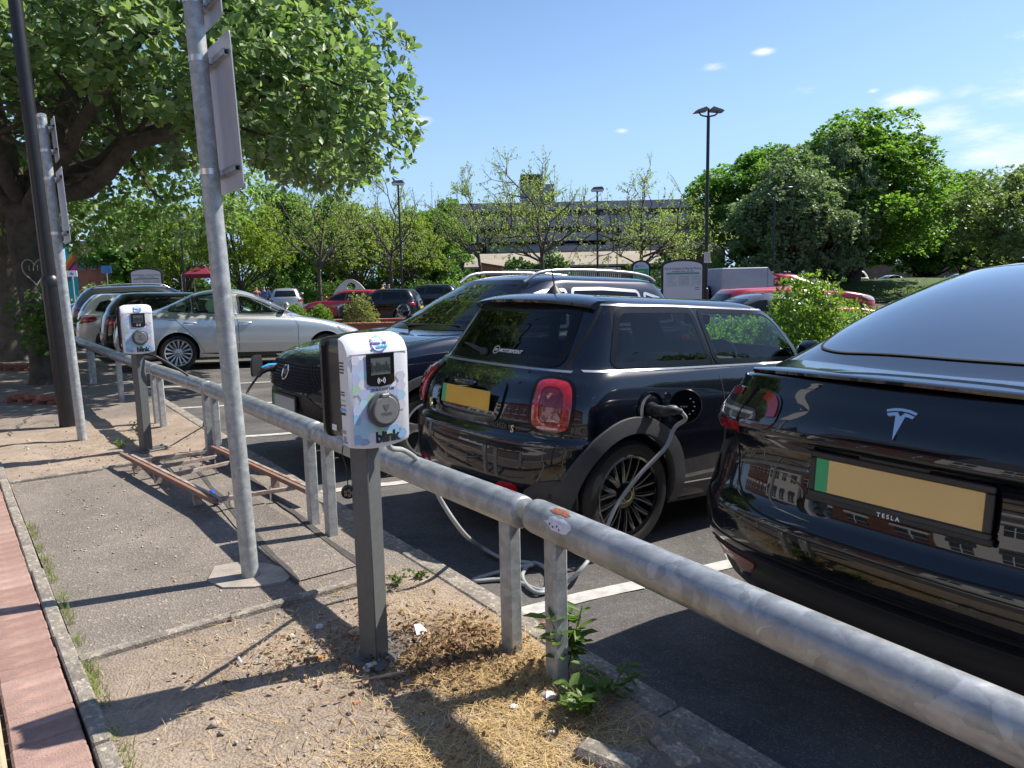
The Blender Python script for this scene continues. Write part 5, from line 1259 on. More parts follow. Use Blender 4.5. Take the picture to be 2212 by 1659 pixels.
# ------------------------------------------------------------------ black electric crossover at the rail (its tail faces the footpath)
TR = [ring(.26, -.2, .3, 2.4, 3.2, .5, 2.4, .02, sub=2), ring(.25, -.74, .4, 2.4, 3.6, .6, 2.4, .80), ring(.29, -.85, .48, 2.5, 3.7, .7, 2.4, .87), ring(.36, -.90, .50, 2.6, 3.78, .8, 2.4, .915), ring([(-1, .455), (-.3, .40), (3.8, .36)], -.925, .50, 2.6, 3.8, .85, 2.4, .935, sub=4),
      ring([(-1, .475), (-.3, .42), (3.8, .40)], -.945, .50, 2.6, 3.82, .85, 2.4, .945, sub=4), ring([(-1, .54), (3.8, .50)], -.962, .50, 2.65, 3.83, .85, 2.4, .952), ring([(-1, .625), (3.8, .58)], -.955, .50, 2.65, 3.83, .85, 2.4, .957), ring([(-1, .665), (3.8, .60)], -.925, .50, 2.7, 3.83, .85, 2.4, .957, sub=4),
      ring([(-1, .72), (3.8, .62)], -.908, .50, 2.7, 3.82, .85, 2.4, .956), ring([(-1, .895), (3.8, .70)], -.912, .50, 2.7, 3.79, .85, 2.4, [(-1, .885), (0, .942), (1, .95), (3, .94)], sub=4), ring([(-1, .925), (3.8, .72)], -.938, .50, 2.7, 3.78, .85, 2.4, [(-1, .878), (0, .94), (1, .948), (3, .93)]), ring([(-1, .965), (0, .94), (3.8, .74)], -.932, .49, 2.7, 3.76, .85, 2.4, [(-1, .852), (0, .93), (1, .945), (3, .92)]),
      ring([(-1, 1.06), (-.4, 1.0), (2, .95), (3.6, .78)], -.895, .47, 2.8, 3.7, .85, 2.4, [(-1, .805), (0, .895), (1, .925), (3, .88)]), ring([(-1, 1.118), (-.4, 1.05), (1.8, .99), (3.5, .82)], -.872, .46, 2.9, 3.6, .85, 2.4, [(-1, .77), (0, .865), (1, .90), (3, .80)], sub=4), ring([(-1, 1.136), (-.4, 1.07), (1.8, 1.0), (3.4, .85)], -.862, .46, 2.9, 3.5, .8, 2.4, [(-1, .78), (0, .86), (1, .885), (3, .75)], sub=4),
      ring([(-1, 1.143), (-.4, 1.09), (1.8, 1.01), (3.2, .90)], -.835, .46, 2.9, 3.2, .8, 2.4, [(-1, .765), (0, .84), (1, .87), (3, .7)], sub=4), ring([(-.8, 1.165), (-.3, 1.12), (1.8, 1.02), (2.5, .99)], -.70, .46, 2.9, 2.55, .7, 2.4, [(-1, .75), (0, .81), (1, .85), (2.4, .75)]), ring([(-.6, 1.20), (-.1, 1.16), (1.8, 1.05), (2.3, 1.04)], -.575, .48, 3, 2.3, .6, 2.4, [(-1, .73), (0, .78), (1, .82), (2.2, .72)]),
      ring([(-.4, 1.275), (.3, 1.24), (2, 1.2)], -.385, .5, 3, 2.02, .6, 2.5, [(-1, .72), (1, .775)]), ring([(-.2, 1.365), (.5, 1.36), (1.8, 1.34)], -.145, .5, 3, 1.72, .6, 2.5, [(-1, .68), (1, .73)]), ring([(0, 1.45), (1.6, 1.45)], .11, .5, 3, 1.5, .5, 2.6, .68), ring([(.2, 1.52), (1.4, 1.53)], .37, .45, 3, 1.45, .4, 2.6, .635),
      ring(1.575, .62, .35, 3, 1.42, .3, 2.6, .575), ring(1.60, .82, .3, 3, 1.38, .25, 2.6, .48), ring(1.615, .98, .2, 2.6, 1.33, .12, 2.4, .32), ring(1.622, 1.08, .08, 2.2, 1.28, .08, 2.2, .0)]
def build_tesla():
    t = thing('electric_crossover', 'black electric crossover seen from behind with a T emblem on its tailgate', 'car')
    bd = Body(TR, 110, 30, 6)
    for x in (0, 2.89): bd.arch(x, .355, .40)
    bd.body('body', TBLACK, t)
    TG = mat('dark_glass', (.004, .005, .007), .02, coat=1.0, spec=.8, coatrough=.0); TG.node_tree.nodes['Principled BSDF'].inputs['Coat IOR'].default_value = 2.6
    rg = [(-.545, -.45), (-.56, 0), (-.545, .45), (-.45, .60), (-.2, .645), (.3, .60), (.62, .555), (.62, -.555), (.3, -.60), (-.2, -.645), (-.45, -.60)]
    bd.patch('rear_window', rg, 'T', TG, t, .0035, .10, step=.04, rings=(1, .99, .9, .75, .6, .45, .3, .15))
    rf = [(.635, -.545), (.635, .545), (1.42, .47), (1.42, -.47)]
    bd.patch('glass_roof', rf, 'T', TG, t, .0035, .06, step=.04)
    bd.ribbons('window_seal', [('T', rp(rg, .10), True)], GAP, t, .010, .0045)
    for ax in 'LR':
        bd.patch('side_window', [(-.25, 1.17), (.1, 1.40), (.55, 1.52), (1.2, 1.555), (1.5, 1.40), (1.9, 1.12), (1.9, 1.08), (.5, 1.09)], ax, TG, t, .003, .05)
        bd.patch('sill_cladding', [(.45, .26), (.45, .36), (2.4, .36), (2.4, .26)], ax, CLAD, t, .008, 0)
    # lower bumper and reflectors
    bd.patch('lower_bumper', [(-.86, .30), (-.86, .425), (-.80, .452), (-.4, .452), (0, .452), (.4, .452), (.80, .452), (.86, .425), (.86, .30), (.7, .262), (-.7, .262)], 'B', mat('matt_black_bumper', (.022, .021, .021), .55, bump=.05, bscale=300), t, .006, .03)
    for sg in (-1, 1): bd.patch('reflector', [(sg * .80, .437), (sg * .50, .428), (sg * .52, .395), (sg * .58, .385), (sg * .74, .410)], 'B', REDDARK if 0 else mat('dull_red_lens', (.16, .02, .015), .25, coat=.6) if 'dull_red_lens' not in bpy.data.materials else bpy.data.materials['dull_red_lens'], t, .011, .02)
    # shut lines
    G = [('B', chaikin([(-.70, 1.09), (-.705, .98), (-.69, .90), (-.655, .80), (-.63, .70), (-.54, .635), (-.3, .622), (.3, .622), (.54, .635), (.63, .70), (.655, .80), (.69, .90), (.705, .98), (.70, 1.09)], 2, False), False), ('B', [(-.88, .50), (-.6, .492), (.6, .492), (.88, .50)], False)]
    tag(bd.ribbons('panel_gap', G, GAP, t, .007, .0015), kind='stuff')
    # tail lights: red outer hoop, smoked centre, clear reverse lamp
    RB_ = mat('smoked_lens', (.020, .014, .015), .08, coat=1.0)
    RH = mat('hoop_red', (.30, .006, .012), .12, coat=1)
    for sg in (-1, 1):
        d = Vector((.62, -.78 * sg, 0)).normalized(); e = Vector((.78, .62 * sg, 0)).normalized(); o = Vector((-.60, .84 * sg, 0)) - d * 4
        A = (tuple(o), tuple(e), (0, 0, 1), tuple(d))
        ol = [(-.492, .965), (-.478, 1.018), (-.45, 1.052), (-.40, 1.066), (-.2, 1.056), (.03, 1.028), (.18, 1.01), (.215, .98), (.17, .885), (.05, .858), (-.10, .880), (-.28, .912), (-.47, .932)]
        Lm = bd.patch('tail_light', ol, A, RB_, t, .005, .03, bulge=.004)
        bd.ribbons('light_hoop', [(A, rp([(-.375, 1.046), (-.425, 1.042), (-.462, 1.005), (-.472, .952)], .03)[6:-6], False)], RH, Lm, .030, .0105, step=.02)
        bd.ribbons('light_hoop', [(A, rp([(-.37, .925), (-.1, .902), (.06, .882), (.16, .905), (.19, .975), (.16, .992), (.0, 1.012), (-.2, 1.036), (-.30, 1.044)], .03)[6:-6], False)], RH, Lm, .026, .0105, step=.02)
        bd.patch('reverse_lens', [(-.42, .955), (-.40, .99), (-.16, 1.0), (-.10, .965), (-.14, .94)], A, mat('smoked_clear', (.10, .09, .09), .1, coat=1) if 'smoked_clear' not in bpy.data.materials else bpy.data.materials['smoked_clear'], Lm, .0095, .02, rings=(1, .8, .4))
        bd.ribbons('lamp_strip', [(A, [(-.40, .975), (-.17, .975)], False), (A, [(-.02, .93), (-.04, .99)], False), (A, [(.05, .93), (.05, .975)], False)], CLEARL, Lm, .010, .012)
        bd.ribbons('lamp_gap', [(A, [(-.335, 1.066), (-.33, .90)], False)], GAP, Lm, .007, .0125)
    # raised lip along the tailgate edge
    V = []; ys = np.linspace(-.68, .68, 27)
    for y in ys:
        q = abs(y) / .68; xl = -.885 + .15 * q ** 2.4; z = 1.148 - .020 * q ** 2; w_ = 1 - .85 * q ** 8
        h0 = bd.hit('T', xl + .20, y, .0015)[0]; h1 = bd.hit('T', xl + .09, y, .0015)[0]
        V += [tuple(h0), (h1.x, y, h1.z + .006 * w_), (xl + .012, y, z + .004), (xl, y, z - .003), (xl + .002, y, z - .013), (xl + .05, y, z - .026)]
    MB().add(V, [[i * 6 + j, i * 6 + j + 1, (i + 1) * 6 + j + 1, (i + 1) * 6 + j] for i in range(26) for j in range(5)]).build('tailgate_lip', TBLACK, t, 38)
    # emblem
    c, n = bd.hit('B', 0, 1.033, .003)
    hh = [(-.058, .034), (-.03, .043), (0, .0455), (.03, .043), (.058, .034), (.0535, .0245), (.028, .032), (0, .0345), (-.028, .032), (-.0535, .0245)]
    st = [(-.052, .0185), (-.03, .026), (-.0125, .0285), (0, .012), (.0125, .0285), (.03, .026), (.052, .0185), (.045, .009), (.030, .013), (.018, .014), (.0, -.085), (-.018, .014), (-.030, .013), (-.045, .009)]
    em = link('emblem', None, t); bpy.data.objects.remove(em)
    for k, pl in enumerate((hh, st)):
        b = MB(); b.prism([(a_ * .82, z_ * .80) for a_, z_ in pl], -.003, .004); o = b.build('emblem', CHROME, t); u = Vector((0, 0, 1)); u = (u - n * u.dot(n)).normalized(); r = u.cross(n)
        mm = Matrix((r, u, n)).transposed().to_4x4(); mm.translation = c; o.matrix_local = mm
    # number plate in its frame
    c, n = bd.hit('B', 0, .818, .012)
    po = plate(t, (min(c.x, -.915), 0, .818), (-1, 0, .03), (0, 0, 1), PLATE_Y2, frame=mat('plate_surround', (.02, .02, .021), .35))
    MB().box((min(c.x, -.915) - .003, 0, .738), (.018, .575, .022), bev=.004).build('plate_ledge', PLASTIC, t)
    put_text('TESLA', .019, WHITEP, t, (min(c.x, -.915) - .0135, .0, .739), (0, -1, 0), (0, 0, 1), bold=.0004, depth=.0003, space=1.5)
    MB().box((min(c.x, -.915) + .006, 0, .903), (.04, .22, .022), bev=.008).build('tailgate_release', PLASTIC, t)
    put_text('Long Range'[0:0] + 'Long Range', .045, mat('dark_chrome', (.20, .20, .21), .2, 1.0), t, bd.hit('B', -.50, .80, .003)[0], (.05, -1, 0), (0, 0, 1), bold=.0006, depth=.001, shear=.25) if 0 else None
    wheelhouse(t, 2.89, .40, .355, .88); put_wheels(t, 'crossover', 2.89, .83, .355, .25, .25, 10, mat('dark_alloy', (.06, .06, .065), .35, .6), 'multi')
    arch_l = [arch_trim(bd, 'arch_cladding', t, x, .355, .40, .455, CLAD, .008) for x in (0, 2.89)]
    return t
PLATE_Y2 = mat('bright_yellow_plate', (.72, .50, .19), .5, var=.03, vscale=4)
tesla = place(build_tesla(), 1.873, 2.645, 56.9, .05, -.015)

# ------------------------------------------------------------------ dark navy electric SUV, nose to the rail
GR = [ring(.24, -.2, .3, 2.4, 3.0, .5, 2.4, .02, sub=2), ring(.22, -.62, .4, 2.4, 3.22, .6, 2.4, .76), ring(.27, -.76, .44, 2.5, 3.33, .62, 2.5, .83), ring(.38, -.83, .46, 2.6, 3.40, .64, 2.6, .87), ring(.52, -.86, .46, 2.6, 3.44, .66, 2.7, .892), ring(.66, -.855, .46, 2.7, 3.445, .68, 2.7, .90), ring([(-.8, .80), (3, .78)], -.84, .46, 2.7, 3.43, .70, 2.7, .905),
      ring([(-.8, .92), (2.2, .91), (3.4, .855)], -.82, .45, 2.8, 3.39, .70, 2.7, .895), ring([(-.8, 1.0), (2.2, .99), (3.4, .90)], -.80, .44, 2.8, 3.33, .70, 2.6, .875), ring([(-.8, 1.045), (2.2, 1.035), (3.2, .94)], -.785, .42, 2.9, 3.24, .70, 2.6, .85, sub=4), ring([(-.8, 1.06), (2.2, 1.06), (3.0, .985)], -.775, .42, 2.9, 3.02, .68, 2.6, .825), ring([(-.8, 1.07), (2.0, 1.08), (2.6, 1.055)], -.77, .42, 2.9, 2.66, .66, 2.6, .81),
      ring([(-.8, 1.085), (2, 1.09), (2.3, 1.105)], -.76, .42, 3, 2.30, .62, 2.5, .80), ring([(-.7, 1.22), (2, 1.22)], -.70, .42, 3, 2.06, .60, 2.5, .755), ring([(-.6, 1.36), (1.8, 1.37)], -.60, .40, 3, 1.78, .58, 2.6, .70), ring([(-.5, 1.48), (1.5, 1.485)], -.50, .38, 3, 1.54, .55, 2.7, .645), ring([(-.5, 1.535), (1.0, 1.55)], -.44, .36, 3, 1.40, .52, 2.8, .60), ring([(-.4, 1.56), (1, 1.58)], -.36, .35, 3, 1.27, .5, 2.8, .53),
      ring([(-.3, 1.58), (.8, 1.60)], -.2, .3, 2.8, 1.1, .45, 2.6, .36), ring([(-.1, 1.595), (.6, 1.608)], 0, .25, 2.2, .9, .3, 2.2, 0)]
def suv_shell(t, paintm, cutglass, ns=90, ne=22, sub=5, silver=True):
    bd = Body(GR, ns, ne, sub)
    for x in (0, 2.585): bd.arch(x, .33, .375)
    sw = [[(1.05, 1.115), (.97, 1.455), (1.22, 1.44), (1.50, 1.36), (1.95, 1.125)], [(-.02, 1.115), (.02, 1.44), (.50, 1.465), (.89, 1.46), (.96, 1.115)], [(-.42, 1.14), (-.30, 1.36), (-.06, 1.425), (-.10, 1.118)]]
    fw = [(-.69, 1.125), (.69, 1.125), (.52, 1.52), (-.52, 1.52)]; rw = [(-.60, 1.12), (.60, 1.12), (.50, 1.45), (-.50, 1.45)]
    if cutglass:
        for ax in 'LR':
            for p in sw[:2]: bd.cut(rp(p, .04), ax, .955)
        bd.cut(rp(fw, .06), 'F', .965)
    bd.body('body', paintm, t)
    for ax in 'LR':
        for p in sw: bd.patch('side_window', p, ax, (GLASS_DARK if cutglass else GLASS_FAR), t, .003, .04, embed=.003 if cutglass else -.004)
        bd.ribbons('window_frame', [(ax, rp(p, .04), True) for p in sw], SATIN if silver else PLASTIC, t, .030 if silver else .025, .006)
    bd.patch('windscreen', fw, 'F', GLASS_SCREEN if cutglass else GLASS_FAR, t, .003, .06, embed=.003 if cutglass else -.004)
    bd.ribbons('screen_edge', [('F', rp(fw, .06), True)], FRIT, t, .045, .0042)
    bd.patch('rear_window', rw, 'B', GLASS_FAR, t, .004, .05)
    for x in (0, 2.585): arch_trim(bd, 'arch_cladding', t, x, .33, .375, .45, CLAD, .014)
    for ax in 'LR': bd.patch('sill_cladding', [(.36, .24), (.42, .36), (2.16, .36), (2.22, .24)], ax, CLAD, t, .010, 0, step=.1)
    for sg in (-1, 1):
        d = Vector((.70, -.72 * sg, 0)).normalized(); e = Vector((.72, .70 * sg, 0)).normalized(); A = (tuple(Vector((-.60, .78 * sg, 0)) - d * 4), tuple(e), (0, 0, 1), tuple(d))
        bd.patch('tail_light', [(-.20, .84), (-.18, .96), (.20, 1.0), (.24, .90), (.1, .84)], A, REDLENS, t, .008, .04, bulge=.01)
        z0 = 1.575; b = MB(); b.tube(bez([(1.38, sg * .555, z0 - .05), (1.18, sg * .575, z0 + .045), (.7, sg * .582, z0 + .068), (.1, sg * .575, z0 + .056), (-.22, sg * .56, z0 + .02), (-.36, sg * .545, z0 - .03)], 8), .017, 8); b.build('roof_rail', SATIN, t, 60)
    G = []
    for ax in 'LR': G += [(ax, [(1.03, 1.10), (1.04, .7), (1.02, .38)], False), (ax, [(2.02, 1.08), (2.04, .7), (1.98, .38)], False), (ax, [(.02, 1.10), (.03, .85), (.36, .5)], False)]
    G += [('T', rp([(3.22, -.55), (3.30, 0), (3.22, .55), (2.5, .765), (2.30, .74)], .1)[6:-6], False)]
    tag(bd.ribbons('panel_gap', G, GAP, t, .007, .0015), kind='stuff')
    for sg, ax in ((-1, 'R'), (1, 'L')):
        for x in (1.18, .18): c, n = bd.hit(ax, x, .94, .02); MB().tube([c + Vector((-.1, -sg * .018, 0)), c + Vector((-.08, 0, 0)), c + Vector((.06, 0, 0)), c + Vector((.09, -sg * .018, 0))], .012, 6).build('door_handle', paintm, t, 50)
        c, n = bd.hit(ax, 1.86, 1.13, .12); b = MB(); b.box(tuple(c + Vector((0, 0, .03))), (.10, .20, .14), bev=.05); b.tube([c + Vector((0, -sg * .12, -.04)), c], .02, 8); b.build('door_mirror', paintm, t, 60)
    wheelhouse(t, 2.585, .375, .33, .85)
    return bd
def build_mg():
    t = thing('electric_suv', 'dark navy electric SUV with silver roof rails charging through its grille', 'car')
    bd = suv_shell(t, NAVYP, True, 110, 28, 7)
    put_wheels(t, 'suv', 2.585, .78, .33, .225, .21, 5, mat('machined_alloy', (.35, .35, .36), .3, .9), 'five')
    # grille with raised mesh, badge, plate, lamps
    gr = [(-.60, .70), (-.62, .80), (-.50, .855), (0, .87), (.50, .855), (.62, .80), (.60, .70), (.48, .64), (0, .63), (-.48, .64)]
    g = bd.patch('grille', gr, 'F', GAP, t, .004, .05)
    B = MB()
    for r in range(9):
        for k in range(-16, 17):
            y, z = k * .037 + (.0185 if r % 2 else 0), .655 + r * .024
            if inpoly(np.array([[y, z]]), [(a * .95, (b - .75) * .92 + .75) for a, b in gr])[0] and abs(y) + abs(z - .76) * 1.4 > .10:
                c, n = bd.hit('F', y, z, .010); B.add([c + Vector((0, .013, 0)), c + Vector((0, 0, .009)), c - Vector((0, .013, 0)), c - Vector((0, 0, .009)), c + n * .008], [[0, 1, 4], [1, 2, 4], [2, 3, 4], [3, 0, 4]])
    tag(B.build('grille_studs', mat('dark_chrome_studs', (.10, .10, .105), .22, .9), t), kind='stuff')
    c, n = bd.hit('F', 0, .775, .010)
    oc8 = [(.062 * cos(pi / 8 + i * pi / 4), .062 * sin(pi / 8 + i * pi / 4)) for i in range(8)]
    u = Vector((0, 0, 1)); u = (u - n * u.dot(n)).normalized(); r = u.cross(n)
    MB().tube([c + r * a + u * b for a, b in oc8], .0075, 6, close=True).build('badge_ring', CHROME, t, 30)
    MB().prism([(a * .97, b * .97) for a, b in oc8], -.004, .001, lambda a, b, h: tuple(c + r * a + u * b + n * h)).build('badge_field', FRIT, t)
    put_text('MG', .062, CHROME, t, c + n * .003, r, u, bold=.0015, depth=.002, space=.85)
    c, n = bd.hit('F', 0, .527, .022)
    plate(t, c, (1, 0, 0), (0, 0, 1), PLATE_W, frame=PLASTIC)
    bd.patch('lower_grille', [(-.66, .30), (-.70, .46), (-.4, .62), (.4, .62), (.70, .46), (.66, .30), (.4, .26), (-.4, .26)], 'F', PLASTIC, t, .006, .05)
    for sg in (-1, 1):
        d = Vector((-.62, -.78 * sg, 0)).normalized(); e = Vector((-.78, .62 * sg, 0)).normalized(); A = (tuple(Vector((3.10, .78 * sg, 0)) - d * 4), tuple(e), (0, 0, 1), tuple(d))
        bd.patch('headlight', [(-.20, .80), (-.18, .855), (.10, .925), (.26, .935), (.22, .87), (.05, .80)], A, CLEARL, t, .008, .03, bulge=.008)
        bd.patch('fog_lamp_surround', [(-.16, .46), (-.14, .56), (.05, .585), (.10, .50), (.04, .45)], A, SATIN, t, .006, .03)
        bd.patch('fog_lamp', [(-.13, .475), (-.11, .545), (.03, .565), (.06, .505), (.02, .465)], A, AMBER, t, .012, .02, bulge=.006)
    # charging flap beside the badge, swung open
    f = link('charge_flap', rowmesh('charge_flap', .24, .17, .02, PLASTIC, .03) if 0 else MB().prism(rp([(-.12, -.09), (.12, -.09), (.13, .02), (.09, .09), (-.10, .09)], .04), -.009, .009).mesh('charge_flap', PLASTIC, 40), t)
    c, n = bd.hit('F', -.30, .78, .012)
    mm = Matrix(((0, 1, 0), (0, 0, 1), (1, 0, 0))).transposed().to_4x4(); f.matrix_local = Matrix.Translation(c + Vector((.10, -.17, .015))) @ Matrix.Rotation(radians(-38), 4, 'Z') @ mm
    MB().prism(rp([(-.055, -.045), (.055, -.045), (.055, .05), (-.055, .05)], .015), .0095, .014).build('flap_inset', mat('flap_grey', (.09, .095, .095), .4), f)
    MB().prism([(-.045, -.035), (.045, -.035), (.045, .04), (-.045, .04)], .0142, .016).build('flap_screen', mat('flap_dark', (.05, .055, .055), .3), f)
    interior(t, -.6, 2.2, .72, .50, 1.08, 1.72, True)
    MB().box((1.58, 0, 1.42), (.05, .22, .07), bev=.03).build('rear_view_mirror', PLASTIC, t, 60)
    MB().box((1.95, -.45, 1.13), (.004, .05, .08)).build('permit', mat('orange_card', (.55, .22, .06), .7), t)
    for y0, y1 in ((-.02, .58), (-.62, -.06)):
        p, q = bd.hit('F', y0, 1.115, .018)[0], bd.hit('F', y1, 1.13, .018)[0]
        MB().tube([p, (p + q) / 2 + Vector((0, 0, .004)), q], [.012, .010, .006], 6).build('wiper', PLASTIC, t, 60)
    return t, c
mg, MSOCK = build_mg()
place(mg, .886, 8.123, 233.9, -.025, -.07)
bpy.context.view_layer.update()
sk = mg.matrix_world @ (MSOCK + Vector((-.02, .0, 0))); fw_ = (mg.matrix_world.to_3x3() @ Vector((1, 0, 0))); rt_ = mg.matrix_world.to_3x3() @ Vector((0, -1, 0))
pl2 = thing('charging_plug', 'black and blue charging plug in the open nose flap of the navy SUV', 'plug', sk)
b = MB(); b.tube(bez([fw_ * -.02, fw_ * .05, fw_ * .11 + Vector((0, 0, -.01)), fw_ * .17 + Vector((0, 0, -.06))], 5), [.034] * 6 + [.028] * 6 + [.02] * 4, 12); b.build('handle', PLASTIC, pl2, 50)
MB().tube([fw_ * .00 + Vector((0, 0, .026)), fw_ * .07 + Vector((0, 0, .026)), fw_ * .13 + Vector((0, 0, .008))], [.016, .018, .012], 8).build('blue_grip', mat('blue_grip', (.03, .30, .62), .4), pl2, 60)
e0 = sk + fw_ * .16 + Vector((0, 0, -.05))
pts = [e0, e0 + fw_ * .10 + Vector((0, 0, -.13)), atd(530, 870, 6.15), atd(512, 930, 6.1), at(492, 1000, .03), at(470, 985, .02), at(440, 935, .02)]
p0 = uv(6.9, 1.32, .95) + Vector((.08, .06, 0))
pts += [atd(445, 860, 6.55), atd(410, 815, 6.5), atd(372, 790, 6.42), atd(345, 774, 6.35), p0 + Vector((.02, 0, -.02)), p0 + Vector((-.06, 0, 0))]
cable('charging_lead', pts, .010, PLASTIC, 'thin black charging lead from the farther charger to the navy SUV', 10, 8)

# ------------------------------------------------------------------ saloon template
SR = [ring(.22, -.2, .3, 2.4, 3.1, .5, 2.4, .02, sub=2), ring(.20, -.80, .4, 2.4, 3.45, .6, 2.4, .76), ring(.25, -.92, .45, 2.5, 3.58, .7, 2.5, .85), ring(.36, -.98, .46, 2.6, 3.64, .75, 2.5, .895), ring([(-1, .52), (3.6, .48)], -1.005, .48, 2.6, 3.66, .8, 2.5, .91), ring([(-1, .60), (3.6, .56)], -1.0, .48, 2.6, 3.65, .8, 2.5, .912), ring([(-1, .72), (3.6, .64)], -.975, .48, 2.7, 3.61, .8, 2.5, .908),
      ring([(-1, .85), (2, .82), (3.5, .70)], -.95, .46, 2.8, 3.55, .8, 2.5, .90), ring([(-1, .95), (2, .90), (3.4, .74)], -.935, .45, 2.8, 3.46, .8, 2.5, .88), ring([(-1, 1.01), (0, .975), (2, .935), (3.3, .78)], -.92, .43, 2.9, 3.36, .78, 2.4, .855, sub=4), ring([(-.9, 1.035), (0, .99), (2, .95), (3.2, .83)], -.88, .42, 2.9, 3.15, .75, 2.4, .83), ring([(-.7, 1.05), (0, 1.0), (2, .965), (2.8, .92)], -.62, .42, 2.8, 2.72, .7, 2.4, .815),
      ring([(-.3, 1.07), (.2, 1.015), (2, .985), (2.4, .99)], -.30, .5, 2.8, 2.36, .65, 2.4, .80), ring([(0, 1.19), (2, 1.13)], .02, .5, 2.8, 2.05, .65, 2.4, .745), ring([(.2, 1.30), (1.8, 1.27)], .24, .48, 2.9, 1.74, .6, 2.5, .69), ring([(.4, 1.385), (1.5, 1.375)], .42, .45, 3, 1.48, .5, 2.6, .63), ring(1.43, .58, .40, 3, 1.32, .4, 2.6, .56), ring(1.455, .75, .35, 2.8, 1.2, .3, 2.5, .44), ring(1.468, .85, .2, 2.4, 1.1, .2, 2.4, .25, sub=3), ring(1.47, .9, .1, 2.2, 1.05, .1, 2.2, 0)]
def saloon(t, paintm, detail=True, cutglass=True, ns=90, ne=20, sub=5, frame=None, wheel='saloon', gl=None):
    bd = Body(SR, ns, ne, sub)
    for x in (0, 2.71): bd.arch(x, .325, .365)
    sw = [[(1.10, 1.015), (1.07, 1.36), (1.26, 1.34), (1.55, 1.24), (2.02, 1.02)], [(.28, 1.03), (.30, 1.29), (.55, 1.36), (.95, 1.372), (.98, 1.018)], [(-.13, 1.055), (.05, 1.20), (.25, 1.28), (.23, 1.035)]]
    fw = [(-.68, 1.02), (.68, 1.02), (.53, 1.36), (-.53, 1.36)]
    if cutglass:
        for ax in 'LR':
            for p in sw: bd.cut(rp(p, .04), ax, .95)
        bd.cut(rp(fw, .06), 'F', .96)
    bd.body('body', paintm, t); gl = gl or (GLASS_TINT if cutglass else GLASS_FAR)
    for ax in 'LR':
        for p in sw: bd.patch('side_window', p, ax, gl, t, .003, .04, embed=.003 if cutglass else -.004)
        bd.ribbons('window_frame', [(ax, rp(p, .04), True) for p in sw], PLASTIC, t, .028, .005)
        if detail:
            bd.ribbons('window_trim', [(ax, chaikin([(-.18, 1.04), (.2, 1.015), (1.0, 1.003), (2.1, 1.0)], 2, False), False), (ax, chaikin([(-.19, 1.05), (.05, 1.23), (.3, 1.335), (.8, 1.40), (1.2, 1.385), (1.6, 1.26), (2.1, 1.02)], 2, False), False)], SATIN, t, .012, .008)
            bd.ribbons('body_crease', [(ax, [(-.7, .505), (-.37, .50)], False), (ax, [(.40, .50), (2.31, .49)], False)], paintm, t, .02, .006)
    bd.patch('windscreen', fw, 'F', GLASS_SCREEN if cutglass else GLASS_FAR, t, .003, .06, embed=.003 if cutglass else -.004)
    bd.patch('rear_window', [(-.20, -.58), (-.23, 0), (-.20, .58), (.30, .52), (.42, 0), (.30, -.52)], 'T', GLASS_FAR, t, .004, .06)
    G = []
    for ax in 'LR': G += [(ax, [(1.02, 1.0), (1.05, .8), (1.06, .33)], False), (ax, [(2.06, .99), (2.16, .8), (2.16, .33)], False), (ax, [(-.13, 1.03), (.0, .88), (.28, .60), (.45, .33)], False), (ax, [(-.15, .90), (.0, .90)], False)]
    tag(bd.ribbons('panel_gap', G, GAP, t, .007, .0015), kind='stuff')
    for ax in 'LR':
        bd.patch('sill_cladding', [(.36, .21), (.40, .315), (2.31, .315), (2.36, .21)], ax, PLASTIC, t, .004, 0, step=.1)
        for x in (0, 2.71): pass
    for x in (0, 2.71): arch_trim(bd, 'arch_lip', t, x, .325, .365, .385, paintm, .004)
    for sg, ax in ((-1, 'R'), (1, 'L')):
        for x in ((1.18, .22) if detail else (1.18,)):
            c, n = bd.hit(ax, x, .855, .022); b = MB(); b.tube([c + Vector((-.11, -sg * .02, 0)), c + Vector((-.09, 0, 0)), c + Vector((.06, 0, 0)), c + Vector((.10, -sg * .02, 0))], .013, 8); b.build('door_handle', paintm, t, 50)
            bd.patch('handle_cup', [(x - .06, .825), (x - .06, .87), (x + .05, .87), (x + .05, .825)], ax, CHROME if detail else GAP, t, .002, .02)
        c, n = bd.hit(ax, 1.93, 1.04, .12); b = MB(); b.box(tuple(c + Vector((0, 0, .04))), (.11, .20, .14), bev=.05); b.tube([c + Vector((0, -sg * .12, -.03)), c], .022, 8); b.build('door_mirror', paintm, t, 60)
        d = Vector((.70, -.72 * sg, 0)).normalized(); e = Vector((.72, .70 * sg, 0)).normalized(); A = (tuple(Vector((-.78, .78 * sg, 0)) - d * 4), tuple(e), (0, 0, 1), tuple(d))
        bd.patch('tail_light', [(-.22, .74), (-.22, .90), (.16, .93), (.20, .85), (.14, .74)], A, mat('pale_lens', (.55, .48, .46), .2, coat=.8) if 'pale_lens' not in bpy.data.materials and detail else (bpy.data.materials['pale_lens'] if detail else REDLENS), t, .008, .04, bulge=.01)
        d = Vector((-.62, -.78 * sg, 0)).normalized(); e = Vector((-.78, .62 * sg, 0)).normalized(); A = (tuple(Vector((3.25, .74 * sg, 0)) - d * 4), tuple(e), (0, 0, 1), tuple(d))
        bd.patch('headlight', [(-.20, .60), (-.18, .68), (.10, .755), (.34, .80), (.28, .70), (.10, .62)], A, CLEARL, t, .008, .04, bulge=.01)
    c, n = bd.hit('B', 0, .78, .01); plate(t, c, (-1, 0, 0), (0, 0, 1), PLATE_Y, flash=False)
    c, n = bd.hit('F', 0, .48, .01); plate(t, c, (1, 0, 0), (0, 0, 1), PLATE_W, flash=False)
    wheelhouse(t, 2.71, .365, .325, .86)
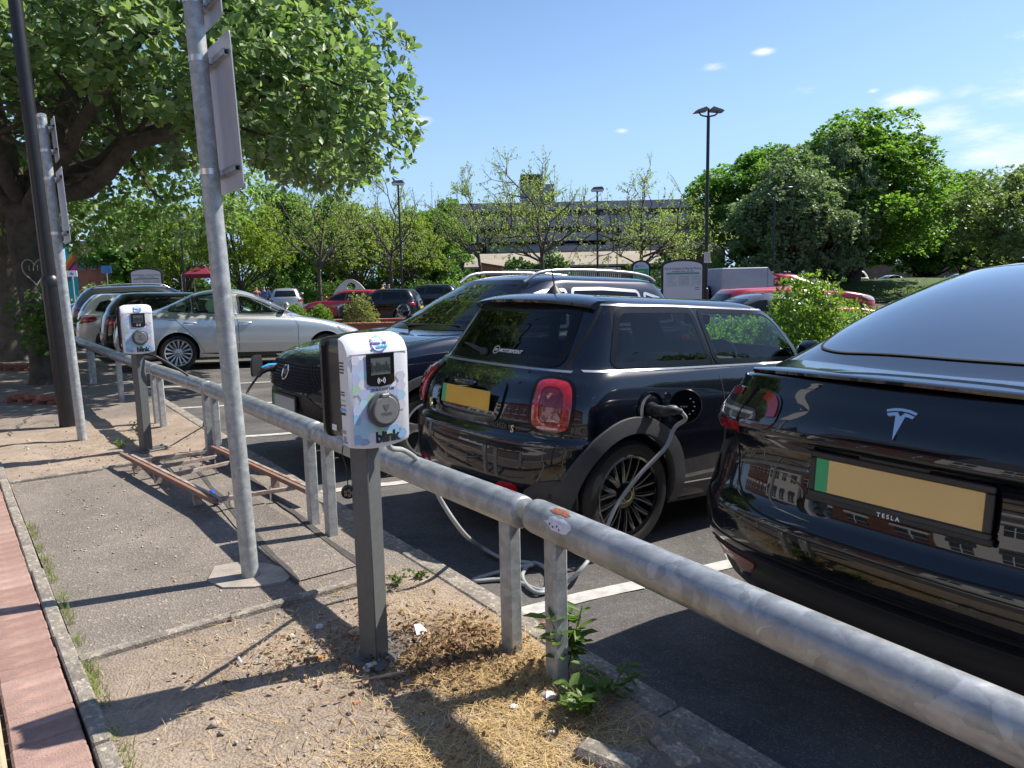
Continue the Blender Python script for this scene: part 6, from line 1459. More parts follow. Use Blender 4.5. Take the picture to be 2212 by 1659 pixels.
    put_wheels(t, wheel, 2.71, .785, .325, .235, .22, 15, mat('silver_alloy', (.55, .55, .56), .32, .6), 'multi')
    return bd
ps = thing('saloon_car', 'silver four-door saloon with multi-spoke wheels and green window shade', 'car')
bd = saloon(ps, SILVERP, True, True, 110, 24, 6)
interior(ps, -.1, 2.2, .74, .40, 1.0, 1.72, True)
for ax, x, r in (('R', .62, .15),):
    SHADE = mat('patterned_shade', (.20, .62, .42), .6, vscale=22, col2=(.60, .42, .30), detail=2)
    MB().lathe([(.001, .0), (.135, 0), (.14, .006), (.001, .008)], 28, (.66, -.60, 1.15), 'y').build('window_shade', SHADE, ps)
    MB().lathe([(.001, .0), (.085, 0), (.09, .006), (.001, .008)], 24, (.10, -.60, 1.13), 'y').build('window_shade', SHADE, ps)
place(ps, -6.62, 14.45, 60., .04, -.03); ps.scale = (1.02, 1, 1.045)
# ================================================================== trees
WB = leafmat('whitebeam_leaf', (.07, .145, .05), (.28, .38, .165), back=(.40, .48, .36), trans=.45, rough=.42)
def vnoise(P, f, seed=0):
    rg = np.random.default_rng(seed); s = np.zeros(len(P))
    for k in range(7):
        d = rg.normal(0, 1, 3); d /= np.linalg.norm(d); s += np.sin(P @ d * f * (1 + .35 * k) + rg.uniform(0, 6.3)) / (1 + .25 * k)
    return s / 3.2
def limb(b, p, q, r0, r1, sag=.3, n=7, wob=.12, sides=8, rg=random):
    p, q = Vector(p), Vector(q); L_ = (q - p).length; P = []
    for i in range(n + 1):
        t = i / n; c = p.lerp(q, t) + Vector((0, 0, sag * L_ * (t * (1 - t)))) + Vector((rg.uniform(-1, 1), rg.uniform(-1, 1), rg.uniform(-1, 1))) * wob * L_ * .25 * (1 if 0 < i < n else 0)
        P.append(c)
    b.tube(P, [r0 + (r1 - r0) * (i / n) ** .8 for i in range(n + 1)], sides); return P
def rosettes(P, D, per, size, mt, name, parent=None, asp=.55, droop=.25, ret=False, spread=.9):
    n = len(P); k = per
    C = np.repeat(P, k, 0); A = np.repeat(D / np.linalg.norm(D, axis=1, keepdims=True), k, 0)
    d = A * RNG.uniform(.15, 1.0, (n * k, 1)) + rdir(n * k) * spread; d[:, 2] -= droop * RNG.uniform(0, 1, n * k); d /= np.linalg.norm(d, axis=1, keepdims=True)
    C = C + d * (RNG.uniform(.1, .6, (n * k, 1)) * size); nn = A * .8 + np.array((0, 0, .7)) + rdir(n * k) * .55
    s = RNG.uniform(.5, 1.2, n * k) * size
    if ret: return C, d, nn, s
    return link(name, leaves(name, C, d, nn, s, mt, asp, .12), parent)
# ---- the large whitebeam over the verge
base = at(104, 828, .1)
wt = thing('whitebeam_tree', 'large whitebeam tree with pale oval leaves overhanging the verge and sign posts', 'tree', (0, 0, 0))
b = MB(); rg = random.Random(4)
fork = Vector((base.x - .12, base.y + .1, 2.75))
tp = [base + Vector((0, 0, -.1)), base + Vector((.02, 0, .5)), base + Vector((-.06, .02, 1.3)), base + Vector((-.15, .05, 2.1)), fork]
b.tube(bez(tp, 6), [.31, .27, .25, .24, .235, .23] + [.225] * 6 + [.22] * 6 + [.22, .225, .23, .235, .24, .24] + [.24], 18)
tips = []
LIMB = [((-3.4, 10.6, 4.1), .17), ((-2.6, 11.4, 4.7), .12), ((-4.4, 9.6, 4.6), .14), ((-9.0, 10.4, 4.2), .17), ((-10.2, 12.6, 4.6), .16), ((-7.5, 14.6, 5.0), .14), ((-6.2, 12.6, 6.1), .17), ((-8.1, 11.6, 6.2), .15), ((-4.4, 13.4, 4.9), .13), ((-7.0, 9.6, 5.1), .14)]
for q, r in LIMB:
    P = limb(b, fork + Vector((0, 0, rg.uniform(-.3, .1))), q, r, r * .4, .12, 8, .10, 10, rg)
    for k in range(8):
        s = P[rg.randint(3, 8)]; e = s + Vector((rg.uniform(-1, 1) + (s.x + 6.5) * .25, rg.uniform(-1, 1) + (s.y - 11.6) * .25, rg.uniform(-.35, .9))).normalized() * rg.uniform(.9, 1.9)
        Q = limb(b, s, e, r * .3, .018, .05, 4, .2, 5, rg); tips += Q[2:]
b.build('trunk', BARK, wt, 70)
def crown_pts(n, c, r, lo, seed, inner=.55):
    d = rdir(n); rad = RNG.uniform(inner ** 3, 1, n) ** (1 / 3)
    lump = 1 + .13 * vnoise(d, 5, seed)
    P = d * (rad * lump)[:, None] * np.array(r) + np.array(c)
    zlo = lo + (0 if seed != 3 else .65 * (1 - smoothstep(-5.2, -3.4, P[:, 0]))) + .30 * vnoise(P * (1, 1, 0), 1.9, seed + 1)
    k = (P[:, 2] > zlo) & (vnoise(P, 2.2, seed + 2) > -.52 + .2 * (rad < .75))
    return P[k], d[k]
P, D = crown_pts(10500, (-6.65, 11.9, 4.40), (5.15, 3.75, 2.95), 3.2, 3)
D = D + (0, 0, .35)
C, d, nn, s = rosettes(P, D, 11, .142, WB, 'crown', ret=True)
# the leaves that show largest are single parts, the rest is the crown
v = C - (0, 0, CAMH); dep = v @ np.array(_f); px = v @ np.array(_R) / dep * FPX + 1106; py = 829.5 - v @ np.array(_U) / dep * FPX
score = np.where((px > 0) & (px < 2212) & (py > 0) & (py < 1659), s / dep, 0); big = np.argsort(-score)[:300]
rest = np.setdiff1d(np.arange(len(C)), big)
cr_ = link('crown', leaves('crown', C[rest], d[rest], nn[rest], s[rest], WB, .6, .12), wt); tag(cr_, kind='stuff')
one = leaves('leaf', np.zeros((1, 3)), np.array([[1., 0, 0]]), np.array([[0, 0, 1.]]), 1.0, WB, .6, .12)
for i in big:
    x = Vector(d[i]).normalized(); y = Vector(np.cross(nn[i], d[i])).normalized(); z = x.cross(y)
    mm = Matrix((x * s[i], y * s[i], z * s[i])).transposed().to_4x4(); mm.translation = C[i]
    o = link('leaf', one, wt); o.matrix_local = mm
# chalked heart and year on the trunk
CHALK = mat('chalk', (.42, .40, .36), .9, vscale=60, col2=(.24, .22, .19))
tocam = (Vector((0, 0, 0)) - Vector((base.x, base.y, 0))).normalized(); tr = Vector((0, 0, 1)).cross(tocam)
def on_trunk(a, z): 
    a_ = a / .23; return Vector((base.x - .05, base.y + .02, z)) + tocam * (.236 * cos(a_)) + tr * (.236 * sin(a_))
hrt = [on_trunk(.02 + .165 * (sin(t) ** 3), 1.80 + .0135 * (13 * cos(t) - 5 * cos(2 * t) - 2 * cos(3 * t) - cos(4 * t))) for t in np.linspace(0, 2 * pi, 40)]
MB().tube(hrt, .009, 5).build('chalk_heart', CHALK, wt)
for k, ch in enumerate('202'):
    o = link('chalk_digit', text_mesh(ch, .19, CHALK, .004, .004), wt); c = on_trunk(-.11 + .125 * k, 1.42); n = (c - Vector((base.x - .06, base.y + .02, 1.42))).normalized(); r = Vector((0, 0, 1)).cross(n)
    mm = Matrix((r, Vector((0, 0, 1)), n)).transposed().to_4x4(); mm.translation = c + n * .006; o.matrix_local = mm
for k in range(3): MB().tube([on_trunk(-.05 + .05 * k, 1.80), on_trunk(-.045 + .05 * k, 1.88)], .006, 4).build('chalk_mark', CHALK, wt)
# leafy shoots from the trunk foot
P = RNG.normal(0, 1, (60, 3)) * (.17, .17, .22) + np.array(base + tocam * .42 + tr * .02) + (0, 0, .95)
link('trunk_shoots', leaves('trunk_shoots', *(lambda q: (q[0], q[1], q[2], q[3]))(rosettes(P, np.tile(np.array(tocam), (60, 1)) + (0, 0, .6), 8, .105, WEED, '', ret=True)), WEED, .6, .12), wt)['kind'] = 'stuff'
# ---- second, smooth-barked tree behind it
b2 = at(30, 778, .1)
t2 = thing('street_tree', 'smooth grey-barked tree behind the large whitebeam at the edge', 'tree', (0, 0, 0))
b = MB(); f2 = b2 + Vector((.25, 0, 3.2)); b.tube(bez([b2 + Vector((0, 0, -.1)), b2 + Vector((.05, 0, .8)), b2 + Vector((.1, .05, 2)), f2], 6), [.34, .30, .28, .27, .26, .26] + [.25] * 6 + [.24] * 7, 16)
for q in ((-7.2, 15.2, 4.6), (-9.8, 13.8, 5.2), (-12.5, 16, 5.0), (-10.5, 18, 5.4), (-8.5, 17.5, 5.0)): limb(b, f2, q, .15, .05, .1, 7, .1, 8, rg)
b.build('trunk', BARK2, t2, 70)
WB2 = leafmat('whitebeam_leaf_far', (.11, .20, .06), (.24, .36, .12), back=(.42, .48, .36), trans=.45)
P, D = crown_pts(3400, (-9.3, 16.4, 4.9), (4.3, 4.2, 2.8), 2.35, 21); tag(rosettes(P, D + (0, 0, .3), 9, .135, WB2, 'crown', t2), kind='stuff')

# ---- generic builders
def dense_tree(name, seed, H, R, lo, nl, size, mt, bark=BARK, trunk_r=.28, lobes=34, per=9):
    "returns meshes (trunk, crown) at the origin"
    rg = random.Random(seed); g = np.random.default_rng(seed); b = MB(); cz = (H + lo) / 2
    b.tube([(0, 0, -.3), (0, 0, lo * .5), (rg.uniform(-.2, .2), rg.uniform(-.2, .2), lo + .6)], [trunk_r * 1.35, trunk_r, trunk_r * .85], 10)
    PP = []; DD = []
    for k in range(lobes):
        z = g.uniform(-1, 1); a = g.uniform(0, 2 * pi); rr = sqrt(1 - z * z); f = g.uniform(.45, .86)
        w = 1.0 - .28 * max(0, z)            # rounder shoulders
        c = np.array((rr * cos(a) * R * f * w, rr * sin(a) * R * f * w, cz + z * (H - lo) / 2 * f))
        lr = R * g.uniform(.20, .36); n = int(nl / lobes / per)
        if k % 3 == 0: limb(b, (0, 0, lo + .2), tuple(c), trunk_r * .4, .04, .1, 5, .15, 5, rg)
        d = g.normal(0, 1, (n, 3)); d /= np.linalg.norm(d, axis=1, keepdims=True); d[:, 2] = np.where(d[:, 2] < -.3, -d[:, 2], d[:, 2])
        PP.append(c + d * (g.uniform(.55, 1, (n, 1)) ** .5) * lr * np.array((1, 1, .8))); DD.append(d)
    P, D = np.concatenate(PP), np.concatenate(DD)
    C, d, nn, s = rosettes(P, D + (0, 0, .25), per, size, mt, '', ret=True)
    return b.mesh('trunk', bark, 70), leaves('crown', C, d, nn, s, mt, .7, .1)
def put_tree(name, meshes, loc, sc, rz, label, group=None):
    t = thing(name, label, 'tree', loc, rz, group); t.scale = sc if hasattr(sc, '__len__') else (sc,) * 3
    link('trunk', meshes[0], t); tag(link('crown', meshes[1], t), kind='stuff'); return t
def airy_tree(seed, H, mt, nsp=7, size=.15, dens=1.0):
    rg = random.Random(seed); b = MB(); T = []
    def grow(p, d, L_, r, lev):
        n = 4; P = [p]; dd = Vector(d)
        for i in range(n):
            dd = (dd + Vector((rg.uniform(-1, 1), rg.uniform(-1, 1), rg.uniform(-.5, .8))) * .16).normalized(); P.append(P[-1] + dd * (L_ / n))
        b.tube(P, [r * (1 - .14 * i) for i in range(n + 1)], 6 if lev > 1 else 4, cap=False)
        if lev == 0:
            for q in P[1:]: T.append((q, dd)); 
            return
        k = {3: 5, 2: 5, 1: 5}[lev]
        for j in range(k):
            i = rg.randint(1, n) if j else n; ax = dd.orthogonal().normalized(); ax.rotate(Matrix.Rotation(rg.uniform(0, 6.3), 3, dd)); e = (dd + ax * rg.uniform(.7, 1.5) + Vector((0, 0, .10))).normalized()
            grow(P[i], e, L_ * rg.uniform(.55, .74), r * .5, lev - 1)
    tr = H * .30
    b.tube([(0, 0, -.3), (0, 0, tr * .5), (rg.uniform(-.08, .08), 0, tr)], [.13, .11, .10], 8)
    grow(Vector((0, 0, tr)), Vector((rg.uniform(-.1, .1), 0, 1)), H * .34, .095, 3)
    for k in range(6):
        a = k * 1.15 + rg.uniform(0, 1); grow(Vector((0, 0, tr * rg.uniform(.9, 1.35))), Vector((cos(a), sin(a), rg.uniform(.35, .9))).normalized(), H * .32, .06, 2)
    P = np.array([q for q, _ in T]); D = np.array([q for _, q in T])
    k = RNG.random(len(P)) < dens; P, D = P[k], D[k]
    C, d, nn, s = rosettes(P, D, nsp, size, mt, '', ret=True, droop=.5)
    return b.mesh('trunk', BARKL, 70), leaves('crown', C, d, nn, s, mt, .36, .1)
BARKL = mat('locust_bark', (.10, .085, .07), .9, vscale=9, col2=(.06, .05, .04))
LG = leafmat('locust_leaf', (.19, .27, .075), (.37, .45, .17), trans=.5)
YG = leafmat('yellow_green_leaf', (.125, .205, .03), (.27, .35, .065), trans=.5)
DG = leafmat('lime_leaf', (.085, .18, .035), (.20, .33, .07), trans=.52)
MG_ = leafmat('maple_leaf', (.085, .19, .045), (.18, .32, .075), trans=.52)
SG = leafmat('silver_lime_leaf', (.12, .195, .095), (.235, .32, .165), back=(.26, .31, .22), trans=.35)
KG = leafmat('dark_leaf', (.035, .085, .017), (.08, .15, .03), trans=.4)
PG = leafmat('pale_leaf', (.13, .20, .065), (.26, .34, .13), back=(.24, .28, .17), trans=.4)
HP = random.Random(5)
def spot(px, D, z=None):
    p = atd(px, 600, D); return Vector((p.x, D, gzp((p.x, D)) if z is None else z))
def fit(px, D, top, wpx, H, R):
    "scales that make a tree of height H, radius R reach row `top` and be wpx wide"
    p = atd(px, top, D); g = gzp((p.x, D)); return wpx / FPX * D / 2 / R, (p.z - g) / H
lime = dense_tree('lime', 1, 10, 4, 1.0, 84000, .165, DG, lobes=110)
maple = dense_tree('maple', 2, 10, 4, .8, 56000, .19, MG_, lobes=90)
silv = dense_tree('silv', 3, 10, 4, .6, 40000, .19, SG, lobes=80)
pale = dense_tree('pale', 4, 8, 4, 1.0, 30000, .17, PG, lobes=60)
dark = dense_tree('dark', 5, 10, 4, .6, 28000, .25, MG_, lobes=60)
yel = dense_tree('yel', 6, 8, 4, 1.3, 26000, .16, YG, lobes=70, trunk_r=.16)
loc = [airy_tree(s, 7.5, LG, 5, .13, dn) for s, dn in ((11, .9), (12, .8), (13, .95))]
for nm, ms, px, D, top, w, lab, grp in (
    ('lime_tree', lime, 1838, 47, 250, 430, 'tallest bright green lime tree rising behind the red pickup', 'trees beyond the car park'),
    ('maple_tree', maple, 1640, 52, 304, 330, 'rounded dark green tree behind the tall lamp post', 'trees beyond the car park'),
    ('silver_lime_tree', silv, 1710, 42, 316, 290, 'grey-green tree in front of the tallest lime tree', 'trees beyond the car park'),
    ('silver_lime_tree', silv, 1800, 44, 284, 230, 'narrow grey-green tree pressed against the tallest lime tree', 'trees beyond the car park'),
    ('pale_tree', pale, 2230, 40, 350, 360, 'pale green bushy tree above the glass roof at the right edge', 'trees beyond the car park'),
    ('pale_tree', pale, 2150, 58, 385, 260, 'pale tree low behind the bushy tree at the right edge', 'trees beyond the car park'),
    ('lime_tree', lime, 2080, 62, 372, 150, 'small green tree between the tallest lime and the pale bushy tree', 'trees beyond the car park'),
    ('maple_tree', maple, 2000, 60, 400, 260, 'shaded dark tree standing low behind the tallest lime tree', 'trees beyond the car park'),
    ('maple_tree', maple, 1790, 62, 420, 240, 'shaded tree low behind the grey-green trees', 'trees beyond the car park'),
    ('green_tree', dark, 610, 58, 392, 200, 'broad green tree whose top shows just right of the near sign post', 'trees beyond the car park'),
    ('green_tree', dark, 725, 62, 424, 190, 'green tree behind the bare-topped locust tree', 'trees beyond the car park'),
    ('green_tree', dark, 950, 54, 428, 170, 'green tree left of the grey office block', 'trees beyond the car park'),
    ('green_tree', dark, 300, 60, 430, 220, 'green tree behind the farther charger and red gazebo', 'trees beyond the car park'),
    ('yellow_green_tree', yel, 520, 46, 412, 230, 'yellow-green tree behind the near sign post', 'trees beyond the car park'),
    ('yellow_green_tree', yel, 400, 50, 445, 180, 'yellow-green tree beside the red gazebo', 'trees beyond the car park'),
    ('yellow_green_tree', yel, 775, 47, 440, 220, 'yellow-green tree between two locust trees', 'trees beyond the car park'),
    ('yellow_green_tree', yel, 880, 50, 452, 180, 'yellow-green tree behind the slim lamp column at centre left', 'trees beyond the car park')):
    H, R = (8, 4) if ms in (pale, yel) else (10, 4)
    a, c = fit(px, D, top, w, H, R); put_tree(nm, ms, spot(px, D), (a, a, c), HP.uniform(0, 6), lab, grp)
for i, (px, D, top, w, lab) in enumerate(((690, 37, 338, 230, 'sparse locust tree with a bare dark top right of the near sign post'), (845, 40, 342, 220, 'sparse locust tree rising behind the crown edge of the whitebeam'),
    (1037, 41, 338, 210, 'sparse locust tree before the left end of the office block'), (1172, 36, 306, 270, 'tallest sparse locust tree in front of the office tower'), (1385, 37, 328, 280, 'sparse locust tree before the right end of the office block'), (1465, 46, 420, 170, 'short leafy locust tree behind the small parking sign'))):
    a, c = fit(px, D, top, w, 7.5, 3.1); put_tree('locust_tree', loc[i % 3], spot(px, D), (a, a, c), i * 1.3 + .4, lab, 'sparse honey locust trees')
# ---- shrubs
def shrub(name, loc, R, H, n, size, mt, label, asp=.5, seed=0, per=7, lo=.0, cat='shrub', group=None):
    t = thing(name, label, cat, loc, 0, group); g = np.random.default_rng(seed); n //= per
    d = g.normal(0, 1, (n, 3)); d /= np.linalg.norm(d, axis=1, keepdims=True); d[:, 2] = abs(d[:, 2]) * 1.0 - .12
    P = d * (g.uniform(.35, 1, (n, 1)) ** .4) * np.array((R, R, H * .92)) * (1 + .16 * vnoise(d, 6, seed))[:, None]; P[:, 2] = np.abs(P[:, 2]) + lo
    C, dd, nn, s = rosettes(P, d + (0, 0, .5), per, size, mt, '', ret=True)
    b = MB(); rg = random.Random(seed)
    for k in range(9):
        q = P[rg.randrange(len(P))] * .85; limb(b, (q[0] * .1, q[1] * .1, 0), tuple(q), .014, .005, .1, 4, .2, 5, rg)
    b.build('stems', BARKL, t); tag(link('foliage', leaves('foliage', C, dd, nn, s, mt, asp, .12), t), kind='stuff'); return t
SH1 = leafmat('laurel_leaf', (.09, .19, .03), (.27, .38, .07), trans=.45, rough=.35)
SH2 = leafmat('variegated_leaf', (.11, .14, .035), (.30, .31, .11), trans=.35)
SH3 = leafmat('bright_shrub_leaf', (.08, .17, .02), (.20, .31, .05), trans=.45)
p = atd(1740, 700, 9.6)
shrub('shrub', (p.x, p.y, gzp(p)),   .74, 2.0, 14000, .066, SH1, 'tallest leafy shrub just beyond the black hatchback bonnet', .45, 1)
for k, (px, D, R, H, lab) in enumerate(((1640, 10.4, .8, 1.35, 'low leafy shrub seen through the hatchback front window'), (1840, 10.2, .85, 1.55, 'bushy shrub between hatchback bonnet and the crossover roof'), (1950, 11.2, .8, 1.42, 'yellowish leafy shrub touching the black crossover roofline'), (2060, 11.5, .8, 1.3, 'leafy shrub hidden behind the crossover roof'), (1540, 11.0, .8, 1.3, 'low leafy shrub behind the hatchback roof'))):
    p = atd(px, 700, D); shrub('shrub', (p.x, p.y, gzp(p)), R, H, 11000, .058, SH1, lab, .45, 30 + k)
# ================================================================== planters, cars and street things beyond
BRK = mat('red_brick', (.36, .125, .075), .9, vscale=14, col2=(.25, .085, .055), bump=.3, bscale=60)
def planter(px0, px1, D, z, label):
    a, b_ = spot(px0, D), spot(px1, D); L_ = b_.x - a.x; t = thing('brick_planter', label, 'planter', (a.x, D, a.z))
    MB().box((L_ / 2, 0, z / 2 - .04), (L_, .2, z - .08)).build('wall', BRK, t)
    MB().box((L_ / 2, 1.3, z / 2 - .06), (L_, 2.4, z - .12)).build('soil', mat('planter_soil', (.16, .10, .06), .95) if 'planter_soil' not in bpy.data.materials else bpy.data.materials['planter_soil'], t)
    MB().box((L_ / 2, 2.6, z / 2 - .04), (L_, .2, z - .08)).build('wall', BRK, t)
    me = rowmesh('brick', .104, .225, .075, BRK2, .006); n = int(L_ / .115)
    for yy in (0, 2.6):
        for i in range(n): link('brick', me, t, (.06 + i * .115, yy, z + random.uniform(-.004, .004)), random.uniform(-.02, .02)).rotation_euler.z += pi / 2 * 0
    return t
BRK2 = mat('coping_brick', (.42, .16, .10), .9, vscale=10, col2=(.30, .11, .07), bump=.3, bscale=60)
def rowmesh_x(nm, w, l, h, mt): return MB().box((0, 0, -h / 2), (w, l, h), bev=.006).mesh(nm, mt)
_rm = rowmesh
def rowmesh(nm, l, w, h, mt, bev): return MB().box((0, 0, -h / 2), (l if nm == 'brick' and mt is BRK2 else w, w if nm == 'brick' and mt is BRK2 else l, h), bev=bev).mesh(nm, mt)
planter(600, 975, 24, .46, 'red brick planter with three clipped shrubs beyond the silver saloon')
for k, (px, D, R, H, mt, lab) in enumerate(((775, 24.9, .62, 1.28, SH2, 'largest round variegated shrub in the brick planter'), (686, 25, .48, .80, SH3, 'bright green shrub in the middle of the brick planter'), (633, 25.3, .46, .86, SH3, 'clipped green shrub at the left of the brick planter'))):
    p = spot(px, D); shrub('shrub', (p.x, p.y, p.z + .34), R, H, 3600, .075, mt, lab, .5, 50 + k)
def transform_rings(R, sx=1, sy=1, sz=1, cab=None):
    o = []
    for r in R:
        q = dict(r); f = lambda v, s: [(a * sx, b * s) for a, b in v] if isinstance(v, (list, tuple)) else v * s
        q['z'] = f(r['z'], sz); q['w'] = f(r['w'], sy)
        for k in ('xr', 'ar', 'xf', 'bf'): q[k] = r[k] * sx
        zz = r['z'] if not isinstance(r['z'], (list, tuple)) else r['z'][0][1]
        if cab is not None and zz > 1.084: q['xr'] = max(q['xr'], cab + (zz - 1.08) * .25); q['ar'] = .25
        o.append(q)
    return o
_P = {}
def cpaint(key, col, metal=.3):
    if key not in _P: _P[key] = paint('paint_' + key, col, metal, .3)
    return _P[key]
def far_car(name, label, kind, paintm, x, y, a, sc=(1, 1, 1), rails=False, group='cars parked farther away', cat='car', wheels=True, cab=None, pitch=0.0):
    t = thing(name, label, cat, (0, 0, 0), 0, group)
    if kind == 'saloon': saloon(t, paintm, False, False, 34, 9, 3, wheel='far_saloon')
    else:
        global GR; keep = GR
        if cab is not None: GR = transform_rings(GR, cab=cab)
        bd = suv_shell(t, paintm, False, 34, 9, 3, False); GR = keep
        for sg in (-1, 1):
            d = Vector((-.62, -.78 * sg, 0)).normalized(); e = Vector((-.78, .62 * sg, 0)).normalized(); A = (tuple(Vector((3.10, .78 * sg, 0)) - d * 4), tuple(e), (0, 0, 1), tuple(d))
            bd.patch('headlight', [(-.20, .78), (-.18, .86), (.10, .93), (.26, .935), (.22, .87), (.05, .79)], A, CLEARL, t, .008, .03, step=.08)
        c, n = bd.hit('B', 0, .72, .012); plate(t, c, (-1, 0, 0), (0, 0, 1), PLATE_Y, flash=False)
        c, n = bd.hit('F', 0, .527, .022); plate(t, c, (1, 0, 0), (0, 0, 1), PLATE_W, flash=False)
        put_wheels(t, 'far_suv', 2.585, .78, .33, .22, .2, 10, mat('far_alloy', (.35, .35, .36), .35, .6) if 'far_alloy' not in bpy.data.materials else bpy.data.materials['far_alloy'], 'multi')
        if not rails:
            for o in list(t.children):
                if o.name.startswith('roof_rail'): bpy.data.objects.remove(o)
    t.scale = sc; place(t, x, y, a, pitch, gzp((x, y))); return t
black, white, grey, red, silver, dgrey = cpaint('black', (.006, .006, .008)), cpaint('white', (.62, .62, .61), 0), cpaint('grey', (.045, .048, .052), .4), cpaint('red', (.42, .012, .02), .1), cpaint('silver', (.42, .43, .44), .6), cpaint('dark_grey', (.022, .024, .03), .3)
far_car('hatchback', 'black hatchback parked beyond the silver saloon, red lamp showing', 'suv', black, -8.11, 16.35, 60, (1, 1, .92), pitch=.04)
far_car('white_car', 'white car behind the black hatchback, tail in tree shade', 'suv', white, -9.75, 18.2, 60, (.95, 1, .90), pitch=.04)
far_car('estate_car', 'dark grey estate with bright roof rails at the far end of the row', 'suv', grey, -11.0, 20.4, 60, (1.1, 1, 1.02), rails=True)
far_car('dark_car', 'dark car beyond the grey estate, mostly hidden', 'saloon', dgrey, -12.9, 22.2, 60)
def fpos(px, D): p = spot(px, D); return p.x, p.y
far_car('hatchback', 'silver hatchback seen from behind near two standing people', 'suv', silver, *fpos(615, 41), -14, (.95, .98, .97))
far_car('red_car', 'red hatchback side-on behind the brick planter', 'suv', red, *fpos(800, 33), -80, (.92, .95, .90))
far_car('hatchback', 'small black hatchback right of the round shrub', 'suv', black, *fpos(873, 31.5), -82, (.84, .93, .91))
far_car('dark_car', 'black car behind the small black hatchback', 'suv', dgrey, *fpos(962, 38), -86, (.95, .98, .98))
far_car('grey_car', 'grey car whose tail shows behind the navy SUV', 'saloon', dgrey, *fpos(1330, 31), 95)
pk = far_car('pickup_truck', 'red pickup truck with a pale grey box on its bed', 'suv', red, *fpos(1605, 23.5), 88, (1.18, 1.02, 1.06), cab=.55, cat='pickup truck')
b = MB(); b.box((-.20, 0, 1.36), (1.20, 1.62, .86), bev=.02); b.prism([(.405, .95), (.56, .95), (.56, 1.55), (.405, 1.788)], -.80, .80, lambda a, bb, h: (a, h, bb)); b.build('load_box', mat('grey_box', (.40, .41, .46), .5, .1, var=.08, vscale=3), pk)
for x in (.95, 1.42): MB().box((x, .5, 1.63), (.10, .06, .07), bev=.02).build('roof_bar_foot', PLASTIC, pk); MB().box((x, -.5, 1.63), (.10, .06, .07), bev=.02).build('roof_bar_foot', PLASTIC, pk)
far_car('red_car', 'bright red hatchback whose roof shows behind the black hatchback', 'suv', red, *fpos(1606, 16.5), 84, (.95, .95, .90))
far_car('grey_car', 'grey coupe with red tail lamp behind the tallest shrub', 'saloon', cpaint('slate', (.10, .115, .14), .5), *fpos(1740, 14.3), -92, (.9, .97, .93))
far_car('dark_car', 'black car with pale windscreen behind the red pickup bonnet', 'saloon', dgrey, *fpos(1690, 31), 88)
far_car('dark_car', 'dark blue car half hidden behind the navy SUV tail', 'suv', cpaint('blue', (.02, .05, .14), .3), *fpos(1475, 24), 60, (.95, 1, .88))
far_car('white_car', 'white car on the far street between tree trunks', 'saloon', white, *fpos(1950, 64), -88)
far_car('white_car', 'white saloon on the far street above the crossover roof', 'saloon', silver, *fpos(2100, 66), -88)
far_car('white_van', 'pale van on the far street left of the thick tree trunk', 'suv', white, *fpos(1850, 66), -88, (1.1, 1.05, 1.2), cat='van')
# far lamps
for px, D, top, hd, lab in ((1525, 21, 250, 'twin', 'tallest lamp column with twin wing lanterns beside the parking board'), (1291, 36, 412, 'box', 'lamp column with lantern box in front of the office block'), (868, 36, 398, 'box', 'slim lamp column with small lantern between locust trees'), (398, 40, 470, 'box', 'slim lamp column beside the red gazebo'), (1669, 37, 412, 'arm', 'dark lamp column against the grey-green trees'), (1333, 60, 452, 'arm', 'faint lamp column right of the office tower')):
    p = atd(px, top, D); g = spot(px, D); lamp_column(g, p.z - g.z, lab, hd, 'lamp columns of the car park', 1.3, .075, .05, 10)
p = atd(1527, 556, 20.9); pn = thing('notice_plate', 'small white parking notice fixed to the tallest lamp column', 'sign', p)
MB().box((0, -.03, 0), (.17, .012, .30)).build('notice', mat('notice', (.62, .60, .52), .5), pn)
for k in range(5): MB().box((0, -.038, .10 - .045 * k), (.12, .003, .012)).build('print', GREYP, pn)
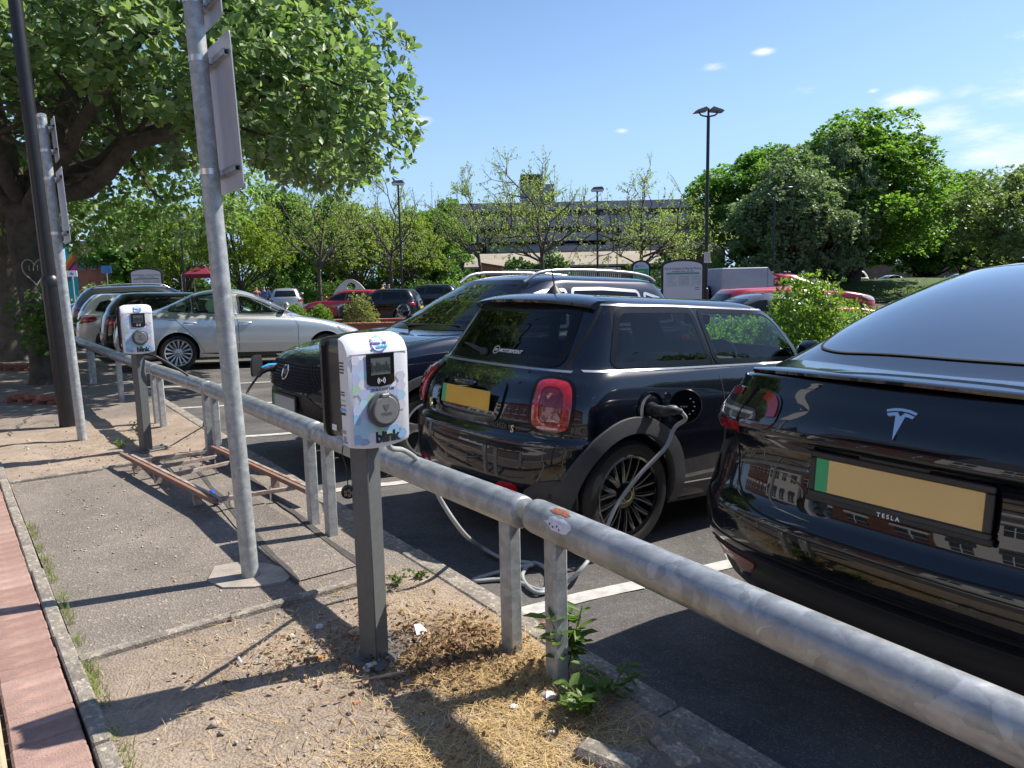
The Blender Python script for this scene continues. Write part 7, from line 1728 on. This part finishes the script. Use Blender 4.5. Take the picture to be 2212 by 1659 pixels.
# pay boards
BOARD = mat('board_white', (.60, .58, .62), .35); GREENB = mat('board_green', (.05, .40, .15), .4); TEAL = mat('board_teal', (.12, .28, .25), .5); PANEL = mat('board_panel', (.42, .47, .48), .4, vscale=8, col2=(.52, .55, .56)); INKB = mat('board_ink', (.10, .15, .18), .5)
def pay_board(px, D, w, top, label, txt=True, green=False):
    p = atd(px, top, D); g = spot(px, D); h = p.z - g.z; t = thing('parking_board', label, 'sign board', g, 0, 'parking information boards')
    rise = .16 * w / 1.4 if not green else .20
    arc = lambda ww, z1, rr: [(-ww / 2, .45), (ww / 2, .45)] + [(ww / 2 * cos(a), z1 - rr + rr * sin(a)) for a in np.linspace(0, pi, 15)]
    fn = lambda a, b_, q: (a, q, b_)
    MB().prism(arc(w, h, rise), -.05, .05, fn).build('frame', BLACKPAINT, t)
    MB().prism(arc(w - .12, h - .06, rise), -.058, -.05, fn).build('board', BOARD, t)
    for sg in (-1, 1): MB().box((sg * (w / 2 - .05), 0, .25), (.09, .09, .5)).build('leg', BLACKPAINT, t)
    if txt:
        put_text('Pay & Display or Pay by Phone', .096 * w / 1.4, INKB, t, (0, -.062, h - .30 * w / 1.4), (1, 0, 0), (0, 0, 1), bold=.0015)
        put_text('Fitzwilliam Street - Car Park', .062 * w / 1.4, INKB, t, (0, -.062, h - .39 * w / 1.4), (1, 0, 0), (0, 0, 1), bold=.001)
        MB().box((0, -.062, h - .46 * w / 1.4), (w * .78, .006, .05)).build('bar', TEAL, t)
        for x0, ww in ((-.27, .24), (.03, .28), (.31, .24)):
            MB().box((x0 * w, -.061, h - .70 * w / 1.4), (ww * w, .006, .38 * w / 1.4)).build('notice_panel', PANEL, t)
        for k in range(6): MB().box((.03 * w, -.065, h - (.56 + .05 * k) * w / 1.4), (.22 * w, .003, .012)).build('print', GREYP, t)
        for k in range(5): MB().box((.31 * w, -.065, h - (.57 + .055 * k) * w / 1.4), (.19 * w, .003, .010)).build('print', GREYP, t)
        for k in range(2): MB().box((.34 * w, -.064, h - (.93 + .06 * k) * w / 1.4), (.1 * w, .003, .02)).build('print', INKB, t)
    if green:
        MB().box((0, -.062, h - .62), (w * .74, .006, .66)).build('green_panel', GREENB, t)
        MB().box((-w * .24, -.062, h - .20), (.075, .006, .075)).build('parking_symbol', INKB, t); put_text('P', .07, BOARD, t, (-w * .24, -.067, h - .20), (1, 0, 0), (0, 0, 1), bold=.002)
        for k, (x0, ww) in enumerate(((.02, .22), (.0, .16))): MB().box((x0, -.062, h - .185 - .035 * k), (ww, .004, .012)).build('print', GREYP, t)
        for k in range(4): MB().box((-.05, -.067, h - .38 - .075 * k), (w * (.5 - .06 * k), .004, .022)).build('print', BOARD, t)
        MB().box((.0, -.067, h - .70), (w * .4, .004, .05)).build('print', INKB, t)
    return t
pay_board(1474, 22.5, 1.28, 560, 'white arched pay and display board beside the tallest lamp column')
pay_board(1384, 25, .64, 562, 'narrow arched parking sign with a green panel', False, True)
pay_board(317, 31, 1.34, 579, 'white arched parking board above the grey estate car')
# gazebo
p = spot(437, 43); gz_ = thing('gazebo', 'small maroon pop-up gazebo beyond the farther charger', 'gazebo', p)
MAR = mat('maroon_canvas', (.18, .012, .03), .8, var=.15, vscale=2); h = atd(435, 592, 43).z - p.z; tp = atd(435, 571, 43).z - p.z
b = MB(); e = .82
b.add([(-e, -e, h), (e, -e, h), (e, e, h), (-e, e, h), (0, 0, tp)], [[0, 1, 4], [1, 2, 4], [2, 3, 4], [3, 0, 4]]); b.build('canopy', MAR, gz_)
b = MB(); b.add([(-e, -e, h), (e, -e, h), (e, e, h), (-e, e, h), (-e, -e, h - .22), (e, -e, h - .22), (e, e, h - .22), (-e, e, h - .22)], [[0, 1, 5, 4], [1, 2, 6, 5], [2, 3, 7, 6], [3, 0, 4, 7]]); b.build('valance', MAR, gz_)
for sx in (-1, 1):
    for sy in (-1, 1): MB().tube([(sx * e, sy * e, 0), (sx * e, sy * e, h)], .03, 6).build('leg', SATIN, gz_)
OR = mat('orange_print', (.75, .22, .03), .6); MB().box((-.1, -.50, h + .22 * (tp - h) + .10), (.55, .02, .13)).build('print', OR, gz_)
# white arched panel with a round hole, signs on the left
p = spot(756, 44); ar = thing('arched_panel', 'white curved panel with a round hole behind the red hatchback', 'sculpture', p)
hh = atd(756, 603, 44).z - p.z; outer = [(-1.2 + 2.4 * i / 20, hh * .35 + hh * .65 * sin(pi * i / 20) ** .8) for i in range(21)]; hole = [(.05 + .26 * cos(a), hh - .42 + .22 * sin(a)) for a in np.linspace(pi / 2, pi / 2 + 2 * pi, 22)]
bm = MB(); V = [(a, -.06, z) for a, z in outer] + [(a, -.06, hh * .2) for a, z in outer[::-1]]
ring_o = outer + [(1.2, .2), (-1.2, .2)]
bo = []; no = densify(ring_o, .12); c0 = (.05, hh - .42)
ang = lambda q: math.atan2(q[1] - c0[1], q[0] - c0[0])
no.sort(key=ang); ho = [(c0[0] + .26 * cos(ang(q)), c0[1] + .22 * sin(ang(q))) for q in no]; n = len(no); V = [(a, y, z) for y in (-.06, .06) for q in (no, ho) for a, z in q]
F = []
for i in range(n):
    j = (i + 1) % n; F += [[i, j, n + j, n + i], [2 * n + i, 3 * n + i, 3 * n + j, 2 * n + j], [i, 2 * n + i, 2 * n + j, j], [n + i, n + j, 3 * n + j, 3 * n + i]]
MB().add(V, F).build('panel', mat('white_panel', (.62, .62, .58), .6), ar)
for px, py, D, w, h, col, lab in ((231, 582, 46, .62, .46, (.05, .20, .42), 'blue square sign before the red brick building'), (156, 591, 30, .42, .24, (.70, .72, .76), 'small white sign with a blue tower symbol')):
    p = atd(px, py, D); g = spot(px, D); t = thing('street_sign', lab, 'sign', g)
    MB().box((0, 0, p.z - g.z), (w, .02, h)).build('panel', mat('sign_blue' if w > .5 else 'sign_pale', col, .5, vscale=3, col2=tuple(min(1, c * 1.5) for c in col)), t); MB().tube([(0, .03, 0), (0, .03, p.z - g.z)], .03, 6).build('post', GALV2, t)
    if w < .5: MB().prism([(-.06, -.05), (.06, -.05), (.06, .02), (.02, .02), (0, .06), (-.02, .02), (-.06, .02)], -.014, -.011, lambda a, b_, q: (a, q, b_ + p.z - g.z)).build('symbol', HEX[2], t)
# ------------------------------------------------------------------ buildings
GREYC = mat('grey_panel', (.25, .245, .26), .8, var=.12, vscale=.5); GREYD = mat('dark_panel', (.075, .065, .062), .8); WIN = mat('window_glass', (.03, .04, .05), .08, coat=.5); BRN = mat('brown_brick', (.28, .135, .075), .9, var=.2, vscale=1); TANR = mat('tan_roof', (.30, .255, .19), .9, var=.12, vscale=.4); GRN = mat('green_door', (.02, .20, .12), .6); REDB = mat('terrace_brick', (.38, .15, .09), .9, var=.2, vscale=.6)  # GREYD: dark warm-grey tone for the back wall, upper tower and masts
D = 98
def X(px, d=D): return atd(px, 600, d).x
def Z(px, py, d=D): return atd(px, py, d).z
ob_ = thing('office_block', 'long grey stepped office block behind the sparse locust trees', 'building', (0, 0, 0))
x0, x1 = X(966), X(1580); fl = [(450, 472, 0), (490, 508, -1.5), (524, 540, -3.5)]
zt = Z(1290, 434)
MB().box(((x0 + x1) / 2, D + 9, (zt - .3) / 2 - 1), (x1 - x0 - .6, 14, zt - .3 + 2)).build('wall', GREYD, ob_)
wm = MB().box((0, 0, 0), (1.9, .1, 1.05), bev=.02).mesh('window', WIN)
for k, (y0, y1, dy) in enumerate(((434, 452, 0), (468, 490, -1.2), (505, 522, -2.6), (533, 545, -3.4))):
    z1, z0 = Z(1290, y0), Z(1290, y1); xa = x0 if k < 3 else X(1080)
    MB().box(((xa + x1) / 2 + (6 if k == 1 else 0) * 0, D + dy + .8, (z0 + z1) / 2), (x1 - xa, 1.6 - dy, z1 - z0)).build('fascia', GREYC, ob_)
    if k < 3:
        zn = Z(1290, (452, 490, 522)[k]) - .75; n = 15
        for i in range(n): link('window', wm, ob_, (xa + (x1 - xa) * (i + .5) / n, D + dy + 1.2, zn))
MB().box((X(1168), D + 9, zt + 1.0), (X(1207) - X(1130), 6, Z(1168, 402) - zt + 2)).build('roof_tower', GREYC, ob_)
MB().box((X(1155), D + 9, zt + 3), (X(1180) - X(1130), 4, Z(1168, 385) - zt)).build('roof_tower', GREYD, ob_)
MB().box((X(981), D + 4, zt - .4), (X(991) - X(971), 3, 2.6)).build('roof_tower', GREYC, ob_)
for px in (936, 941, 947, 1250): MB().tube([(X(px), D + 6, zt - 3), (X(px), D + 6, zt + 1.2)], .06, 5).build('mast', GREYD, ob_)
for px in (1300, 1318): 
    for k in range(3): MB().box((X(px + 12), D - 4.5, Z(px, 500 + 16 * k)), (1.6, 1.4, .55)).build('balcony', GREYC, ob_)
br = thing('brick_office', 'brown brick wing with dark glazed doors below the grey office block', 'building', (0, 0, 0)); D2 = 86
xa, xb = X(1225, D2), X(1365, D2); zt2 = Z(1290, 546, D2)
MB().box(((xa + xb) / 2, D2 + 3, zt2 / 2 - 1), (xb - xa, 6, zt2 + 2)).build('wall', BRN, br); MB().box((X(1305, D2), D2 + 2.6, zt2 + .2), (X(1345, D2) - X(1268, D2), 6.4, .7)).build('roof', GREYC, br)
for i, px in enumerate((1242, 1296, 1312)): MB().box((X(px, D2), D2 - .05, zt2 - 1.3), (.8 if i else 1.2, .12, 2.1)).build('window', WIN, br)
sh = thing('low_hall', 'low hall with a broad tan roof, red brick gable and green doors', 'building', (0, 0, 0)); D3 = 74
xa, xb = X(1010, D3), X(1430, D3); zr, ze = Z(1200, 548, D3), Z(1200, 573, D3); 
MB().box(((xa + xb) / 2, D3 + 4, ze / 2 - 1), (xb - xa, 8, ze + 2)).build('wall', mat('hall_brick', (.20, .09, .06), .9), sh)
b = MB(); b.add([(xa - .3, D3 - .4, ze), (xb + .3, D3 - .4, ze), (xb + .3, D3 + 5, zr + .3), (xa - .3, D3 + 5, zr + .3), (xa - .3, D3 - .4, ze - .2), (xb + .3, D3 - .4, ze - .2)], [[0, 1, 2, 3], [0, 4, 5, 1]]); b.build('roof', TANR, sh)
gx0, gx1 = X(1162, D3), X(1196, D3); MB().prism([(gx0, 0), (gx1, 0), (gx1, Z(1196, 562, D3)), (gx0, Z(1162, 576, D3))], D3 - 1.5, D3 - .6, lambda a, b_, q: (a, q, b_)).build('gable', REDB, sh)
MB().box((X(1180, D3), D3 - 1.55, 1.2), (1.0, .1, 2.4)).build('door', mat('bright_green_door', (.02, .42, .22), .6), sh)
for px, w in ((1060, 1.4), (1235, 1.2), (1270, 2.4), (1300, 2.2)): MB().box((X(px, D3), D3 - .06, 1.3), (w, .14, 2.6)).build('door', GRN, sh)
MB().box((X(1236, D3), D3 - .2, Z(1236, 571, D3)), (.5, .05, .5)).build('wall_sign', mat('pale_sign', (.6, .6, .62), .5), sh)
k1 = thing('brick_kiosk', 'small red brick outbuilding with pale sloping roof left of the low hall', 'building', (0, 0, 0)); D4 = 66
xa, xb = X(1040, D4), X(1086, D4); MB().prism([(xa, -.2), (xb, -.2), (xb, Z(1086, 577, D4)), (xa, Z(1040, 569, D4))], D4, D4 + 3, lambda a, b_, q: (a, q, b_)).build('wall', REDB, k1); MB().prism([(xa - .1, Z(1040, 568, D4)), (xb + .1, Z(1086, 576, D4)), (xb + .1, Z(1086, 575, D4)), (xa - .1, Z(1040, 566.5, D4))], D4 - .2, D4 + 3.2, lambda a, b_, q: (a, q, b_)).build('roof', TANR, k1)
fe = thing('railing', 'grey steel railing in front of the low hall', 'fence', (0, 0, 0)); xa, xb = X(1086, 64), X(1340, 64); zf = Z(1200, 582, 64)
MB().tube([(xa, 64, zf), (xb, 64, zf)], .03, 4).build('top_rail', GALV2, fe); pb = MB().tube([(0, 0, 0), (0, 0, zf)], .025, 4).mesh('bar', GALV2)
for i in range(60): link('bar', pb, fe, (xa + (xb - xa) * i / 59, 64, 0))
tb = thing('brick_house', 'red brick building with sash windows at the left behind the cars', 'building', (0, 0, 0)); D5 = 60
xa, xb = X(168, D5), X(262, D5); zt5 = Z(210, 520, D5); MB().box(((xa + xb) / 2, D5 + 4, zt5 / 2), (xb - xa, 8, zt5)).build('wall', REDB, tb)
wz = Z(210, 570, D5)
for px in (181, 205, 228, 246):
    f = MB().box((X(px, D5), D5 - .02, wz), (.52, .08, .95)).build('window', WIN, tb); MB().box((X(px, D5), D5 - .07, wz), (.5, .03, .05)).build('sash_bar', WHITEP, f)
    MB().box((X(px, D5), D5 - .04, wz + .56), (.6, .1, .12)).build('lintel', SANDK, tb)
MB().box(((xa + xb) / 2, D5 - .06, Z(210, 546, D5)), (xb - xa, .12, .18)).build('string_course', REDB, tb)
mu = thing('mural_wall', 'wall painted with bold turquoise, orange and pink curves', 'painted wall', (0, 0, 0)); xa, xb = X(138, D5), X(167, D5)
MB().box(((xa + xb) / 2, D5 + 2, 2.2), (xb - xa, 3, 5.6)).build('wall', mat('mural_turquoise', (.02, .48, .45), .7), mu)
for k, (c, o) in enumerate((((.80, .34, .02), .0), ((.75, .10, .02), .42), ((.06, .06, .07), .84), ((.70, .04, .34), 1.15))):
    b = MB(); P = [(xa + (xb - xa) * i / 10, wz + 1.1 - o - .9 * (1 - i / 10) ** 1.6 + .2 * (i / 10)) for i in range(11)]; b.prism(P + [(a, z - .42) for a, z in P[::-1]], D5 + .49 - .012 * k, D5 + .42 - .012 * k, lambda a, b_, q: (a, q, b_)); b.build('paint_band', mat('mural_%d' % k, c, .7), mu)
# low wall, hedges and dark planting under the trees
wl = thing('stone_wall', 'dark stone wall along the far street under the trees', 'wall', (0, 0, 0)); MB().box((32, 72, 1.0), (70, .5, 2.6)).build('wall', mat('dark_stone', (.10, .085, .075), .95, var=.3, vscale=2), wl)
far_road = sheet('far_street', [(6, 60), (90, 60), (90, 71), (6, 71)], .06, mat('far_asphalt', (.20, .18, .16), .9))
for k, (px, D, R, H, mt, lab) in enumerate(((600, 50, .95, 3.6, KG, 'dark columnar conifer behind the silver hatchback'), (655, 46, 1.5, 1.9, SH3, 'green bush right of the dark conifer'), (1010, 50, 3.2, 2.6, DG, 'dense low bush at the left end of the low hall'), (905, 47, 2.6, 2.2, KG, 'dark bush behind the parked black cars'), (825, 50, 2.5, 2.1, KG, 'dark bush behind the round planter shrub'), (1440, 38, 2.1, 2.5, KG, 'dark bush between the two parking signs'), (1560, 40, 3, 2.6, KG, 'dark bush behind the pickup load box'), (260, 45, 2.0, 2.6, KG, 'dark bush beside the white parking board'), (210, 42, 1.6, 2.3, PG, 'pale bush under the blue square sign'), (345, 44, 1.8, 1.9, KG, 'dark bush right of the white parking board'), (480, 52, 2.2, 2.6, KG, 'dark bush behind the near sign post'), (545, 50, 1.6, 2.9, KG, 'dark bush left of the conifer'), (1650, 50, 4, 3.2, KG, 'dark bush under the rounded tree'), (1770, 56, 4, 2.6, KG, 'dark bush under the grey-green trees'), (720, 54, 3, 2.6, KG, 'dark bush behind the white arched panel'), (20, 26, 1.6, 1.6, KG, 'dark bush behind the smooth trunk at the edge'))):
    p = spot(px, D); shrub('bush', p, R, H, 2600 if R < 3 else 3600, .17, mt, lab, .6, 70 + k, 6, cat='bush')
# far-off planting that reads as one mass
def mass(name, x0, x1, D, h, n, size, mt, label, dd=2.5):
    P = np.stack([RNG.uniform(x0, x1, n), RNG.uniform(D, D + dd, n), np.zeros(n)], 1); top = h * (.8 + .25 * np.sin(P[:, 0] * .55) + .14 * np.sin(P[:, 0] * 1.7 + 1)); P[:, 2] = top * RNG.uniform(0, 1, n) ** .7
    d = rdir(n) + (0, -.4, .4); C, d, nn, s = rosettes(P, d, 6, size, mt, '', ret=True)
    return tag(link(name, leaves(name, C, d, nn, s, mt, .65, .1)), label, 'woods', kind='stuff')
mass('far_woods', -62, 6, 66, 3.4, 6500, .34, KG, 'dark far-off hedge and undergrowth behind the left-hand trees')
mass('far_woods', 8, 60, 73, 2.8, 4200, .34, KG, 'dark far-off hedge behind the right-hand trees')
# trees and hedge to the right of the frame (they show in the side windows and paint)
for k, (x, y, sc) in enumerate(((27, 12, 1.0), (31, 3, 1.1), (26, -6, .95), (36, 20, 1.1), (40, 30, 1.0), (22, -14, .9))):
    put_tree('lime_tree', lime if k % 2 else maple, (x, y, gzp((x, y))), sc, k * 1.3, ('tall', 'short', 'low', 'far', 'farthest', 'nearest')[k] + ' street tree of the row to the right, outside the picture', 'trees to the right of the picture')
# rough grass on the bank
q = np.stack([RNG.uniform(11, 40, 5200), RNG.uniform(41.5, 57, 5200), np.full(5200, .3)], 1); q[:, 2] = .2 + .75 * np.sin(pi * (q[:, 0] - 9) / 37) * np.sin(pi * (q[:, 1] - 41) / 17)
tag(blades('bank_grass', q, (.12, .34), (.03, .07), leafmat('bank_blade', (.07, .14, .015), (.19, .27, .04), trans=.45), up=True), 'rough sunlit grass on the bank under the trees', 'grass', kind='stuff')
# ------------------------------------------------------------------ people
SKIN = mat('skin', (.45, .26, .19), .6); HAIR = mat('hair', (.03, .02, .015), .7)
def person(px, D, top_c, leg_c, label, yaw=0.0, arm=.1, stride=.12, h=1.7, z=None):
    p = spot(px, D, z); t = thing('person', label, 'person', p, yaw)
    J = [(0, 0, .95), (0, 0, 1.15), (0, .0, 1.38), (0, 0, 1.50), (0, .02, 1.60), (0, .02, 1.70), (.10, 0, .90), (.11, -stride, .48), (.11, -stride * 1.2 + .02, .07), (.11, -stride * 1.2 - .14, .03), (-.10, 0, .90), (-.11, stride, .48), (-.11, stride * 1.6, .09), (-.11, stride * 1.6 - .12, .03),
         (.20, 0, 1.40), (.25, .02, 1.13), (.24, -arm, .90), (.235, -arm - .03, .81), (-.20, 0, 1.40), (-.25, .02, 1.13), (-.24, -arm * 1.4, .92), (-.235, -arm * 1.5, .83)]
    E = [(0, 1), (1, 2), (2, 3), (3, 4), (4, 5), (0, 6), (6, 7), (7, 8), (8, 9), (0, 10), (10, 11), (11, 12), (12, 13), (2, 14), (14, 15), (15, 16), (16, 17), (2, 18), (18, 19), (19, 20), (20, 21)]
    Rd = [.15, .135, .15, .062, .09, .085, .10, .068, .045, .04, .10, .068, .045, .04, .066, .05, .036, .04, .066, .05, .036, .04]
    me = bpy.data.meshes.new('body'); s = h / 1.79; me.from_pydata([(a * s, b * s, c * s) for a, b, c in J], E, []); o = link('body', me)
    md = o.modifiers.new('skin', 'SKIN'); o.modifiers.new('sub', 'SUBSURF').levels = 1
    for i, v in enumerate(me.skin_vertices[0].data): v.radius = (Rd[i] * s, Rd[i] * s * (.72 if i < 3 else 1)); v.use_root = i == 0
    bpy.context.view_layer.update(); ev = o.evaluated_get(bpy.context.evaluated_depsgraph_get()); m2 = bpy.data.meshes.new_from_object(ev); bpy.data.objects.remove(o)
    for c in (SKIN, top_c, leg_c, HAIR): m2.materials.append(c)
    for f in m2.polygons:
        c = f.center / s; f.use_smooth = True
        f.material_index = 2 if c.z < .96 and abs(c.x) < .19 else 1 if (c.z < 1.48 and not (abs(c.x) > .2 and c.z < 1.2)) else 3 if (c.z > 1.68 or (c.z > 1.55 and c.y > .03)) else 0
    o = link('body', m2, t)
    for sg in (-1, 1): MB().lathe([(.001, -.012), (.012, 0), (.001, .012)], 6, (.032 * sg * s, -.055 * s, 1.655 * s)).build('eye', HAIR, o)
    return t
cl = lambda n, c: mat('cloth_' + n, c, .9)
BLU, PNK, BLK, WHT, DEN, ORG, YEL = cl('blue', (.10, .20, .42)), cl('pink', (.52, .16, .20)), cl('black', (.012, .012, .014)), cl('white', (.6, .6, .6)), cl('denim', (.05, .07, .14)), cl('orange', (.5, .17, .05)), cl('yellow', (.55, .62, .05))
person(552, 45, PNK, BLK, 'person in a pink top left of the silver hatchback', .6)
person(568, 44.5, BLU, DEN, 'person in a blue shirt nearest the silver hatchback left side', -.5)
person(578, 44.8, cl('pale_blue', (.26, .36, .55)), BLK, 'person in a pale blue top turned towards the silver hatchback', 2.4)
person(776, 46, BLK, BLK, 'person in black behind the white arched panel', .3)
person(826, 44, ORG, DEN, 'person with bare shoulders walking behind the black hatchback', 1.2, .2)
person(839, 44.4, cl('grey', (.2, .2, .2)), BLK, 'person in grey right of the walking one', -.4)
person(1974, 62, cl('brown', (.14, .09, .06)), BLK, 'person in brown on the far street under the trees', 1.3, .15, .2, z=.1)
person(2003, 60, BLK, WHT, 'person in black top and white trousers on the far street', -1.2, .15, .2, z=.1)
person(370, 34, PNK, DEN, 'person in red beside the white parking board', .2)
person(493, 53, YEL, BLK, 'person in a hi-vis yellow vest behind the sign post', .2)
# ------------------------------------------------------------------ the other side of the street, behind the camera (seen in the paintwork)
RB3 = mat('far_side_brick', (.15, .058, .042), .9, var=.2, vscale=1.2); WRN = mat('white_render', (.62, .60, .58), .8, var=.05, vscale=.5); SLATE = mat('slate_roof', (.06, .06, .07), .7)
def terrace(u0, u1, v, h, wallm, label, nw, nf=2, roof=True):
    t = thing('terrace_building', label, 'building', uv((u0 + u1) / 2, v, 0), TH, 'buildings on the far side of the street')
    L_ = u1 - u0; MB().box((-4, 0, h / 2), (8, L_, h)).build('wall', wallm, t)
    if roof: MB().prism([(.3, h), (-4, h + 2.6), (-8.3, h)], -L_ / 2, L_ / 2, lambda a, b_, q: (a, q, b_)).build('roof', SLATE, t)
    wm_ = MB().box((0, 0, 0), (.12, 1.1, 1.5)).mesh('window', WIN); bm_ = MB().box((.05, 0, 0), (.06, 1.16, .07)).box((.05, 0, 0), (.055, .07, 1.5)).mesh('glazing_bar', WHITEP); lm_ = MB().box((0, 0, 0), (.16, 1.4, .22)).mesh('sill', WRN if wallm is RB3 else SLATE)
    for f in range(nf):
        for i in range(nw):
            y = -L_ / 2 + L_ * (i + .5) / nw; w = link('window', wm_, t, (.02, y, 1.7 + f * 2.9)); link('glazing_bar', bm_, w); link('sill', lm_, t, (.06, y, .83 + f * 2.9))
    return t
terrace(-24, -2, -11.5, 7.0, RB3, 'red brick terrace across the street behind the viewer', 8)
terrace(-2, 8, -11, 6.0, WRN, 'white rendered building across the street behind the viewer', 4)
terrace(8, 17, -11.5, 6.8, RB3, 'short red brick terrace across the street towards the trees', 4)
terrace(17, 26, -11.2, 6.2, WRN, 'second white rendered building across the street, beyond the short terrace', 4)
terrace(26, 46, -11.5, 7.6, RB3, 'long red brick terrace at the far end of the street', 8)
